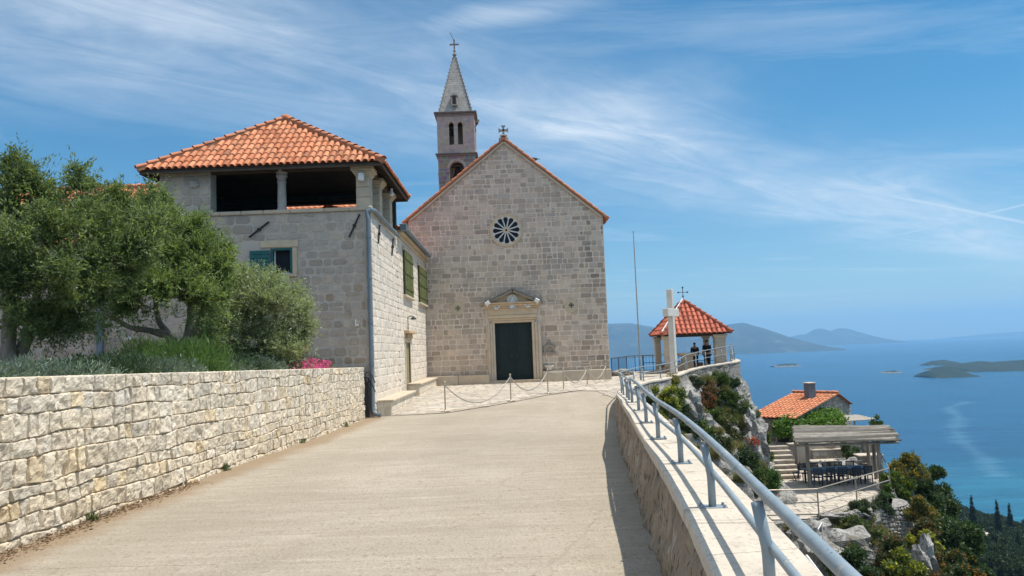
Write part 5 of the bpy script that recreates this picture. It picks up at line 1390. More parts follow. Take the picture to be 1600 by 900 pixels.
for k in range(4):
    p, q = cr[k], cr[(k + 1) % 4]; u = (q - p).normalized(); mb.box((p + q) / 2 + Vector((-u.y, u.x, 0)) * .42 - Z3 * .09, ((q - p).length - .75, .2, .14), rz=math.atan2(u.y, u.x))
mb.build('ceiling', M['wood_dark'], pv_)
mb = MB(); mb.tube([cr[0] + Z3 * .16, cr[0].lerp(top, .97) + Z3 * .16], .045, 6); mb.build('hip_mortar', M['whitepaint'], pv_)
def pcol(x, y, wx, wy, s='pier'):
    mb = MB(); z = FZ - .2
    while z < ez - .36:
        h = min(.36, ez - .30 - z); mb.box((x, y, z + h / 2), (wx, wy, h - .01), col=tint(.85, 1.0, .02), bev=.015); z += h
    mb.box((x, y, ez - .24), (wx + .1, wy + .1, .12), bev=.02, col=(1, .97, .9)); mb.box((x, y, ez - .14), (wx + .18, wy + .18, .10), bev=.02, col=(1, .97, .9))
    mb.build('pier', M['trim'], pv_)
pcol(x0 + .30, y0 + .38, .30, .30); pcol(x0 + .32, y1 - .4, .34, .34); pcol(x1 - .60, y0 + .45, .60, .5); pcol(P(1104, 550, y1 - .4).x, y1 - .4, .30, .3)
mb = MB(); c = apx.copy(); c = Vector((top.x, top.y, top.z))
mb.tube([c, c + Z3 * .78], .018, 6)
zc2 = c.z + .50
mb.tube([(c.x - .24, c.y, zc2), (c.x + .24, c.y, zc2)], .016, 6)
for dx, dz in ((-.26, .0), (.26, .0), (0, .28), (0, -.24)):
    blob(mb, (c.x + dx, c.y, zc2 + dz), (.055, .02, .055), n=6, m_=4)
mb.build('iron_cross', M['iron'], pv_)
mb = MB(); mb.box(((x0 + x1) / 2 - .2, y1 - .12, FZ + .22), (x1 - x0 - 1.3, .22, .55), bev=.02, col=(.7, .6, .52)); mb.build('low_wall', M['trim'], pv_)
mb = MB(); mb.prism([[(0, 0), (2.6, 0), (2.6, .62), (2.2, .62), (0, .08)]], (x0 - 1.2, y0 + .1, FZ - .02), X3, Z3, -Y3, .25, col=(.5, .42, .36)); mb.build('ramp_wall', M['rubble'], pv_, attr=False)
mb = MB(); mb.box(((x0 + x1) / 2, (y0 + y1) / 2, FZ - .05), (x1 - x0 - .2, y1 - y0 - .2, .12), bev=.01, col=(.9, .88, .85)); mb.build('floor_slab', M['slab'], pv_)
c = P(1076.5, 565, 42.3)
at = thing('stone_table', 'stone altar table with a flared top in front of the two people in the pavilion', 'table', (c.x, 42.75, FZ))
zt_ = P(1076, 551.5, 42.3).z
mb = MB(); w_ = .42
def frus(mb, c, z0, w0, d0, z1, w1, d1, col=WHITE):
    v = [(c.x + sx_ * w0 / 2, c.y + sy_ * d0 / 2, z0) for sx_ in (-1, 1) for sy_ in (-1, 1)] + [(c.x + sx_ * w1 / 2, c.y + sy_ * d1 / 2, z1) for sx_ in (-1, 1) for sy_ in (-1, 1)]
    mb.add(v, [(0, 1, 3, 2), (4, 6, 7, 5), (0, 4, 5, 1), (2, 3, 7, 6), (0, 2, 6, 4), (1, 5, 7, 3)], col)
cc3 = Vector((c.x, 42.75, 0)); frus(mb, cc3, zt_ - .20, .62, .45, zt_ - .07, .95, .6, (.9, .85, .8)); mb.box((cc3.x, 42.75, zt_ - .035), (1.02, .66, .07), bev=.01, col=(1, .95, .9)); mb.build('table_top', M['trim'], at)
mb = MB(); frus(mb, cc3, FZ, .66, .5, zt_ - .20, .58, .42, (.8, .75, .7)); mb.build('pedestal', M['trim'], at)
# dark railings along the back of the terrace
def thin_rail(pts, h, lab, nm='terrace_railing', mt='iron', grp=None, rails=(1.0, .5), r=.02, bal=0):
    t = thing(nm, lab, 'railing', pts[0], 0, grp)
    for f in rails:
        mb = MB(); mb.tube([p + Z3 * h * f for p in pts], r, 6); mb.build('rail', M[mt], t)
    for p in pts: mb = MB(); mb.tube([p, p + Z3 * h], r * 1.1, 6); mb.build('post', M[mt], t)
    if bal:
        mb = MB()
        for a, b in zip(pts, pts[1:]):
            n_ = int((b - a).length / bal)
            for k in range(1, n_): q = a.lerp(b, k / n_); mb.tube([q + Z3 * .08, q + Z3 * (h * rails[0])], .008, 4)
        mb.build('balusters', M[mt], t)
    return t
zt0 = gz(46) + .0
thin_rail([Vector((P(x, 560, y).x, y, gz(y))) for x, y in ((955, 40.5), (966, 42.5), (979, 45.5), (992, 46.2), (1004, 46.4), (1020, 46.6))], 1.0, 'dark iron railing along the back of the terrace beside the church corner', bal=.22, rails=(1.0, .1))
thin_rail([Vector((x0 - .3 + k * (x1 - x0 + .5) / 4, 46.75, FZ)) for k in range(5)], 1.0, 'dark iron railing behind the two people in the pavilion', rails=(1.0, .55))
t = thin_rail([P(1146, 572, 42.8) - Z3 * .4, P(1144.5, 560, 46) - Z3 * .2], 1.0, 'short grey railing at the outer right corner of the terrace', mt='rail', rails=(1.0, .5))
for (px, py, D_, s, lab) in ((971, 575, 41.5, .55, 'pale rock on the terrace beside the church corner'), (984, 580, 42, .3, 'small pale stone left of the flagpole')):
    c = P(px, py, D_); c.z = gz(40) + s * .2; mb = MB(); blob(mb, (0, 0, 0), (s, s * .6, s * .5), n=12, m_=8, disp=.5); o = mb.build('terrace_rock', M['rock'], attr=False); o.location = c; tag(o, lab, 'rock')

# ------------------------------------------------------------------ two people looking at the view
def skin_part(name, joints, edges, mt, parent, sub=2):
    me = bpy.data.meshes.new(name); me.from_pydata([Vector(j[:3]) for j in joints], edges, []); me.update(); me.materials.append(mt)
    o = link_mesh(name, me, parent)
    sk = o.modifiers.new('Skin', 'SKIN')
    if not me.skin_vertices: bpy.context.view_layer.objects.active = o
    if me.skin_vertices:
        for i, j in enumerate(joints): me.skin_vertices[0].data[i].radius = (j[3], j[4] if len(j) > 4 else j[3])
        me.skin_vertices[0].data[0].use_root = True
    sk.use_smooth_shade = True
    s_ = o.modifiers.new('Sub', 'SUBSURF'); s_.levels = sub; s_.render_levels = sub
    return o
def person(loc, rz, h, lab, arms, shirt, trousers, slim=1.0, long_=False):
    t = thing('person', lab, 'person', loc, rz); k = h / 1.75; S = slim
    def J(x, y, z, r, r2=None): return (x * k, y * k, z * k, r * k * S, (r2 or r) * k * S)
    # facing +Y (away from the road)
    A = arms
    j = [J(0, 0, .95, .15, .10), J(0, 0, 1.12, .135, .095), J(0, -.01, 1.32, .165, .105), J(0, -.01, 1.43, .12, .09), J(0, 0, 1.50, .05, .05), J(0, .015, 1.58, .075, .085), J(0, .02, 1.66, .08, .095), J(0, .015, 1.72, .055, .065),
         J(.18, -.01, 1.40, .055), J(.22 * 1, A[0], 1.15, .042), J(.20, A[1], A[2], .032), J(.19, A[1] + .06, A[2] - .04, .030),
         J(-.18, -.01, 1.40, .055), J(-.22, A[0], 1.15, .042), J(-.20, A[1], A[2], .032), J(-.19, A[1] + .06, A[2] - .04, .030),
         J(.095, 0, .86, .095), J(.105, .02, .48, .062), J(.11, -.01, .09, .042), J(.115, .12, .035, .038),
         J(-.095, 0, .86, .095), J(-.105, .01, .48, .062), J(-.11, -.02, .09, .042), J(-.115, .11, .035, .038)]
    e = [(0, 1), (1, 2), (2, 3), (3, 4), (4, 5), (5, 6), (6, 7), (3, 8), (8, 9), (9, 10), (10, 11), (3, 12), (12, 13), (13, 14), (14, 15), (0, 16), (16, 17), (17, 18), (18, 19), (0, 20), (20, 21), (21, 22), (22, 23)]
    skin_part('body', j, e, M['skin'], t)
    g = 1.14
    sj = [(a[0], a[1], a[2], a[3] * g, a[4] * g) for a in (j[0], j[1], j[2], j[3], J(.18, -.01, 1.405, .060), J(.218, A[0] * .8, 1.19, .052), J(-.18, -.01, 1.405, .060), J(-.218, A[0] * .8, 1.19, .052))]
    se = [(0, 1), (1, 2), (2, 3), (3, 4), (4, 5), (3, 6), (6, 7)]
    if long_: sj += [(a[0], a[1], a[2], a[3] * 1.2, a[4] * 1.2) for a in (j[10], j[14])]; se += [(5, 8), (7, 9)]
    skin_part('shirt', sj, se, shirt, t)
    tj = [(a[0], a[1], a[2], a[3] * 1.2, a[4] * 1.2) for a in (j[0], j[16], j[17], J(.11, -.01, .12, .056), j[20], j[21], J(-.11, -.02, .12, .056))]
    skin_part('trousers', tj, [(0, 1), (1, 2), (2, 3), (0, 4), (4, 5), (5, 6)], trousers, t)
    skin_part('hair', [J(0, .0, 1.62, .078, .08), J(0, .0, 1.69, .086, .098), J(0, .005, 1.74, .06, .07)], [(0, 1), (1, 2)], M['hair'], t)
    for s in (-1, 1): skin_part('shoe', [J(s * .11, -.02, .05, .05), J(s * .115, .10, .04, .045), J(s * .117, .17, .03, .035)], [(0, 1), (1, 2)], M['cloth'], t)
    return t
p1, p2 = P(1085, 532, 44.6), P(1103, 529, 44.6)
person(Vector((p1.x, 44.65, FZ + .01)), rad(-12), 1.68, 'person in dark long-sleeved top standing left in the pavilion, seen from behind', (.04, .20, 1.0), M['cloth2'], M['cloth2'], 1.0, True)
person(Vector((p2.x, 44.55, FZ + .01)), rad(8), 1.80, 'taller person in dark polo shirt standing right in the pavilion, seen from behind', (-.01, .16, .95), M['cloth'], M['cloth'], 1.15)
# ------------------------------------------------------------------ cliff under the terrace
key_i = {0: (2.5, None, -10)}
KP = [(PATH[0], None), (PATH[4], None), (PATH[8], None)]
def find_sp(p): return min(range(len(SP)), key=lambda i: (SP[i] - p).length)
bott = [(find_sp(PATH[0]), Vector((PATH[0].x + 3.0, PATH[0].y, -11))), (find_sp(PATH[6]), Vector((PATH[6].x + 3.2, PATH[6].y - .5, -11))), (find_sp(PATH[9]), Vector((6.6, 16.5, -11))),
        (find_sp(PATH[10]), Vector((8.0, 23.5, -10.5))), (find_sp(EDGE[2]), Vector((10.2, 29.0, -9.5))), (find_sp(EDGE[4]), Vector((12.4, 34.0, -8.4))), (find_sp(EDGE[6]), Vector((13.3, 37.4, -7.9))),
        (find_sp(EDGE[9]), Vector((13.9, 40.3, -7.4))), (find_sp(EDGE[11]), Vector((14.5, 44.0, -6.8))), (find_sp(EDGE[12]), Vector((14.6, 49.5, -7.0)))]
def bot_at(i):
    for (a, p), (b, q) in zip(bott, bott[1:]):
        if a <= i <= b: return p.lerp(q, (i - a) / max(1, b - a))
    return bott[-1][1]
fine_ = []
for i in range(len(SP) - 1):
    n = max(1, int((SP[i + 1] - SP[i]).length / .3))
    for k in range(n): fine_.append((i + k / n, SP[i].lerp(SP[i + 1], k / n), SN[i].lerp(SN[i + 1], k / n)))
fine_.append((len(SP) - 1, SP[-1], SN[-1]))
V_ = []; NR = 44
for (fi, p, n) in fine_:
    a = p + n * (capw - .10) - Z3 * .12; b = bot_at(fi)
    for j in range(NR):
        t = j / (NR - 1)
        q = a.lerp(b, t); q.z = a.z + (b.z - a.z) * t
        hor = t ** 1.35
        q.x = a.x + (b.x - a.x) * hor; q.y = a.y + (b.y - a.y) * hor
        amp = min(1, t * 5) * (1 if p.y > 20 else .5)
        s = Vector((q.x, q.y, q.z))
        f1 = noise.fractal(s * .35, 1, 2.1, 3); f2 = noise.ridged_multi_fractal(s * .8 + Vector((0, 0, 3)), 1, 2.1, 5, 1, 2) - 1.0
        d = (b - a); d.z = 0; d.normalize()
        q += d * (amp * (.8 * f1 + .38 * f2)) + Z3 * amp * .3 * f2
        V_.append((q.x, q.y, q.z))
F_ = [(i * NR + j, i * NR + j + 1, (i + 1) * NR + j + 1, (i + 1) * NR + j) for i in range(len(fine_) - 1) for j in range(NR - 1)]
cliff_me = make_mesh('cliff', V_, F_, M['rock'], smooth=False)
tag(link_mesh('cliff', cliff_me), kind='structure')

# ------------------------------------------------------------------ lower court
LZ = -7.5
q0, q1, q2, q3, q4 = PZ(1180, 822, LZ), PZ(1262, 812, LZ), PZ(1335, 806, LZ), PZ(1393, 790, LZ), PZ(1400, 748, LZ)
front = [q0 - Vector((3, 0, 0)), q0, q1, q2, q3, q4, Vector((q4.x + 1.2, 50, LZ))]
mb = MB()
poly = [(p.x, p.y) for p in front] + [(12.0, 50), (11.0, 36)]
mb.prism([poly], (0, 0, LZ - .02), X3, Y3, Z3, .5)
tag(mb.build('court_base', M['rock'], attr=False), kind='structure')
def inpoly(x, y, poly):
    c = False
    for i in range(len(poly)):
        (x0_, y0_), (x1_, y1_) = poly[i - 1], poly[i]
        if (y0_ > y) != (y1_ > y) and x < (x1_ - x0_) * (y - y0_) / (y1_ - y0_) + x0_: c = not c
    return c
mb = MB(); tmp = MB()
stones(tmp, (0, 0, LZ), X3, Y3, Z3, (8, 30, 23, 50), (), (), rh=(.38, .55), sw=(.4, .8), gap=.035, proud=.012, colf=lambda p: tint(.88, 1.15, .02), jit=.015, cut=.08, bev=.012)
for f, c in zip(tmp.F, tmp.C):
    cx_ = sum(tmp.V[i][0] for i in f) / len(f); cy_2 = sum(tmp.V[i][1] for i in f) / len(f)
    if all(inpoly(cx_ + a, cy_2 + b, poly) for a, b in ((.3, 0), (-.3, 0), (0, -.3))): mb.add([tmp.V[i] for i in f], [tuple(range(len(f)))], c)
tag(mb.build('court_paving', M['slab']), kind='structure')
# rock and dry-stone edge that holds the court
V_ = []; F_ = []; NR = 26; fl = []
for a, b in zip(front, front[1:]):
    n = max(2, int((b - a).length / .25))
    for k in range(n): fl.append(a.lerp(b, k / n))
fl.append(front[-1])
fn = normals2d(fl)
for i, (p, n) in enumerate(zip(fl, fn)):
    drop = 5.5 if p.y < 36 else 7
    for j in range(NR):
        t = j / (NR - 1); s = Vector((p.x * .6, p.y * .6, t * 4))
        f = noise.ridged_multi_fractal(s, 1, 2.1, 5, 1, 2) - 1
        o_ = 3.8 * t ** 1.3 + .55 * f * min(1, t * 6) - .05
        q = p + n * o_; V_.append((q.x, q.y, LZ - .02 - drop * t + .25 * f * min(1, t * 4)))
F_ = [(i * NR + j, i * NR + j + 1, (i + 1) * NR + j + 1, (i + 1) * NR + j) for i in range(len(fl) - 1) for j in range(NR - 1)]
rock2_me = make_mesh('rock_face', V_, F_, M['rock'])
tag(link_mesh('rock_face', rock2_me), kind='structure')
# dry stone bastion at the court corner
c0, c1 = PZ(1340, 800, LZ - .15), PZ(1402, 792, LZ - .15)
rw = thing('dry_stone_wall', 'rounded grey dry stone wall at the corner of the lower court', 'wall', (c1.x, c1.y, LZ - 2))
ctr = Vector(((c0.x + c1.x) / 2 - .1, (c0.y + c1.y) / 2 + 1.1, 0)); mb = MB(); Rb = (c1 - c0).length / 2 + .75
na = 16
a0_, a1_ = rad(205), rad(372)
mbk = MB(); pts_ = []
for k in range(na + 1):
    a = a0_ + (a1_ - a0_) * k / na; pts_.append((a, ctr + Vector((math.cos(a) * Rb, math.sin(a) * Rb * .85, 0))))
for (a, p), (b, q) in zip(pts_, pts_[1:]):
    U = (q - p); L = U.length; U.normalize(); N = Vector((U.y, -U.x, 0)); W = Vector((-N.x * .16, -N.y * .16, 1)).normalized()
    O = Vector((p.x, p.y, LZ - 3.2)) + N * .5
    mbk.add([O - N * .08, O - N * .08 + U * L, O - N * .08 + U * L + W * 3.15, O - N * .08 + W * 3.15], [(0, 1, 2, 3)])
    stones(mb, O, U, W, N, (-.02, 0, L + .02, 3.2), (), (), rh=(.12, .22), sw=(.14, .36), gap=.03, proud=.05, colf=lambda p: tint(.75, 1.2, .03), jit=.02, cut=.3, bev=.04, tilt=.2)
mb.build('stone_face', M['dry'], rw); mbk.build('core', M['joint'], rw)
mb = MB(); mb.add([(p.x, p.y, LZ - .02) for a, p in pts_] + [(ctr.x, ctr.y + 1, LZ - .02)], [tuple(range(na + 2))], (.6, .58, .5)); mb.build('fill', M['rock'], rw)
# stairs up to the cottage
sA, sB = PZ(1196, 750, LZ), PZ(1254, 749, LZ)
st = thing('stone_stairs', 'short flight of pale stone steps up to the cottage', 'stairs', ((sA.x + sB.x) / 2, sA.y, LZ))
n_ = 7; sh_ = 1.42 / n_; nxt = .42; wd = sB.x - sA.x
for k in range(n_):
    mb = MB(); x0s = sA.x - .02 * k + .08 * k; 
    stones(mb, (x0s, sA.y + nxt * k, LZ + sh_ * k), X3, Z3, -Y3, (0, 0, wd, sh_ - .05), (), (), rh=(.2, .22), sw=(.3, .6), gap=.02, proud=.01, colf=lambda p: tint(.75, .95, .03), cut=.05, bev=.01)
    mb.box((x0s + wd / 2, sA.y + nxt * k + nxt / 2 + .01, LZ + sh_ * (k + .5) - .03), (wd, nxt, sh_ - .04), col=(.7, .65, .6))
    x = x0s
    while x < x0s + wd - .05:
        w_ = min(random.uniform(.4, .8), x0s + wd - x); mb.box((x + w_ / 2, sA.y + nxt * k + nxt / 2 - .03, LZ + sh_ * (k + 1) - .03), (w_ - .01, nxt + .06, .065), col=tint(.95, 1.1, .02), bev=.012); x += w_
    mb.build('step', M['slab'], st)
UZ = LZ + 1.42
mb = MB(); xe = sB.x + .3
mb.prism([[(12, sA.y + nxt * n_), (xe + .3, sA.y + nxt * n_), (xe + 4.9, sA.y + nxt * n_ + .3), (xe + 6.3, 49), (xe + 6, 60), (12, 60)]], (0, 0, UZ), X3, Y3, Z3, 1.5)
tag(mb.build('upper_court', M['slab'], attr=True), kind='structure')
# low masonry walls, pillar and terrace pieces behind the pergola
def rubble_block(name, lab, cat, x0, x1, y0, y1, z0, z1, parent=None, rh=(.18, .3), mt='dry'):
    t = parent or thing(name, lab, cat, ((x0 + x1) / 2, (y0 + y1) / 2, z0))
    mb = MB(); mb.box(((x0 + x1) / 2, (y0 + y1) / 2, (z0 + z1) / 2), (x1 - x0 - .04, y1 - y0 - .04, z1 - z0), mi=1)
    kw = dict(rh=rh, sw=(.2, .55), gap=.03, proud=.03, jit=.015, cut=.2, bev=.02)
    stones(mb, (x0, y0 + .02, 0), X3, Z3, -Y3, (0, z0, x1 - x0, z1), colf=lambda p: tint(.8, 1.15, .03), **kw)
    stones(mb, (x0 + .02, y0, 0), Y3, Z3, -X3, (0, z0, y1 - y0, z1), colf=lambda p: tint(.8, 1.15, .03), **kw)
    stones(mb, (x1 - .02, y0, 0), Y3, Z3, X3, (0, z0, y1 - y0, z1), colf=lambda p: tint(.8, 1.15, .03), **kw)
    mb.build('masonry', [M[mt], M['joint']], t)
    mb = MB(); x = x0 - .04
    while x < x1: w_ = min(random.uniform(.4, .9), x1 + .04 - x); mb.box((x + w_ / 2, (y0 + y1) / 2, z1 + .03), (w_ - .01, y1 - y0 + .08, .08), col=tint(.95, 1.1, .02), bev=.015); x += w_
    mb.build('capping', M['slab'], t); return t
pz_ = P(1253, 700, sA.y + 2.9)
rubble_block('gate_pillar', 'stubby stone pillar at the head of the steps', 'pillar', sB.x + .02 + .35, sB.x + .85, sA.y + 2.5, sA.y + 3.0, LZ, P(1253, 694, sA.y + 2.6).z)
wx0, wx1 = P(1270, 710, 44.2).x, P(1322, 710, 44.2).x
rubble_block('bench_wall', 'long low masonry wall with a ledge, shaded behind the pergola', 'wall', wx0, wx1, 44.2, 44.8, LZ, P(1290, 704, 44.2).z, rh=(.25, .4))
rubble_block('back_wall', 'lower stone ledge in front of the shaded masonry wall', 'wall', wx0 - .4, wx1 + .3, 43.4, 44.1, LZ, P(1290, 722, 43.4).z, rh=(.25, .4))
c = P(1359, 702, 43.5); rubble_block('corner_pillar', 'square pale stone pillar at the sea side of the court', 'pillar', c.x - .35, c.x + .3, 43.2, 43.8, LZ, P(1359, 695, 43.2).z)
c = P(1352, 715, 42.8); rubble_block('stone_block', 'pale stepped stone block at the foot of the corner pillar', 'stone block', c.x - .6, c.x + .7, 42.2, 43.0, LZ, P(1352, 712, 42.5).z)
def stone_heap(px, py, D_, s, lab, flat=.6, nm='boulder'):
    c = P(px, py, D_); mb = MB(); blob(mb, (0, 0, 0), (s[0], s[1], s[2]), n=18, m_=12, disp=.55); o = mb.build(nm, M['rock'], attr=False); o.location = c; return tag(o, lab, 'rock')
stone_heap(1336, 727, 42.6, (1.0, .6, .42), 'pale flat boulder in front of the corner pillar')
stone_heap(1284, 732, 42.6, (.35, .3, .4), 'dark rounded stone under the shaded wall')
stone_heap(1312, 727, 43.0, (.28, .25, .3), 'small stone beside the shaded ledge')
stone_heap(1184, 705, 37.6, (.62, .7, 1.25), 'tall pale weathered boulder at the foot of the cliff')
stone_heap(1172, 668, 39.5, (.42, .6, .9), 'narrow pale rock standing out of the cliff plants')
stone_heap(1083, 640, 36.2, (.55, .5, .8), 'whitish rock bulging from the cliff under the cross')
stone_heap(1310, 860, 28.3, (1.5, 1.2, .75), 'large grey rock below the front edge of the lower court')
stone_heap(1272, 838, 30.0, (.9, .7, .6), 'grey outcrop under the corner of the court paving')
stone_heap(1446, 885, 27, (.35, .5, 1.0), 'pale rock rib between shrubs at the right bottom')
for k, (px, py, s, lab) in enumerate(((1309, 805, (.75, .22, .11), 'long flat stone lying at the court edge'), (1337, 804, (.32, .26, .2), 'rounded stone in the middle of the court edge'), (1354, 803, (.34, .26, .22), 'rounded stone at the right of the court edge'), (1348, 795, (.22, .2, .14), 'small stone among the court edge shrubs'), (1290, 803, (.3, .15, .07), 'small flat stone left of the long flat stone'))):
    q = PZ(px, py + 4, LZ); stone_heap(px, py, q.y, s, lab, nm='edge_stone')

# ------------------------------------------------------------------ reed pergola, table and chairs
pg = thing('reed_pergola', 'timber pergola with a grey reed roof over the dining table', 'pergola', PZ(1320, 765, LZ))
zr = P(1320, 690, 37.4).z
r0, r1, r2, r3 = P(1243, 689, 37.4), P(1405, 687, 37.6), P(1384, 665, 40.7), P(1240, 667, 40.5)
for r_ in (r0, r1): r_.z = (r0.z + r1.z) / 2
mb = MB(); n_ = 46
for k in range(n_):
    t = k / (n_ - 1); a = r0.lerp(r3, t); b = r1.lerp(r2, t)
    a = a - (b - a).normalized() * random.uniform(0, .12); b = b + (b - a).normalized() * random.uniform(-.25, .22)
    m_ = a.lerp(b, .5); sg = random.uniform(-.03, .03)
    cc_ = random.uniform(.45, 1.45)
    zj = random.uniform(-.02, .03)
    mb.tube([a + Z3 * zj, m_ + Z3 * (zj + sg - .02), b + Z3 * (zj + random.uniform(-.08, .06))], random.uniform(.035, .08), 5, (cc_, cc_, cc_ * random.uniform(.93, 1.02)))
mb.build('reed_roof', M['reed'], pg)
mb = MB()
for t in (.04, .35, .66, .96):
    a = r0.lerp(r1, t) - Z3 * .12; b = r3.lerp(r2, t) - Z3 * .12; mb.tube([a, b], .05, 8)
for t in (.08, .92): mb.tube([r0.lerp(r3, t) - Z3 * .22, r1.lerp(r2, t) - Z3 * .22], .06, 8)
mb.build('roof_poles', M['wood_grey'], pg)
for (px, py, D_) in ((1266, 762, None), (1378, 764, None), (1369.5, 748, None), (1360, 741, None), (1247, 741, None)):
    b = PZ(px, py, LZ); zt_ = -4.95 - .2 if b.y < 39.5 else P(px, 672, b.y).z - .12
    mb = MB(); mb.tube([b, b + Vector((-.03, 0, 1.2)), Vector((b.x - .02, b.y, min(zt_, r0.z - .05 if b.y < 39.5 else zt_)))], [.10, .092, .085], 10); mb.build('post', M['wood_grey'], pg)
# long table
ta, tb_ = PZ(1282, 765, LZ), PZ(1362, 757, LZ); tc_ = (ta + tb_) / 2; tc_.y += 1.3; td = (tb_ - ta); td.z = 0; TL = 3.3; trz = math.atan2(td.y, td.x) * .35
tbx = thing('dining_table', 'long light blue outdoor table under the reed pergola', 'table', Vector((tc_.x, tc_.y, LZ)), trz)
def local(t, fn, name, mt, **kw):
    mb = MB(); fn(mb); me = make_mesh(name, mb.V, mb.F, M[mt], mb.C, mb.M); return link_mesh(name, me, t)
local(tbx, lambda m_: [m_.box((0, -.36 + .18 * k, .74), (TL, .165, .035), bev=.006) for k in range(5)], 'table_top', 'blue')
local(tbx, lambda m_: [m_.box((0, s * .36, .67), (TL - .3, .04, .09)) for s in (-1, 1)], 'apron', 'blue')
for sx_ in (-1, 0, 1):
    for sy_ in (-1, 1): local(tbx, lambda m_: m_.box((sx_ * 1.45, sy_ * .34, .36), (.07, .07, .72)), 'leg', 'navy')
def chair(lab, loc, rz):
    t = thing('slatted_chair', lab, 'chair', loc, rz, 'navy chairs round the dining table')
    local(t, lambda m_: [m_.box((0, -.18 + .09 * k, .45), (.44, .08, .025), bev=.006) for k in range(5)], 'seat', 'navy')
    def bk(m_):
        m_.box((0, -.245, .90), (.46, .03, .05)); m_.box((0, -.225, .58), (.46, .025, .04))
        for k in range(7): m_.box((-.18 + .06 * k, -.235, .74), (.035, .02, .30))
    local(t, bk, 'backrest', 'navy')
    for sx_ in (-1, 1):
        local(t, lambda m_: m_.box((sx_ * .21, -.22, .46), (.035, .04, .92)), 'leg', 'navy'); local(t, lambda m_: m_.box((sx_ * .21, .19, .22), (.035, .04, .44)), 'leg', 'navy')
        local(t, lambda m_: m_.box((sx_ * .23, -.02, .66), (.04, .42, .03)), 'armrest', 'navy')
    return t
ordn = ['first', 'second', 'third', 'fourth', 'fifth']
proto = None
ct, sn = math.cos(trz), math.sin(trz)
for row in (0, 1):
    for k in range(5):
        lx = -1.32 + .66 * k + random.uniform(-.04, .04); ly = -.66 if row == 0 else .62
        lab = ('%s navy chair from the left on the near side of the dining table' if row == 0 else '%s navy chair from the left on the far side of the dining table') % ordn[k]
        loc = Vector((tc_.x + lx * ct - ly * sn, tc_.y + lx * sn + ly * ct, LZ)); rz = trz + (0 if row == 0 else math.pi) + random.uniform(-.12, .12)
        if proto is None: proto = chair(lab, loc, rz); t = proto
        else: t = copy_tree(proto); t['label'] = lab; t.location = loc; t.rotation_euler = (0, 0, rz)
b = PZ(1250, 752, LZ)
fc = thing('folding_chair', 'dark folding chair standing at the foot of the stone steps', 'chair', b + Vector((-.1, .2, 0)), rad(70))
local(fc, lambda m_: [m_.box((0, 0, .45), (.4, .38, .025))], 'seat', 'iron'); local(fc, lambda m_: [m_.box((s * .2, -.12, .5), (.03, .03, 1.0), rot=Matrix.Rotation(rad(12), 3, 'X')) for s in (-1, 1)] + [m_.box((0, -.2, .95), (.42, .03, .08)), m_.box((0, -.18, .78), (.42, .03, .05))], 'backrest', 'iron')
for s in (-1, 1): local(fc, lambda m_: m_.box((s * .19, .1, .23), (.03, .03, .48), rot=Matrix.Rotation(rad(-18), 3, 'X')), 'leg', 'iron')
# railing of the court
LR = [PZ(1196, 806, LZ), PZ(1280, 810.5, LZ), PZ(1341.5, 787, LZ), PZ(1391.5, 780, LZ)]
LR[0] = Vector((LR[1].x - 2.3, LR[1].y + .15, LZ)); hgt = P(1278, 764, LR[1].y).z - LZ
LR[2] = LR[1].lerp(Vector((P(1391, 760, 36.5).x, 36.5, LZ)), .5); LR[3] = Vector((P(1391, 760, 36.5).x, 36.5, LZ)); LR.append(Vector((P(1378, 740, 39.8).x, 39.8, LZ + .25)))
t = thin_rail(LR, hgt, 'grey pipe railing round the front edge of the lower court', mt='steel', rails=(1.0, .55, .15), r=.028, nm='court_railing')
# ------------------------------------------------------------------ cottage
eL, rL = P(1167, 651, 47.0), P(1239, 613.5, 51.2)
hv = Vector((rL.x - eL.x, rL.y - eL.y, 0)).normalized(); uv = Vector((hv.y, -hv.x, 0)); eR = eL + uv * 3.1; rR = rL + uv * 3.1; cz_ = eL.z; rz_ = rL.z
ct_ = thing('cottage', 'small stone cottage with orange tile roof and a grey chimney below the terrace', 'house', Vector(((eL.x + rR.x) / 2, (eL.y + rR.y) / 2, UZ)))
U = (eR - eL); U.z = 0; LU = U.length; U.normalize(); mid = (rL + rR) / 2; foot = eL + U * (mid - eL).dot(U); W = mid - foot; Lw = W.length; W.normalize(); N = U.cross(W); N = N if N.z > 0 else -N
H2 = Vector((W.x, W.y, 0)).normalized(); hl = (mid - foot).dot(H2)
sh2 = (rL - eL).dot(U)
mb = MB()
def cot_tiles(O, U, W, N, LU, Lw):
    n = int(LU / .24); tiles(mb, O, U, W, N, n, int(Lw / .42), LU / n, .42, lambda u, w_: True, r=.09, lo=.85, hi=1.1)
O = eL + U * sh2 * .0
mb.add([O, O + U * LU, O + U * LU + W * Lw, O + W * Lw], [(0, 1, 2, 3)], (.7, .66, .62)); cot_tiles(O, U, W, N, LU, Lw)
r0c = O + W * Lw; W2 = Vector((H2.x * 1.0, H2.y * 1.0, -.42)).normalized(); Lb = 2.2
mb.add([r0c, r0c + W2 * Lb, r0c + U * LU + W2 * Lb, r0c + U * LU], [(0, 1, 2, 3)], (.7, .66, .62)); N2 = W2.cross(U); N2 = N2 if N2.z > 0 else -N2
cap_tiles(mb, r0c + Z3 * .05, r0c + U * LU + Z3 * .05)
mb.build('roof', M['tile'], ct_)
mb = MB(); ex = .25
zt_ = cz_ - .08
a = O + U * ex + H2 * .25; b = O + U * (LU - ex) + H2 * .25; back = H2 * (hl + 1.9)
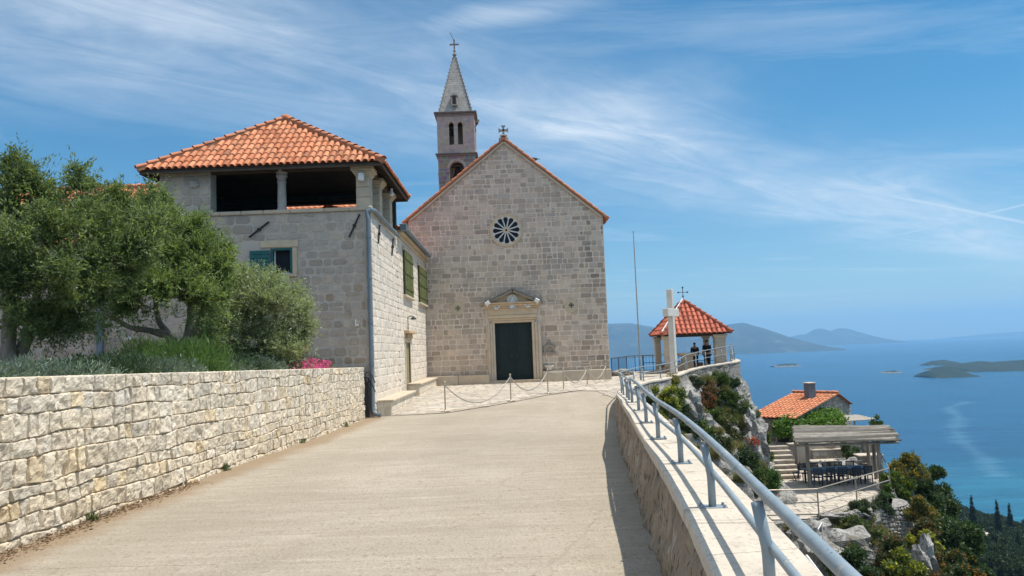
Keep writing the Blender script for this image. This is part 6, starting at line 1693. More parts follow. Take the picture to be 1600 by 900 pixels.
def wall_seg(p, q, top0, top1, peak=None):
    d = (q - p); d.z = 0; L = d.length; d.normalize(); n = Vector((d.y, -d.x, 0))
    out = [(0, UZ - 1.5), (L, UZ - 1.5), (L, top1)] + ([peak] if peak else []) + [(0, top0)]
    mb.prism([out], Vector((p.x, p.y, 0)), d, Z3, n, .3, mi=1)
    top = max(top0, top1, peak[1] if peak else -99); cl_ = []
    if peak:
        k1 = (peak[1] - top0) / peak[0]; k2 = (peak[1] - top1) / (L - peak[0]); cl_ = [(-k1, 1, top0), (k2, 1, top1 + k2 * L)]
    stones(mb, Vector((p.x, p.y, 0)), d, Z3, n, (0, UZ - 1.5, L, top), cl_, (), rh=(.16, .28), sw=(.2, .5), gap=.03, proud=.03, colf=lambda p: tint(.75, 1.1, .05), jit=.015, cut=.2, bev=.02)
pk = (hl - .25, rz_ - .1)
wall_seg(a, b, zt_, zt_); wall_seg(b, b + back, zt_ + .1, rz_ - .75, (pk[0], pk[1])); 
a2 = a + back; wall_seg(a2, a, rz_ - .75, zt_ + .1, ((back.length - pk[0]), pk[1]))
mb.build('wall', [M['dry'], M['joint']], ct_)
c = P(1267.5, 628, 48.8); zt2 = P(1267, 599, 48.8).z
mb = MB(); mb.box((c.x, 48.9, (c.z + zt2) / 2 - .4), (.50, .50, zt2 - c.z + .8), rz=.25); ch_ = mb.build('chimney', M['chimney'], ct_)
mb = MB(); mb.box((c.x, 48.9, zt2 + .03), (.60, .60, .07), rz=.25, bev=.01, col=(3, 3, 3)); mb.build('chimney_cap', M['cap'], ch_)
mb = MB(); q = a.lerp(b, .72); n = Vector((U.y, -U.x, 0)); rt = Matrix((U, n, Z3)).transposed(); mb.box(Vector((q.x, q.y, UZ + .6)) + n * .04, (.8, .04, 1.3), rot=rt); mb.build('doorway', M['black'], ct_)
# second reed shade further back
rp = thing('sun_shelter', 'thin pale reed shelter on posts at the sea side of the cottage', 'shelter', P(1335, 690, 46.5))
mb = MB(); a0, a1, b1_, b0_ = P(1303, 658.5, 45.6), P(1366, 654.5, 46.2), P(1338, 648.5, 49), P(1296, 652, 48.5)
for k in range(22):
    t = k / 21; p = a0.lerp(b0_, t); q = a1.lerp(b1_, t); c_ = random.uniform(1.2, 1.9); mb.tube([p, q + (q - p).normalized() * random.uniform(-.15, .1)], .05, 5, (c_, c_, c_ * .97))
mb.build('reed_roof', M['reed'], rp)
for px, D_ in ((1335, 46.2), (1310, 46)): 
    tpz = P(px, 655, D_); mb = MB(); mb.tube([Vector((tpz.x, tpz.y, LZ)), tpz - Z3 * .05], .06, 8); mb.build('post', M['wood_grey'], rp)
# slanted white stair railing low at the frame edge
t = thin_rail([P(1262, 893, 12.5) - Z3 * .3, P(1310, 960, 11.0) - Z3 * .3], .55, 'white railing with close balusters just outside the parapet near the camera', mt='whitepaint', bal=.11, rails=(1.0, .05), nm='white_railing')
t = thin_rail([P(1281, 868, 27.2), P(1287, 856, 27.9) ], .9, 'short pale handrail on the rock below the lower court', mt='whitepaint', rails=(1.0, .05), nm='white_handrail')
# flower pot by the railing
b = PZ(1206, 785, LZ); pt_ = thing('flower_pot', 'clay pot with a bushy green plant at the left end of the court railing', 'plant pot', b)
mb = MB(); mb.lathe(b, [(.20, 0), (.28, .34), (.31, .36), (.31, .42), (.27, .42), (.25, .36)], 16); mb.build('pot', M['pot'], pt_)
# houses down on the wooded slope
def far_house(px, py, D_, w_, d_, h_, rz, lab, roof='white', slope_=.25):
    D_ = 70.0
    while D_ < 620 and P(px, py, D_).z > hill_z(P(px, py, D_).x, D_): D_ += 2
    c = P(px, py, D_); k_ = D_ / 300; w_, d_, h_ = w_ * k_ * .75, d_ * k_ * .75, h_ * k_ * .8 + 3; c.z = hill_z(c.x, c.y); t = thing('hillside_house', lab, 'house', c, rz)
    local(t, lambda m_: m_.box((0, 0, h_ / 2 - 2), (w_, d_, h_ + 4)), 'wall', 'cap')
    def rf(m_):
        z = h_; m_.add([(-w_ / 2 - .4, -d_ / 2 - .4, z), (w_ / 2 + .4, -d_ / 2 - .4, z), (w_ / 2 + .4, 0, z + d_ * slope_), (-w_ / 2 - .4, 0, z + d_ * slope_), (w_ / 2 + .4, d_ / 2 + .4, z), (-w_ / 2 - .4, d_ / 2 + .4, z)], [(0, 1, 2, 3), (3, 2, 4, 5), (0, 3, 5), (1, 4, 2)])
    local(t, rf, 'roof', roof)
    def wn(m_):
        for k in range(3): m_.box((-w_ / 3 + k * w_ / 3, -d_ / 2 - .02, h_ * .55), (1.0, .06, 1.2))
    local(t, wn, 'windows', 'dark'); return t
far_house(1514, 848, 205, 7, 5, 4, rad(-35), 'white roofed house half hidden among the trees left of the cypresses', 'whitepaint')
far_house(1539, 864, 215, 5, 5, 5, rad(20), 'pale grey house wall among the dark trees right of the white roof', 'cap')
far_house(1562, 890, 170, 4, 3, 3, rad(10), 'small pale house low in the trees near the bottom right corner', 'whitepaint')
far_house(1501, 836, 230, 4, 3, 3, rad(0), 'small pale roof at the left edge of the wooded slope', 'whitepaint')
# ------------------------------------------------------------------ foliage
def norm_rows(a): return a / (np.linalg.norm(a, axis=1, keepdims=True) + 1e-9)
def leaf_mesh(name, pos, d, L, W, cols, mt, fold=.0):
    """diamond leaves: pos (N,3) base, d (N,3) direction, L/W lengths (N,), cols (N,3)"""
    N = len(pos); d = norm_rows(d)
    r = norm_rows(np.cross(d, rng.normal(size=(N, 3))))
    V = np.empty((N, 4, 3), dtype=np.float32)
    V[:, 0] = pos; V[:, 2] = pos + d * L[:, None]
    m_ = pos + d * (L * .45)[:, None]; V[:, 1] = m_ + r * (W * .5)[:, None]; V[:, 3] = m_ - r * (W * .5)[:, None]
    me = bpy.data.meshes.new(name); me.vertices.add(4 * N); me.vertices.foreach_set('co', V.reshape(-1))
    me.loops.add(4 * N); me.loops.foreach_set('vertex_index', np.arange(4 * N, dtype=np.int32))
    me.polygons.add(N); me.polygons.foreach_set('loop_start', np.arange(0, 4 * N, 4, dtype=np.int32))
    try: me.polygons.foreach_set('loop_total', np.full(N, 4, dtype=np.int32))
    except Exception: pass
    me.materials.append(mt)
    a = me.attributes.new('Col', 'FLOAT_COLOR', 'FACE'); buf = np.ones((N, 4), dtype=np.float32); buf[:, :3] = cols; a.data.foreach_set('color', buf.reshape(-1))
    me.update(calc_edges=True); me.validate(); return me
def twigs(lobes, n_tw, per, twl, ll, lw, shell=.45, up=.35, spread=.9, c1=(1, 1, 1), c2=(.6, .6, .6), droop=0, flat=1.0, tip=None, tipf=0):
    """lobes: (x,y,z,rx,ry,rz); leaves set along twigs that grow out of the lobes"""
    lo = np.array([l[:6] for l in lobes], dtype=float); wgt = (lo[:, 3] * lo[:, 5]) ** 1.0; wgt /= wgt.sum()
    k = rng.choice(len(lo), size=n_tw, p=wgt); q = norm_rows(rng.normal(size=(n_tw, 3)))
    rr = shell + (1 - shell) * rng.random(n_tw) ** .6
    c = lo[k, :3]; R = lo[k, 3:6]
    base = c + q * R * rr[:, None]
    d = norm_rows(q + np.array([0, 0, up]) + rng.normal(size=(n_tw, 3)) * .35)
    tl = twl * rng.uniform(.5, 1.4, n_tw)
    base = base - d * (tl * .5)[:, None]
    f = rng.random((n_tw, per)); pos = base[:, None, :] + d[:, None, :] * (f * tl[:, None])[..., None] + rng.normal(size=(n_tw, per, 3)) * ll * .12
    if droop: pos[..., 2] -= droop * (f * tl[:, None]) ** 2
    ld = d[:, None, :] * .9 + rng.normal(size=(n_tw, per, 3)) * spread
    br = rng.random(n_tw); col = np.array(c1)[None] * br[:, None] + np.array(c2)[None] * (1 - br[:, None]); col = col[:, None, :] * rng.uniform(.75, 1.25, (n_tw, per))[..., None]
    if tip is not None:
        m_ = (rng.random(n_tw) < tipf) & (q[:, 2] > -.1); col[m_] = np.array(tip) * rng.uniform(.7, 1.2, (m_.sum(), per))[..., None]
    n = n_tw * per
    return pos.reshape(n, 3), ld.reshape(n, 3), ll * rng.uniform(.6, 1.3, n), lw * rng.uniform(.7, 1.3, n), col.reshape(n, 3)
LM = {'olive': leaf_mat('olive_leaf', (.215, .245, .185), .40, .4), 'green': leaf_mat('green_leaf', (.155, .20, .110), .45), 'dark': leaf_mat('dark_leaf', (.032, .058, .022), .25), 'grey': leaf_mat('grey_leaf', (.17, .20, .155), .2),
      'any': leaf_mat('tinted_leaf', (1, 1, 1), .28)}
def limbs(name, parent, chains, mt='bark', o0=None):
    mb = MB()
    for pts, rs in chains:
        pts = smooth_path([Vector(p) for p in pts], 4); n = len(pts); rr = []
        for i in range(n):
            t = i / (n - 1) * (len(rs) - 1); k = min(len(rs) - 2, int(t)); rr.append((rs[k] + (rs[k + 1] - rs[k]) * (t - k)) * (1 + .15 * noise.noise(pts[i] * 4)))
        pts = [p + Vector((noise.noise(p * 3), noise.noise(p * 3 + Vector((9, 0, 0))), 0)) * .04 for p in pts]
        mb.tube(pts, rr, 9)
    return mb.build(name, M[mt], parent, smooth=True)
def clump(lobes, k=8, s=.42, seed=0):
    out = []
    for l in lobes:
        for _ in range(k):
            q = Vector((random.gauss(0, 1), random.gauss(0, 1), random.gauss(0, 1))).normalized() * random.uniform(.45, .85)
            out.append((l[0] + q.x * l[3], l[1] + q.y * l[4], l[2] + q.z * l[5], l[3] * s * random.uniform(.7, 1.2), l[4] * s * random.uniform(.7, 1.2), l[5] * s * random.uniform(.7, 1.2)))
    return out
def crown_obj(parent, data, mt, name='crown'):
    pos, d, L, W, c = data; o0 = np.array(origin_of(parent)); me = leaf_mesh(name, pos - o0, d, L, W, c, LM[mt]); return link_mesh(name, me, parent)
def lob(px, py, D_, rp, ry=None, dr=None):
    """lobe at a place in the photograph, radius in photograph pixels"""
    c = P(px, py, D_); r = rp * D_ / FPX; return (c.x, c.y, c.z, r, (dr or r), (ry * D_ / FPX if ry else r))
def cat(*ds): return tuple(np.concatenate([d[i] for d in ds]) for i in range(5))
def bz(x, y): 
    u = (y - GA.y); return gtop(u) - .1
# olive tree A, far left and nearest
DA = 11.2
t = thing('olive_tree', 'tall dark green olive tree at the left edge behind the garden wall', 'tree', (P(30, 560, DA).x, DA, bz(0, DA)), 0, 'olive trees behind the garden wall')
A_l = [lob(90, 345, DA + .3, 60, 45), lob(160, 405, DA + .3, 50, 45), lob(40, 350, DA + .3, 60, 50), lob(195, 365, DA + .6, 45, 40), lob(40, 300, DA, 42, 55), lob(30, 262, DA, 24, 30), lob(110, 300, DA + .5, 46, 38), lob(122, 268, DA, 16, 20), lob(-30, 320, DA, 50, 55), lob(60, 370, DA - .8, 75, 50), lob(150, 350, DA, 55, 45), lob(200, 330, DA + 1, 45, 40), lob(15, 430, DA - .6, 62, 45), lob(115, 425, DA - .6, 70, 50), lob(190, 400, DA, 55, 45), lob(95, 480, DA, 45, 26), lob(-60, 420, DA, 60, 60), lob(165, 450, DA + .4, 45, 32), lob(232, 300, DA + .8, 18, 20), lob(232, 372, DA, 30, 35), lob(70, 505, DA + .3, 30, 20), lob(125, 490, DA + .5, 36, 24), lob(20, 480, DA - .8, 36, 26), lob(240, 345, DA + .4, 26, 24)]
dat = cat(twigs(clump(A_l, 6, .36), 7400, 13, .26, .070, .019, .3, .55, .70, (1.45, 1.45, 1.05), (.40, .48, .42)), twigs(A_l[:4] + A_l[14:15], 420, 16, .40, .072, .018, .6, 1.3, .6, (.9, 1.0, .7), (.5, .58, .48)))
dat = cat(dat, twigs(A_l, 900, 14, .5, .072, .017, .85, .5, .55, (1.6, 1.6, 1.2), (.7, .8, .65)), twigs([lob(80, 512, DA + .2, 34, 22), lob(125, 512, DA + .6, 26, 16), lob(40, 500, DA - .5, 30, 24)], 420, 11, .35, .07, .018, .3, -.5, .7, (1.3, 1.35, 1.0), (.5, .58, .48), droop=.4))
crown_obj(t, dat, 'green')
b = P(12, 575, DA); f = lambda px, py, dd=0: P(px, py, DA + dd)
limbs('trunk', t, [([f(14, 585), f(10, 520), f(14, 460), f(-4, 400), f(0, 330)], [.12, .10, .085, .07, .03]), ([f(24, 585, .2), f(40, 530, .2), f(70, 490, .3), f(105, 430, .3), f(130, 350)], [.10, .085, .07, .05, .03]), ([f(40, 530, .2), f(60, 450), f(60, 380), f(50, 300)], [.06, .05, .04, .02]), ([f(14, 460), f(50, 420), f(100, 400), f(170, 380, .5)], [.06, .05, .04, .02])])
# olive tree B with spreading limbs
DB = 14.6
t = thing('olive_tree', 'bright green olive tree with spreading forked trunk behind the middle of the garden wall', 'tree', (P(283, 560, DB).x, DB, bz(0, DB)), 0, 'olive trees behind the garden wall')
B_l = [lob(232, 335, DB, 34, 28), lob(265, 395, DB, 62, 42), lob(310, 375, DB, 36, 30), lob(322, 420, DB, 42, 40), lob(230, 440, DB - .6, 60, 38), lob(290, 455, DB - .6, 50, 36), lob(185, 470, DB - .5, 34, 22), lob(150, 445, DB, 40, 30), lob(305, 350, DB, 20, 18), lob(225, 385, DB, 50, 36), lob(275, 350, DB + .2, 30, 24), lob(250, 335, DB + .6, 26, 22), lob(335, 445, DB, 26, 30), lob(345, 400, DB + .3, 26, 26), lob(255, 310, DB + .4, 14, 16)]
dat = cat(twigs(clump(B_l, 6, .36), 5900, 13, .28, .074, .020, .3, .55, .70, (1.75, 1.8, 1.1), (.46, .56, .46)), twigs(B_l[:3], 180, 16, .42, .078, .02, .7, 1.1, .6, (1.0, 1.1, .8), (.6, .66, .55)))
dat = cat(dat, twigs(B_l, 800, 14, .5, .078, .018, .85, .5, .55, (1.8, 1.85, 1.3), (.8, .9, .7)), twigs([lob(150, 505, DB, 26, 18), lob(205, 490, DB - .4, 40, 20), lob(325, 490, DB - .3, 30, 30), lob(330, 530, DB, 26, 26)], 420, 11, .35, .075, .019, .3, -.5, .7, (1.5, 1.6, 1.1), (.55, .62, .5), droop=.4))
crown_obj(t, dat, 'green')
f = lambda px, py, dd=0: P(px, py, DB + dd)
limbs('trunk', t, [([f(272, 575), f(270, 540), f(262, 525), f(235, 517), f(205, 512), f(180, 498), f(160, 488)], [.13, .10, .08, .065, .055, .04, .02]), ([f(288, 575), f(283, 548), f(292, 530), f(310, 505), f(325, 450)], [.13, .11, .085, .06, .03]), ([f(270, 545), f(262, 520, .2), f(246, 496, .3), f(240, 440, .2), f(235, 360)], [.08, .07, .05, .04, .02]), ([f(286, 550), f(293, 515, .3), f(296, 470, .3), f(290, 400)], [.09, .06, .05, .02])])
# olive tree C, grey and rounded
DC = 17.6
t = thing('olive_tree', 'rounded grey-green olive tree nearest the house, covering part of its front window', 'tree', (P(400, 565, DC).x, DC, bz(0, DC)), 0, 'olive trees behind the garden wall')
C_l = [lob(468, 465, DC, 22, 22), lob(345, 415, DC + .2, 24, 22), lob(392, 445, DC, 52, 34), lob(430, 470, DC - .5, 50, 42), lob(455, 500, DC, 36, 38), lob(370, 490, DC - .5, 60, 48), lob(340, 530, DC, 45, 36), lob(420, 535, DC - .4, 58, 34), lob(402, 436, DC, 34, 18), lob(350, 440, DC + .2, 30, 28), lob(470, 520, DC, 22, 28), lob(380, 555, DC, 60, 18)]
dat = cat(twigs(clump(C_l, 7, .44), 6400, 13, .32, .078, .018, .3, .4, .80, (1.75, 1.75, 1.3), (.50, .55, .44), droop=.3), twigs(C_l, 1300, 14, .6, .085, .017, .85, .4, .8, (1.6, 1.65, 1.4), (1.1, 1.15, .95), droop=.5))
crown_obj(t, dat, 'olive')
f = lambda px, py, dd=0: P(px, py, DC + dd)
limbs('trunk', t, [([f(385, 582), f(388, 550), f(375, 510), f(360, 460)], [.14, .11, .08, .03]), ([f(395, 582), f(405, 545), f(430, 500), f(440, 450)], [.12, .10, .06, .03])])
# bed plants: lavender mounds, grasses, flowers
def mound(nm, cat_, lab, c, r, h, n, ll, lw, c1, c2, up=1.2, spread=.5, tip=None, tipf=0, grp=None, lobn=3, mt='any', per=10, twl=None):
    t = thing(nm, lab, cat_, c, 0, grp)
    lo = [(c[0] + random.uniform(-.5, .5) * r, c[1] + random.uniform(-.5, .5) * r, c[2] + h * random.uniform(.2, .4), r * random.uniform(.5, .8), r * random.uniform(.5, .8), h * random.uniform(.5, .8)) for _ in range(lobn)] + [(c[0], c[1], c[2] + h * .25, r, r, h * .75)]
    crown_obj(t, twigs(lo, n, per, twl or h * .45, ll, lw, .3, up, spread, c1, c2, tip=tip, tipf=tipf), mt, 'leaves'); return t
gx = lambda u, o_: gorg + gd * u + gn * o_
lab_i = 0
bed_spec = [(-1.2, .9, 'grey'), (.4, .9, 'grey'), (1.9, .9, 'grey'), (3.3, .8, 'dark'), (4.8, .8, 'grey'), (6.2, .9, 'green'), (7.2, .8, 'grey'), (8.2, .7, 'dark'), (9.4, .8, 'grey'), (10.6, .8, 'green'), (12.0, .8, 'dark'), (13.2, .7, 'grey')]
names_ = {'grey': ('lavender_bush', 'lavender', (.19, .25, .20), (.09, .13, .10)), 'dark': ('herb_bush', 'shrub', (.06, .11, .05), (.03, .05, .025)), 'green': ('grass_clump', 'grass clump', (.12, .22, .045), (.05, .11, .03))}
where = ['at the far left end of the garden wall', 'left of the tall olive trunk', 'below the crown of the tall olive', 'between the two left olive trees', 'in the shade left of the arched doorway', 'below the long olive limb', 'in front of the forked olive trunk', 'right of the forked olive trunk', 'under the branches of the grey-green olive', 'under the middle of the grey-green olive', 'right under the grey-green olive crown', 'close to the pink flower carpet']
for (u, r, k), wh in zip(bed_spec, where):
    nm, ct2, c1, c2 = names_[k]; p = gx(u, -.38 - r * .75); p.z = gtop(u) - .12
    h = {'grey': .30, 'dark': .34, 'green': .50}[k] * (1 + .012 * u * 2)
    desc = {'grey': 'low grey-green lavender bush', 'dark': 'dark green herb bush', 'green': 'tall bright green grass clump'}[k]
    mound(nm, ct2, desc + ' ' + wh, p, r, h, 900, .075 if k != 'green' else .16, .011 if k != 'green' else .009, c1, c2, up=1.4 if k != 'green' else 2.0, spread=.45 if k != 'green' else .35)
p = gx(8.6, -2.6); p.z = gtop(8.6) - .1; mound('grass_clump', 'grass clump', 'largest feathery grass clump, mid-wall before the arched doorway', p, .9, .75, 1500, .2, .01, (.15, .25, .06), (.05, .10, .03), up=1.8, spread=.4)
for (u, o_, w_, lab) in ((-.5, -2.2, 1.2, 'leafy ground plants around the tall olive trunk'), (6.8, -3.2, 1.4, 'leafy ground plants around the forked olive trunk')):
    p = gx(u, o_); p.z = gtop(u) - .1; mound('ground_plant', 'plant', lab, p, w_, .4, 900, .08, .03, (.08, .14, .05), (.03, .06, .025), up=.9)
pf = gx(11.7, -.30); pf.z = gtop(11.7) - .1
t = thing('flower_carpet', 'low carpet of bright pink flowers on top of the garden wall', 'flowers', pf)
lo = [(*(gx(9.9 + .45 * k, -.34 - .12 * random.random()).xy), gtop(9.9 + .45 * k) + .02 + .05 * math.sin(k / 8 * 3.1), .34, .36, .10 + .10 * math.sin(k / 8 * 3.1)) for k in range(9)][1:7]
crown_obj(t, twigs(lo, 1000, 8, .06, .030, .030, .5, .5, 1.0, (.80, .18, .46), (.62, .10, .33), tip=(.10, .16, .06), tipf=.12), 'any', 'blossom')
crown_obj(t, twigs(lo, 500, 8, .08, .05, .012, .1, .4, .9, (.10, .17, .06), (.05, .09, .03)), 'any', 'leaves')
c = P(467, 545, 19.8); t = thing('pelargonium', 'tall pink flowering plant behind the flower carpet', 'flowers', (c.x, c.y, -.35))
mb = MB(); heads = []
for k in range(6): 
    q = c + Vector((random.uniform(-.12, .14), random.uniform(-.1, .1), random.uniform(-.25, .06))); mb.tube([(c.x + random.uniform(-.05, .05), c.y, -.35), tuple(q)], .008, 4); heads.append((q.x, q.y, q.z, .075, .075, .07))
mb.build('stems', M['bark'], t); crown_obj(t, twigs(heads, 60, 12, .05, .05, .04, .3, .2, 1.2, (.72, .05, .20), (.5, .03, .12)), 'any', 'blossom')
for (px, py, D_, lab) in ((73, 557, 10.6, 'red flower spike among the lavender at the far left'), (122, 560, 11, 'dark spiky reed plant left of the wall doorway')):
    c = P(px, py, D_); t = thing('flower_spike' if px < 100 else 'spiky_plant', lab, 'plant', (c.x, c.y, bz(0, D_)))
    mb = MB(); bs2 = Vector((c.x, c.y, bz(0, D_)))
    for k in range(7): mb.tube([bs2, bs2 + Vector((random.uniform(-.15, .15), random.uniform(-.1, .1), random.uniform(.25, .5)))], [.009, .003], 4)
    mb.build('stems', M['bark'] if px < 100 else M['iron'], t)
    if px < 100: crown_obj(t, twigs([(c.x, c.y, c.z - .05, .03, .03, .07)], 22, 8, .04, .035, .016, .2, .5, 1, (.42, .07, .08), (.3, .05, .06)), 'any', 'blossom')
for (u, s, lab) in ((-.6, .10, 'small green weed at the foot of the wall by the leaf litter'), (1.4, .07, 'tiny weed in a low joint of the garden wall'), (5.2, .08, 'second tiny weed further along the wall foot'), (9.5, .08, 'small weed at the foot of the wall halfway along'), (13.6, .09, 'weed at the wall foot below the pink flowers')):
    p = gx(u, .03); p.z = gz(p.y); mound('weed', 'weed', lab, p, s, s, 40, .05, .01, (.12, .18, .05), (.05, .08, .03), up=1.5, per=6, lobn=1)
# withered twigs at the foot of the garden wall
V_ = []; t = []
dat_pos = []; 
n = 2600; u_ = rng.uniform(-3, 4.0, n) ** 1.0; o_ = np.abs(rng.normal(size=n)) * .11 + .01
pp = np.array([[*(gorg + gd * float(a) + gn * float(b))] for a, b in zip(u_, o_)]); pp[:, 2] = [gz(y) + .004 + .05 * math.exp(-b * 9) * random.random() for y, b in zip(pp[:, 1], o_)]
dd = rng.normal(size=(n, 3)); dd[:, 2] *= .12; cc_ = np.array([.22, .13, .07])[None] * rng.uniform(.4, 1.3, n)[:, None]
me = leaf_mesh('leaf_litter', pp, dd, rng.uniform(.015, .06, n), rng.uniform(.006, .016, n), cc_, LM['any']); tag(link_mesh('leaf_litter', me), kind='stuff')

# ------------------------------------------------------------------ shrubs on the rocks, placed by casting a ray onto the modelled rock
bvhs = [BVHTree.FromPolygons([v.co.copy() for v in me_.vertices], [tuple(p.vertices) for p in me_.polygons]) for me_ in (cliff_me, rock2_me, hill.data)]
def on_rock(px, py, dmax=80):
    d = ray(px, py).normalized(); best = None
    for b in bvhs:
        h = b.ray_cast(Vector((0, 0, 0)), d, 2000)
        if h[0] is not None and (best is None or h[3] < best[3]): best = h
    return best
def shrub(px, py, rp, lab, c1, c2, tip=None, tipf=0, n=500, ll=.10, lw=.035, nm='shrub', D_=None, up=.5, hr=1.0, spread=.9, per=10, sink=.35, grp=None, tall=False):
    h = on_rock(px, py) if D_ is None else None
    c = h[0] if h else P(px, py, D_ or 35)
    D_ = c.y; r = rp * D_ / FPX; c = c - ray(px, py).normalized() * r * sink
    t = thing(nm, lab, 'shrub', (c.x, c.y, c.z - r * .5), 0, grp)
    lo = [(c.x + random.gauss(0, .48) * r, c.y + random.uniform(-.4, .4) * r, c.z + random.gauss(0, .42) * r * hr, r * random.uniform(.16, .5), r * random.uniform(.16, .5), r * hr * random.uniform(.14, .42)) for _ in range(11)]
    crown_obj(t, twigs(lo, n, per, r * .35, ll, lw, .3, up, spread, c1, c2, tip=tip, tipf=tipf), 'any', 'foliage')
    mb = MB()
    for k in range(5):
        l_ = lo[k]; mb.tube([(c.x, c.y + .1, c.z - r * .8), ((c.x + l_[0]) / 2, (c.y + l_[1]) / 2, (c.z - r * .4 + l_[2]) / 2), (l_[0], l_[1], l_[2])], [.03, .02, .01], 5)
    mb.build('stems', M['bark'], t); return t
G1, G2 = (.13, .20, .05), (.05, .09, .03); DG1, DG2 = (.07, .12, .045), (.03, .05, .025); YG = (.42, .42, .04); RD = (.33, .10, .05); GY1, GY2 = (.19, .22, .13), (.09, .11, .07)
cl_sp = [(1056, 612, 20, 'bright green shrub just under the foot of the white cross', G1, G2, YG, .25), (1040, 632, 22, 'yellow-green spurge cushion on the cliff next to the railing', (.22, .26, .05), G2, YG, .6), (1062, 650, 18, 'dark shrub left of the whitish cliff rock', DG1, DG2, None, 0),
         (1088, 598, 12, 'small grey-green shrub high on the cliff under the pavilion', GY1, GY2, None, 0), (1104, 612, 22, 'large rusty red shrub on the cliff under the pavilion', (.20, .14, .07), (.08, .09, .04), (.26, .11, .07), .4), (1122, 594, 14, 'green shrub under the right pier of the pavilion', G1, G2, None, 0),
         (1133, 618, 18, 'green shrub at the outer corner of the cliff', G1, DG2, None, 0), (1140, 600, 12, 'dark shrub high at the outer cliff corner', DG1, DG2, None, 0), (1150, 640, 20, 'spiky grey-green plant on the outer edge of the cliff', GY1, G2, None, 0),
         (1112, 648, 16, 'fresh green shrub in the middle of the cliff', G1, G2, None, 0), (1098, 665, 20, 'tall green shrub below the whitish cliff rock', G1, DG2, None, 0), (1080, 672, 18, 'dull green shrub on the lower left of the cliff', DG1, DG2, (.25, .22, .06), .2), (1132, 668, 20, 'grassy tuft in the lower middle of the cliff', (.26, .25, .11), G2, None, 0),
         (1150, 690, 24, 'olive coloured brush left of the tall boulder', (.17, .18, .07), DG2, None, 0), (1120, 700, 22, 'dark brush on the lower cliff', DG1, DG2, None, 0), (1193, 688, 9, 'yellow-flowered shrub beside the tall boulder', G1, G2, YG, .3), (1196, 716, 10, 'green shrub left of the steps', G1, G2, YG, .12),
         (1163, 722, 20, 'dark green brush at the foot of the cliff', DG1, DG2, None, 0), (1180, 752, 20, 'dense green shrub at the bottom of the cliff', G1, DG2, None, 0), (1030, 655, 14, 'small yellow-green cushion close to the railing', (.20, .24, .06), G2, YG, .2), (1070, 700, 18, 'dry brush behind the railing at mid height', (.18, .16, .08), DG2, None, 0),
         (1108, 632, 12, 'small rusty shrub below the large red one', (.22, .12, .06), G2, RD, .5), (1146, 622, 10, 'small grassy tuft under the outer corner', (.24, .22, .12), GY2, None, 0), (1172, 700, 12, 'low green tuft on the tall boulder', G1, G2, None, 0), (1170, 645, 13, 'grey-green tuft on the narrow rock', GY1, GY2, None, 0), (1012, 630, 10, 'low dark tuft behind the parapet coping', DG1, DG2, None, 0)]
for (px, py, rp, lab, c1, c2, tp, tf) in cl_sp: shrub(px, py, rp, lab, c1, c2, tp, tf, n=520, ll=.13, lw=.04, grp='shrubs on the cliff', up=.7)
for (px, py, D_, lab) in ((1184, 690, 37.0, 'red valerian left of the cottage wall'), (1180, 686, 42.5, 'red flowers against the cottage wall')):
    c = P(px - (6 if D_ < 40 else -3), py - (0 if D_ < 40 else 2), D_); t = thing('red_flowers', lab, 'flowers', (c.x, c.y, c.z - .4)); crown_obj(t, twigs([(c.x, c.y, c.z, .28, .28, .25)], 90, 9, .2, .07, .05, .2, .6, 1, (.55, .06, .05), (.12, .15, .06)), 'any', 'blossom')
tuft_n = 0; tries = 0
while tuft_n < 46 and tries < 900:
    tries += 1
    if random.random() < .68:
        px, py = random.uniform(1015, 1205), random.uniform(588, 770)
        if py < 570 + (1060 - min(px, 1060)) * .5 or px > 1150 + (py - 600) * .42: continue
    else: px, py = random.uniform(1240, 1400), random.uniform(815, 880)
    h = on_rock(px, py)
    if h is None or h[0].y > 60 or h[0].y < 22: continue
    c = h[0]; r = random.uniform(.22, .5); tuft_n += 1
    t = thing('grass_tuft', 'dry grassy tuft growing out of the limestone below the terrace', 'grass tuft', c, 0, 'dry grass tufts on the rocks')
    k_ = random.random(); ca = tuple(a * k_ + b * (1 - k_) for a, b in zip((.34, .30, .15), (.16, .22, .07)))
    crown_obj(t, twigs([(c.x, c.y - .05, c.z + r * .3, r * .8, r * .7, r * .5)], int(170 + 200 * r), 9, r * .6, .22, .018, .1, 1.3, .55, ca, tuple(x * .45 for x in ca)), 'any', 'blades')
# potted plant foliage
crown_obj(pt_, twigs([(b_[0], b_[1], b_[2], .42, .42, .5) for b_ in [tuple(PZ(1206, 785, LZ) + Z3 * .95)]], 420, 10, .4, .14, .04, .2, .9, .7, (.10, .20, .05), (.03, .08, .02)), 'any', 'plant')
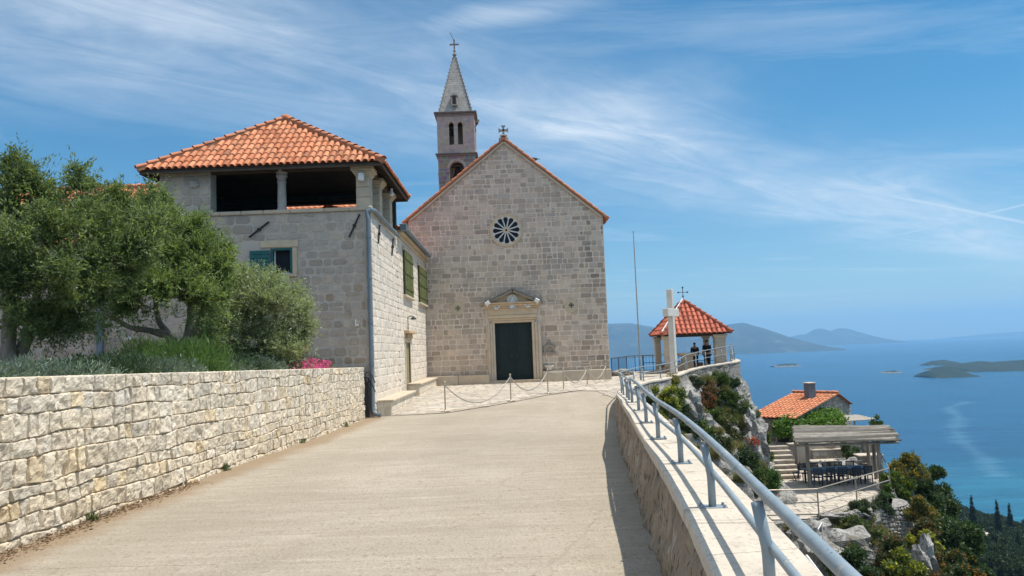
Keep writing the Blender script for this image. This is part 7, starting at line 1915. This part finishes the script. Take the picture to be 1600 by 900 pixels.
# vine over the cottage terrace
v0, v1, v2, v3 = P(1212, 667, 44.6), P(1310, 663, 44.9), P(1306, 645, 48.0), P(1226, 648, 47.6)
t = thing('vine_pergola', 'bright green vine covering a pergola in front of the cottage', 'vine', Vector((v0.x, v0.y, UZ)))
lo = []
for k in range(34):
    a, b = random.random(), random.random(); p = v0.lerp(v1, a).lerp(v3.lerp(v2, a), b); lo.append((p.x, p.y, p.z + random.uniform(-.05, .15), random.uniform(.35, .7), random.uniform(.35, .7), random.uniform(.14, .26)))
for k in range(9): p = v0.lerp(v1, random.random() * .5); lo.append((p.x, p.y, p.z - .3, .3, .3, .3))
crown_obj(t, twigs(lo, 2600, 9, .35, .13, .11, .2, .6, 1.1, (.17, .30, .05), (.06, .13, .03)), 'any', 'foliage')
mb = MB()
for a in (0, .5, 1):
    for p in (v0.lerp(v1, a), v3.lerp(v2, a)): mb.tube([Vector((p.x, p.y, UZ - .3)), p], .06, 7)
    mb.tube([v0.lerp(v1, a) - Z3 * .05, v3.lerp(v2, a) - Z3 * .05], .045, 6)
mb.tube([v0, v1], .05, 6); mb.tube([v3, v2], .05, 6); mb.build('frame', M['wood_grey'], t)
for (px, py, D_, r, lab) in ((1369, 661, 44, 10, 'vine sprays above the right end of the reed roof'), (1322, 700, 43.9, 13, 'dark leafy bush at the right end of the shaded wall'), (1330, 712, 43.2, 9, 'small shaded plant beside the masonry ledge')):
    shrub(px, py, r, lab, G1 if D_ > 43.95 else DG1, G2, n=260, D_=D_, nm='vine_spray' if py < 680 else 'shrub')
    # a stalk carries each of them
agv = P(1297, 700, 44.6); t = thing('spiky_plant', 'pale spiky agave on top of the shaded wall', 'plant', (agv.x, agv.y, agv.z - .2)); mb = MB()
for k in range(16):
    a = k / 16 * 6.28; mb.tube([(agv.x, agv.y, agv.z - .15), (agv.x + math.cos(a) * .3, agv.y + math.sin(a) * .3, agv.z + .15), (agv.x + math.cos(a) * .5, agv.y + math.sin(a) * .5, agv.z + .2)], [.03, .03, .004], 4)
mb.build('leaves', M['dry'], t)
# plants along and below the court edge
for (px, py, rp, lab, c1, c2, tp, tf, D_) in ((1352, 793, 16, 'grey-green lavender bush at the court railing', (.13, .16, .10), DG2, None, 0, 33.2), (1378, 790, 16, 'dark lavender bush right of the rounded stones', (.10, .14, .09), DG2, None, 0, 34), (1332, 797, 12, 'low lavender bush left of the rounded stones', (.13, .16, .10), DG2, None, 0, 32.8),
      (1395, 752, 15, 'light green shrub outside the right end of the court railing', G1, G2, YG, .12, 37.5), (1386, 772, 12, 'small green shrub between railing and pergola posts', G1, G2, None, 0, 36), (1336, 828, 22, 'bright shrub hanging over the rock below the court', (.15, .19, .06), DG2, None, 0, 29.2),
      (1350, 800, 8, 'tuft between the rounded stones', DG1, DG2, None, 0, 32.3)):
    shrub(px, py, rp, lab, c1, c2, tp, tf, n=520, ll=.13, lw=.035, D_=D_, grp='shrubs round the court')
for (px, py, rp, lab, c1, c2, tp, tf, D_) in ((1330, 890, 34, 'dark green bush at the bottom edge below the big rock', DG1, DG2, None, 0, 24.5), (1385, 880, 36, 'dense bush with reddish tips below the dry stone wall', (.10, .12, .05), DG2, (.25, .10, .05), .12, 25.5), (1420, 895, 26, 'yellow-green bush at the bottom edge', (.24, .27, .07), G2, YG, .3, 25), (1365, 912, 26, 'low dark bush at the bottom edge under the big bush', DG1, DG2, RD, .1, 23.5),
      (1436, 798, 20, 'yellow-brown broom on the slope right of the dry stone wall', (.27, .25, .07), G2, (.30, .17, .05), .3, 34), (1443, 836, 20, 'rusty bush right of the dry stone wall', (.16, .15, .07), DG2, (.24, .13, .06), .2, 33), (1450, 860, 22, 'yellow-flowering bush on the slope below the dry stone wall', (.20, .20, .06), DG2, YG, .3, 31), (1452, 815, 18, 'olive coloured bush on the slope above the bottom trees', (.15, .17, .06), DG2, YG, .1, 35),
      (1478, 888, 24, 'orange-leaved bush at the bottom right', (.12, .14, .06), DG2, (.34, .18, .05), .2, 29), (1500, 905, 26, 'dark bush at the bottom right under the orange one', DG1, DG2, (.4, .2, .05), .15, 28), (1455, 915, 24, 'reddish brush at the bottom edge beside the rock rib', (.13, .13, .06), DG2, RD, .15, 26), (1408, 762, 16, 'green shrub at the top of the slope beside the court', G1, G2, YG, .15, 38)):
    shrub(px, py, rp, lab, c1, c2, tp, tf, n=1300, ll=.12, lw=.045, D_=D_, grp='bushes on the slope below the court', sink=0)
# trees rising from the slope right of the court
def slope_tree(px, py, rp, D_, lab, c1, c2, tip=None, tipf=0, n=1800, hr=1.0, ll=.17):
    c = P(px, py, D_); r = rp * D_ / FPX; zb_ = min(hill_z(c.x, c.y), c.z - r * hr)
    t = thing('evergreen_tree', lab, 'tree', (c.x, c.y, zb_), 0, 'trees on the slope right of the court')
    lo = [(c.x + random.uniform(-.6, .6) * r, c.y + random.uniform(-.5, .5) * r, c.z + random.uniform(-.6, .55) * r * hr, r * random.uniform(.28, .5), r * random.uniform(.28, .5), r * random.uniform(.25, .42)) for _ in range(11)]
    crown_obj(t, twigs(lo, n, 11, r * .25, ll, ll * .42, .35, .5, .9, c1, c2, tip=tip, tipf=tipf), 'any')
    ch_ = [([(c.x, c.y, zb_ - .3), (c.x + .2, c.y, (zb_ + c.z) / 2 - .3), (c.x, c.y, c.z)], [.26, .2, .08])] + [([(c.x, c.y, c.z - r * hr * .6), (l_[0] * .6 + c.x * .4, l_[1] * .6 + c.y * .4, l_[2] - .2), (l_[0], l_[1], l_[2])], [.09, .06, .02]) for l_ in lo[:6]]
    limbs('trunk', t, ch_); return t
slope_tree(1418, 735, 30, 39, 'small tree with yellow-tipped crown beside the court railing', (.20, .23, .11), (.08, .10, .05), (.42, .30, .05), .30)
slope_tree(1432, 775, 34, 40, 'rounded green tree below the yellow-tipped one', DG1, DG2)
slope_tree(1462, 792, 36, 43, 'broad dark evergreen in the middle of the slope', (.085, .14, .055), (.03, .05, .022))
slope_tree(1452, 752, 20, 44, 'upright pointed evergreen top above the broad dark one', (.09, .15, .06), (.035, .06, .025), hr=1.4, n=900)
slope_tree(1498, 842, 38, 41, 'large green tree right of the broad dark evergreen', (.10, .17, .065), (.035, .06, .025))
slope_tree(1470, 850, 40, 36, 'shaded dark tree low on the slope', (.07, .12, .05), (.025, .045, .02))
slope_tree(1512, 896, 30, 39, 'large dark tree at the bottom right', (.08, .14, .055), (.03, .05, .022))
slope_tree(1488, 890, 30, 33, 'low bushy tree at the bottom between the rusty bushes', (.05, .085, .03), (.02, .04, .015), (.35, .18, .05), .12)
# ------------------------------------------------------------------ wooded slope down to the shore: copies of a few trees
def proto_tree(kind):
    t = thing('pine_tree' if kind < 2 else 'cypress_tree', 'x', 'tree')
    if kind < 2:
        H = 8.5; lo = [(random.uniform(-2.2, 2.2), random.uniform(-2.2, 2.2), H * random.uniform(.5, .9), random.uniform(1.0, 1.7), random.uniform(1.0, 1.7), random.uniform(.8, 1.3)) for _ in range(11)]
        d = twigs(lo, 900, 8, .8, .55, .26, .4, .6, .9, (.050, .080, .030), (.020, .034, .015))
    else:
        H = 13; lo = [(0, 0, z, .95 * math.sin(math.pi * min(1, (z + 1) / (H + 1)) ** .8) + .12, .95 * math.sin(math.pi * min(1, (z + 1) / (H + 1)) ** .8) + .12, 1.2) for z in np.linspace(1, H, 9)]
        d = twigs(lo, 800, 8, .6, .45, .2, .5, 1.6, .5, (.035, .055, .025), (.016, .028, .014))
    crown_obj(t, d, 'any'); mb = MB(); mb.tube([(0, 0, -1), (0, 0, H * .45), (.1, 0, H * .75)], [.28, .2, .08], 7); mb.build('trunk', M['bark'], t); return t
protos = [proto_tree(0), proto_tree(1), proto_tree(2)]; used = set()
def place_tree(k, loc, s, lab, grp):
    if k not in used: t = protos[k]; used.add(k)
    else: t = copy_tree(protos[k])
    t.location = loc; t.scale = (s, s, s * random.uniform(.9, 1.15)); t.rotation_euler = (0, 0, random.uniform(0, 6.28)); t['label'] = lab; t['group'] = grp; return t
pl = []; lim_ = []
tries = 0
while len(pl) < 295 and tries < 20000:
    tries += 1
    px, py = random.uniform(1480, 1640), random.uniform(788, 925)
    edge = 790 + (px - 1490) * .225
    if py < edge: continue
    d = ray(px, py).normalized(); h = bvhs[2].ray_cast(Vector((0, 0, 0)), d, 3000)
    if h[0] is None or h[0].z < SEA + 1: continue
    c = h[0]
    if c.y < 130: continue
    ln_ = 789 + (px - 1490) * .225 if px > 1490 else 800 + (1490 - px) * .4
    if (py - ln_) * c.y / FPX < 2.5 or any(abs(px - a_) < 13 and -6 < py - b_ < 26 for a_, b_ in ((1514, 848), (1539, 864), (1562, 890), (1501, 836))): continue
    if any((c.x - q.x) ** 2 + (c.y - q.y) ** 2 < (2.0 + c.y * .007) ** 2 for q in pl): continue
    hs_max = (py - ln_) * c.y / FPX / 8.8
    pl.append(c.copy()); lim_.append(hs_max)
for i, c in enumerate(pl):
    place_tree(random.choice((0, 1)), c, min(max(lim_[i], .45), random.uniform(.7, 1.1) * (1 + c.y / 1500)), 'dark green pine among the woods on the slope down to the sea', 'pines on the slope down to the sea')
for (px, py, tp, lab) in ((1524, 853, 803, 'tallest dark cypress, left of the others on the wooded slope'), (1564, 868, 818, 'slim cypress in the middle of the wooded slope'), (1583, 862, 815, 'slim cypress near the right frame edge'), (1552, 815, 798, 'small distant cypress near the shore'), (1596, 900, 850, 'cypress at the right frame edge, low down'), (1540, 880, 838, 'cypress low on the slope beside the pale house'), (1573, 812, 797, 'second small distant cypress near the shore')):
    h = bvhs[2].ray_cast(Vector((0, 0, 0)), ray(px, py).normalized(), 3000)
    if h[0] is None: continue
    c = h[0]; H = (py - tp) * c.y / FPX * 1.05; t = place_tree(2, c, H / 10.5, lab, 'cypresses on the wooded slope')
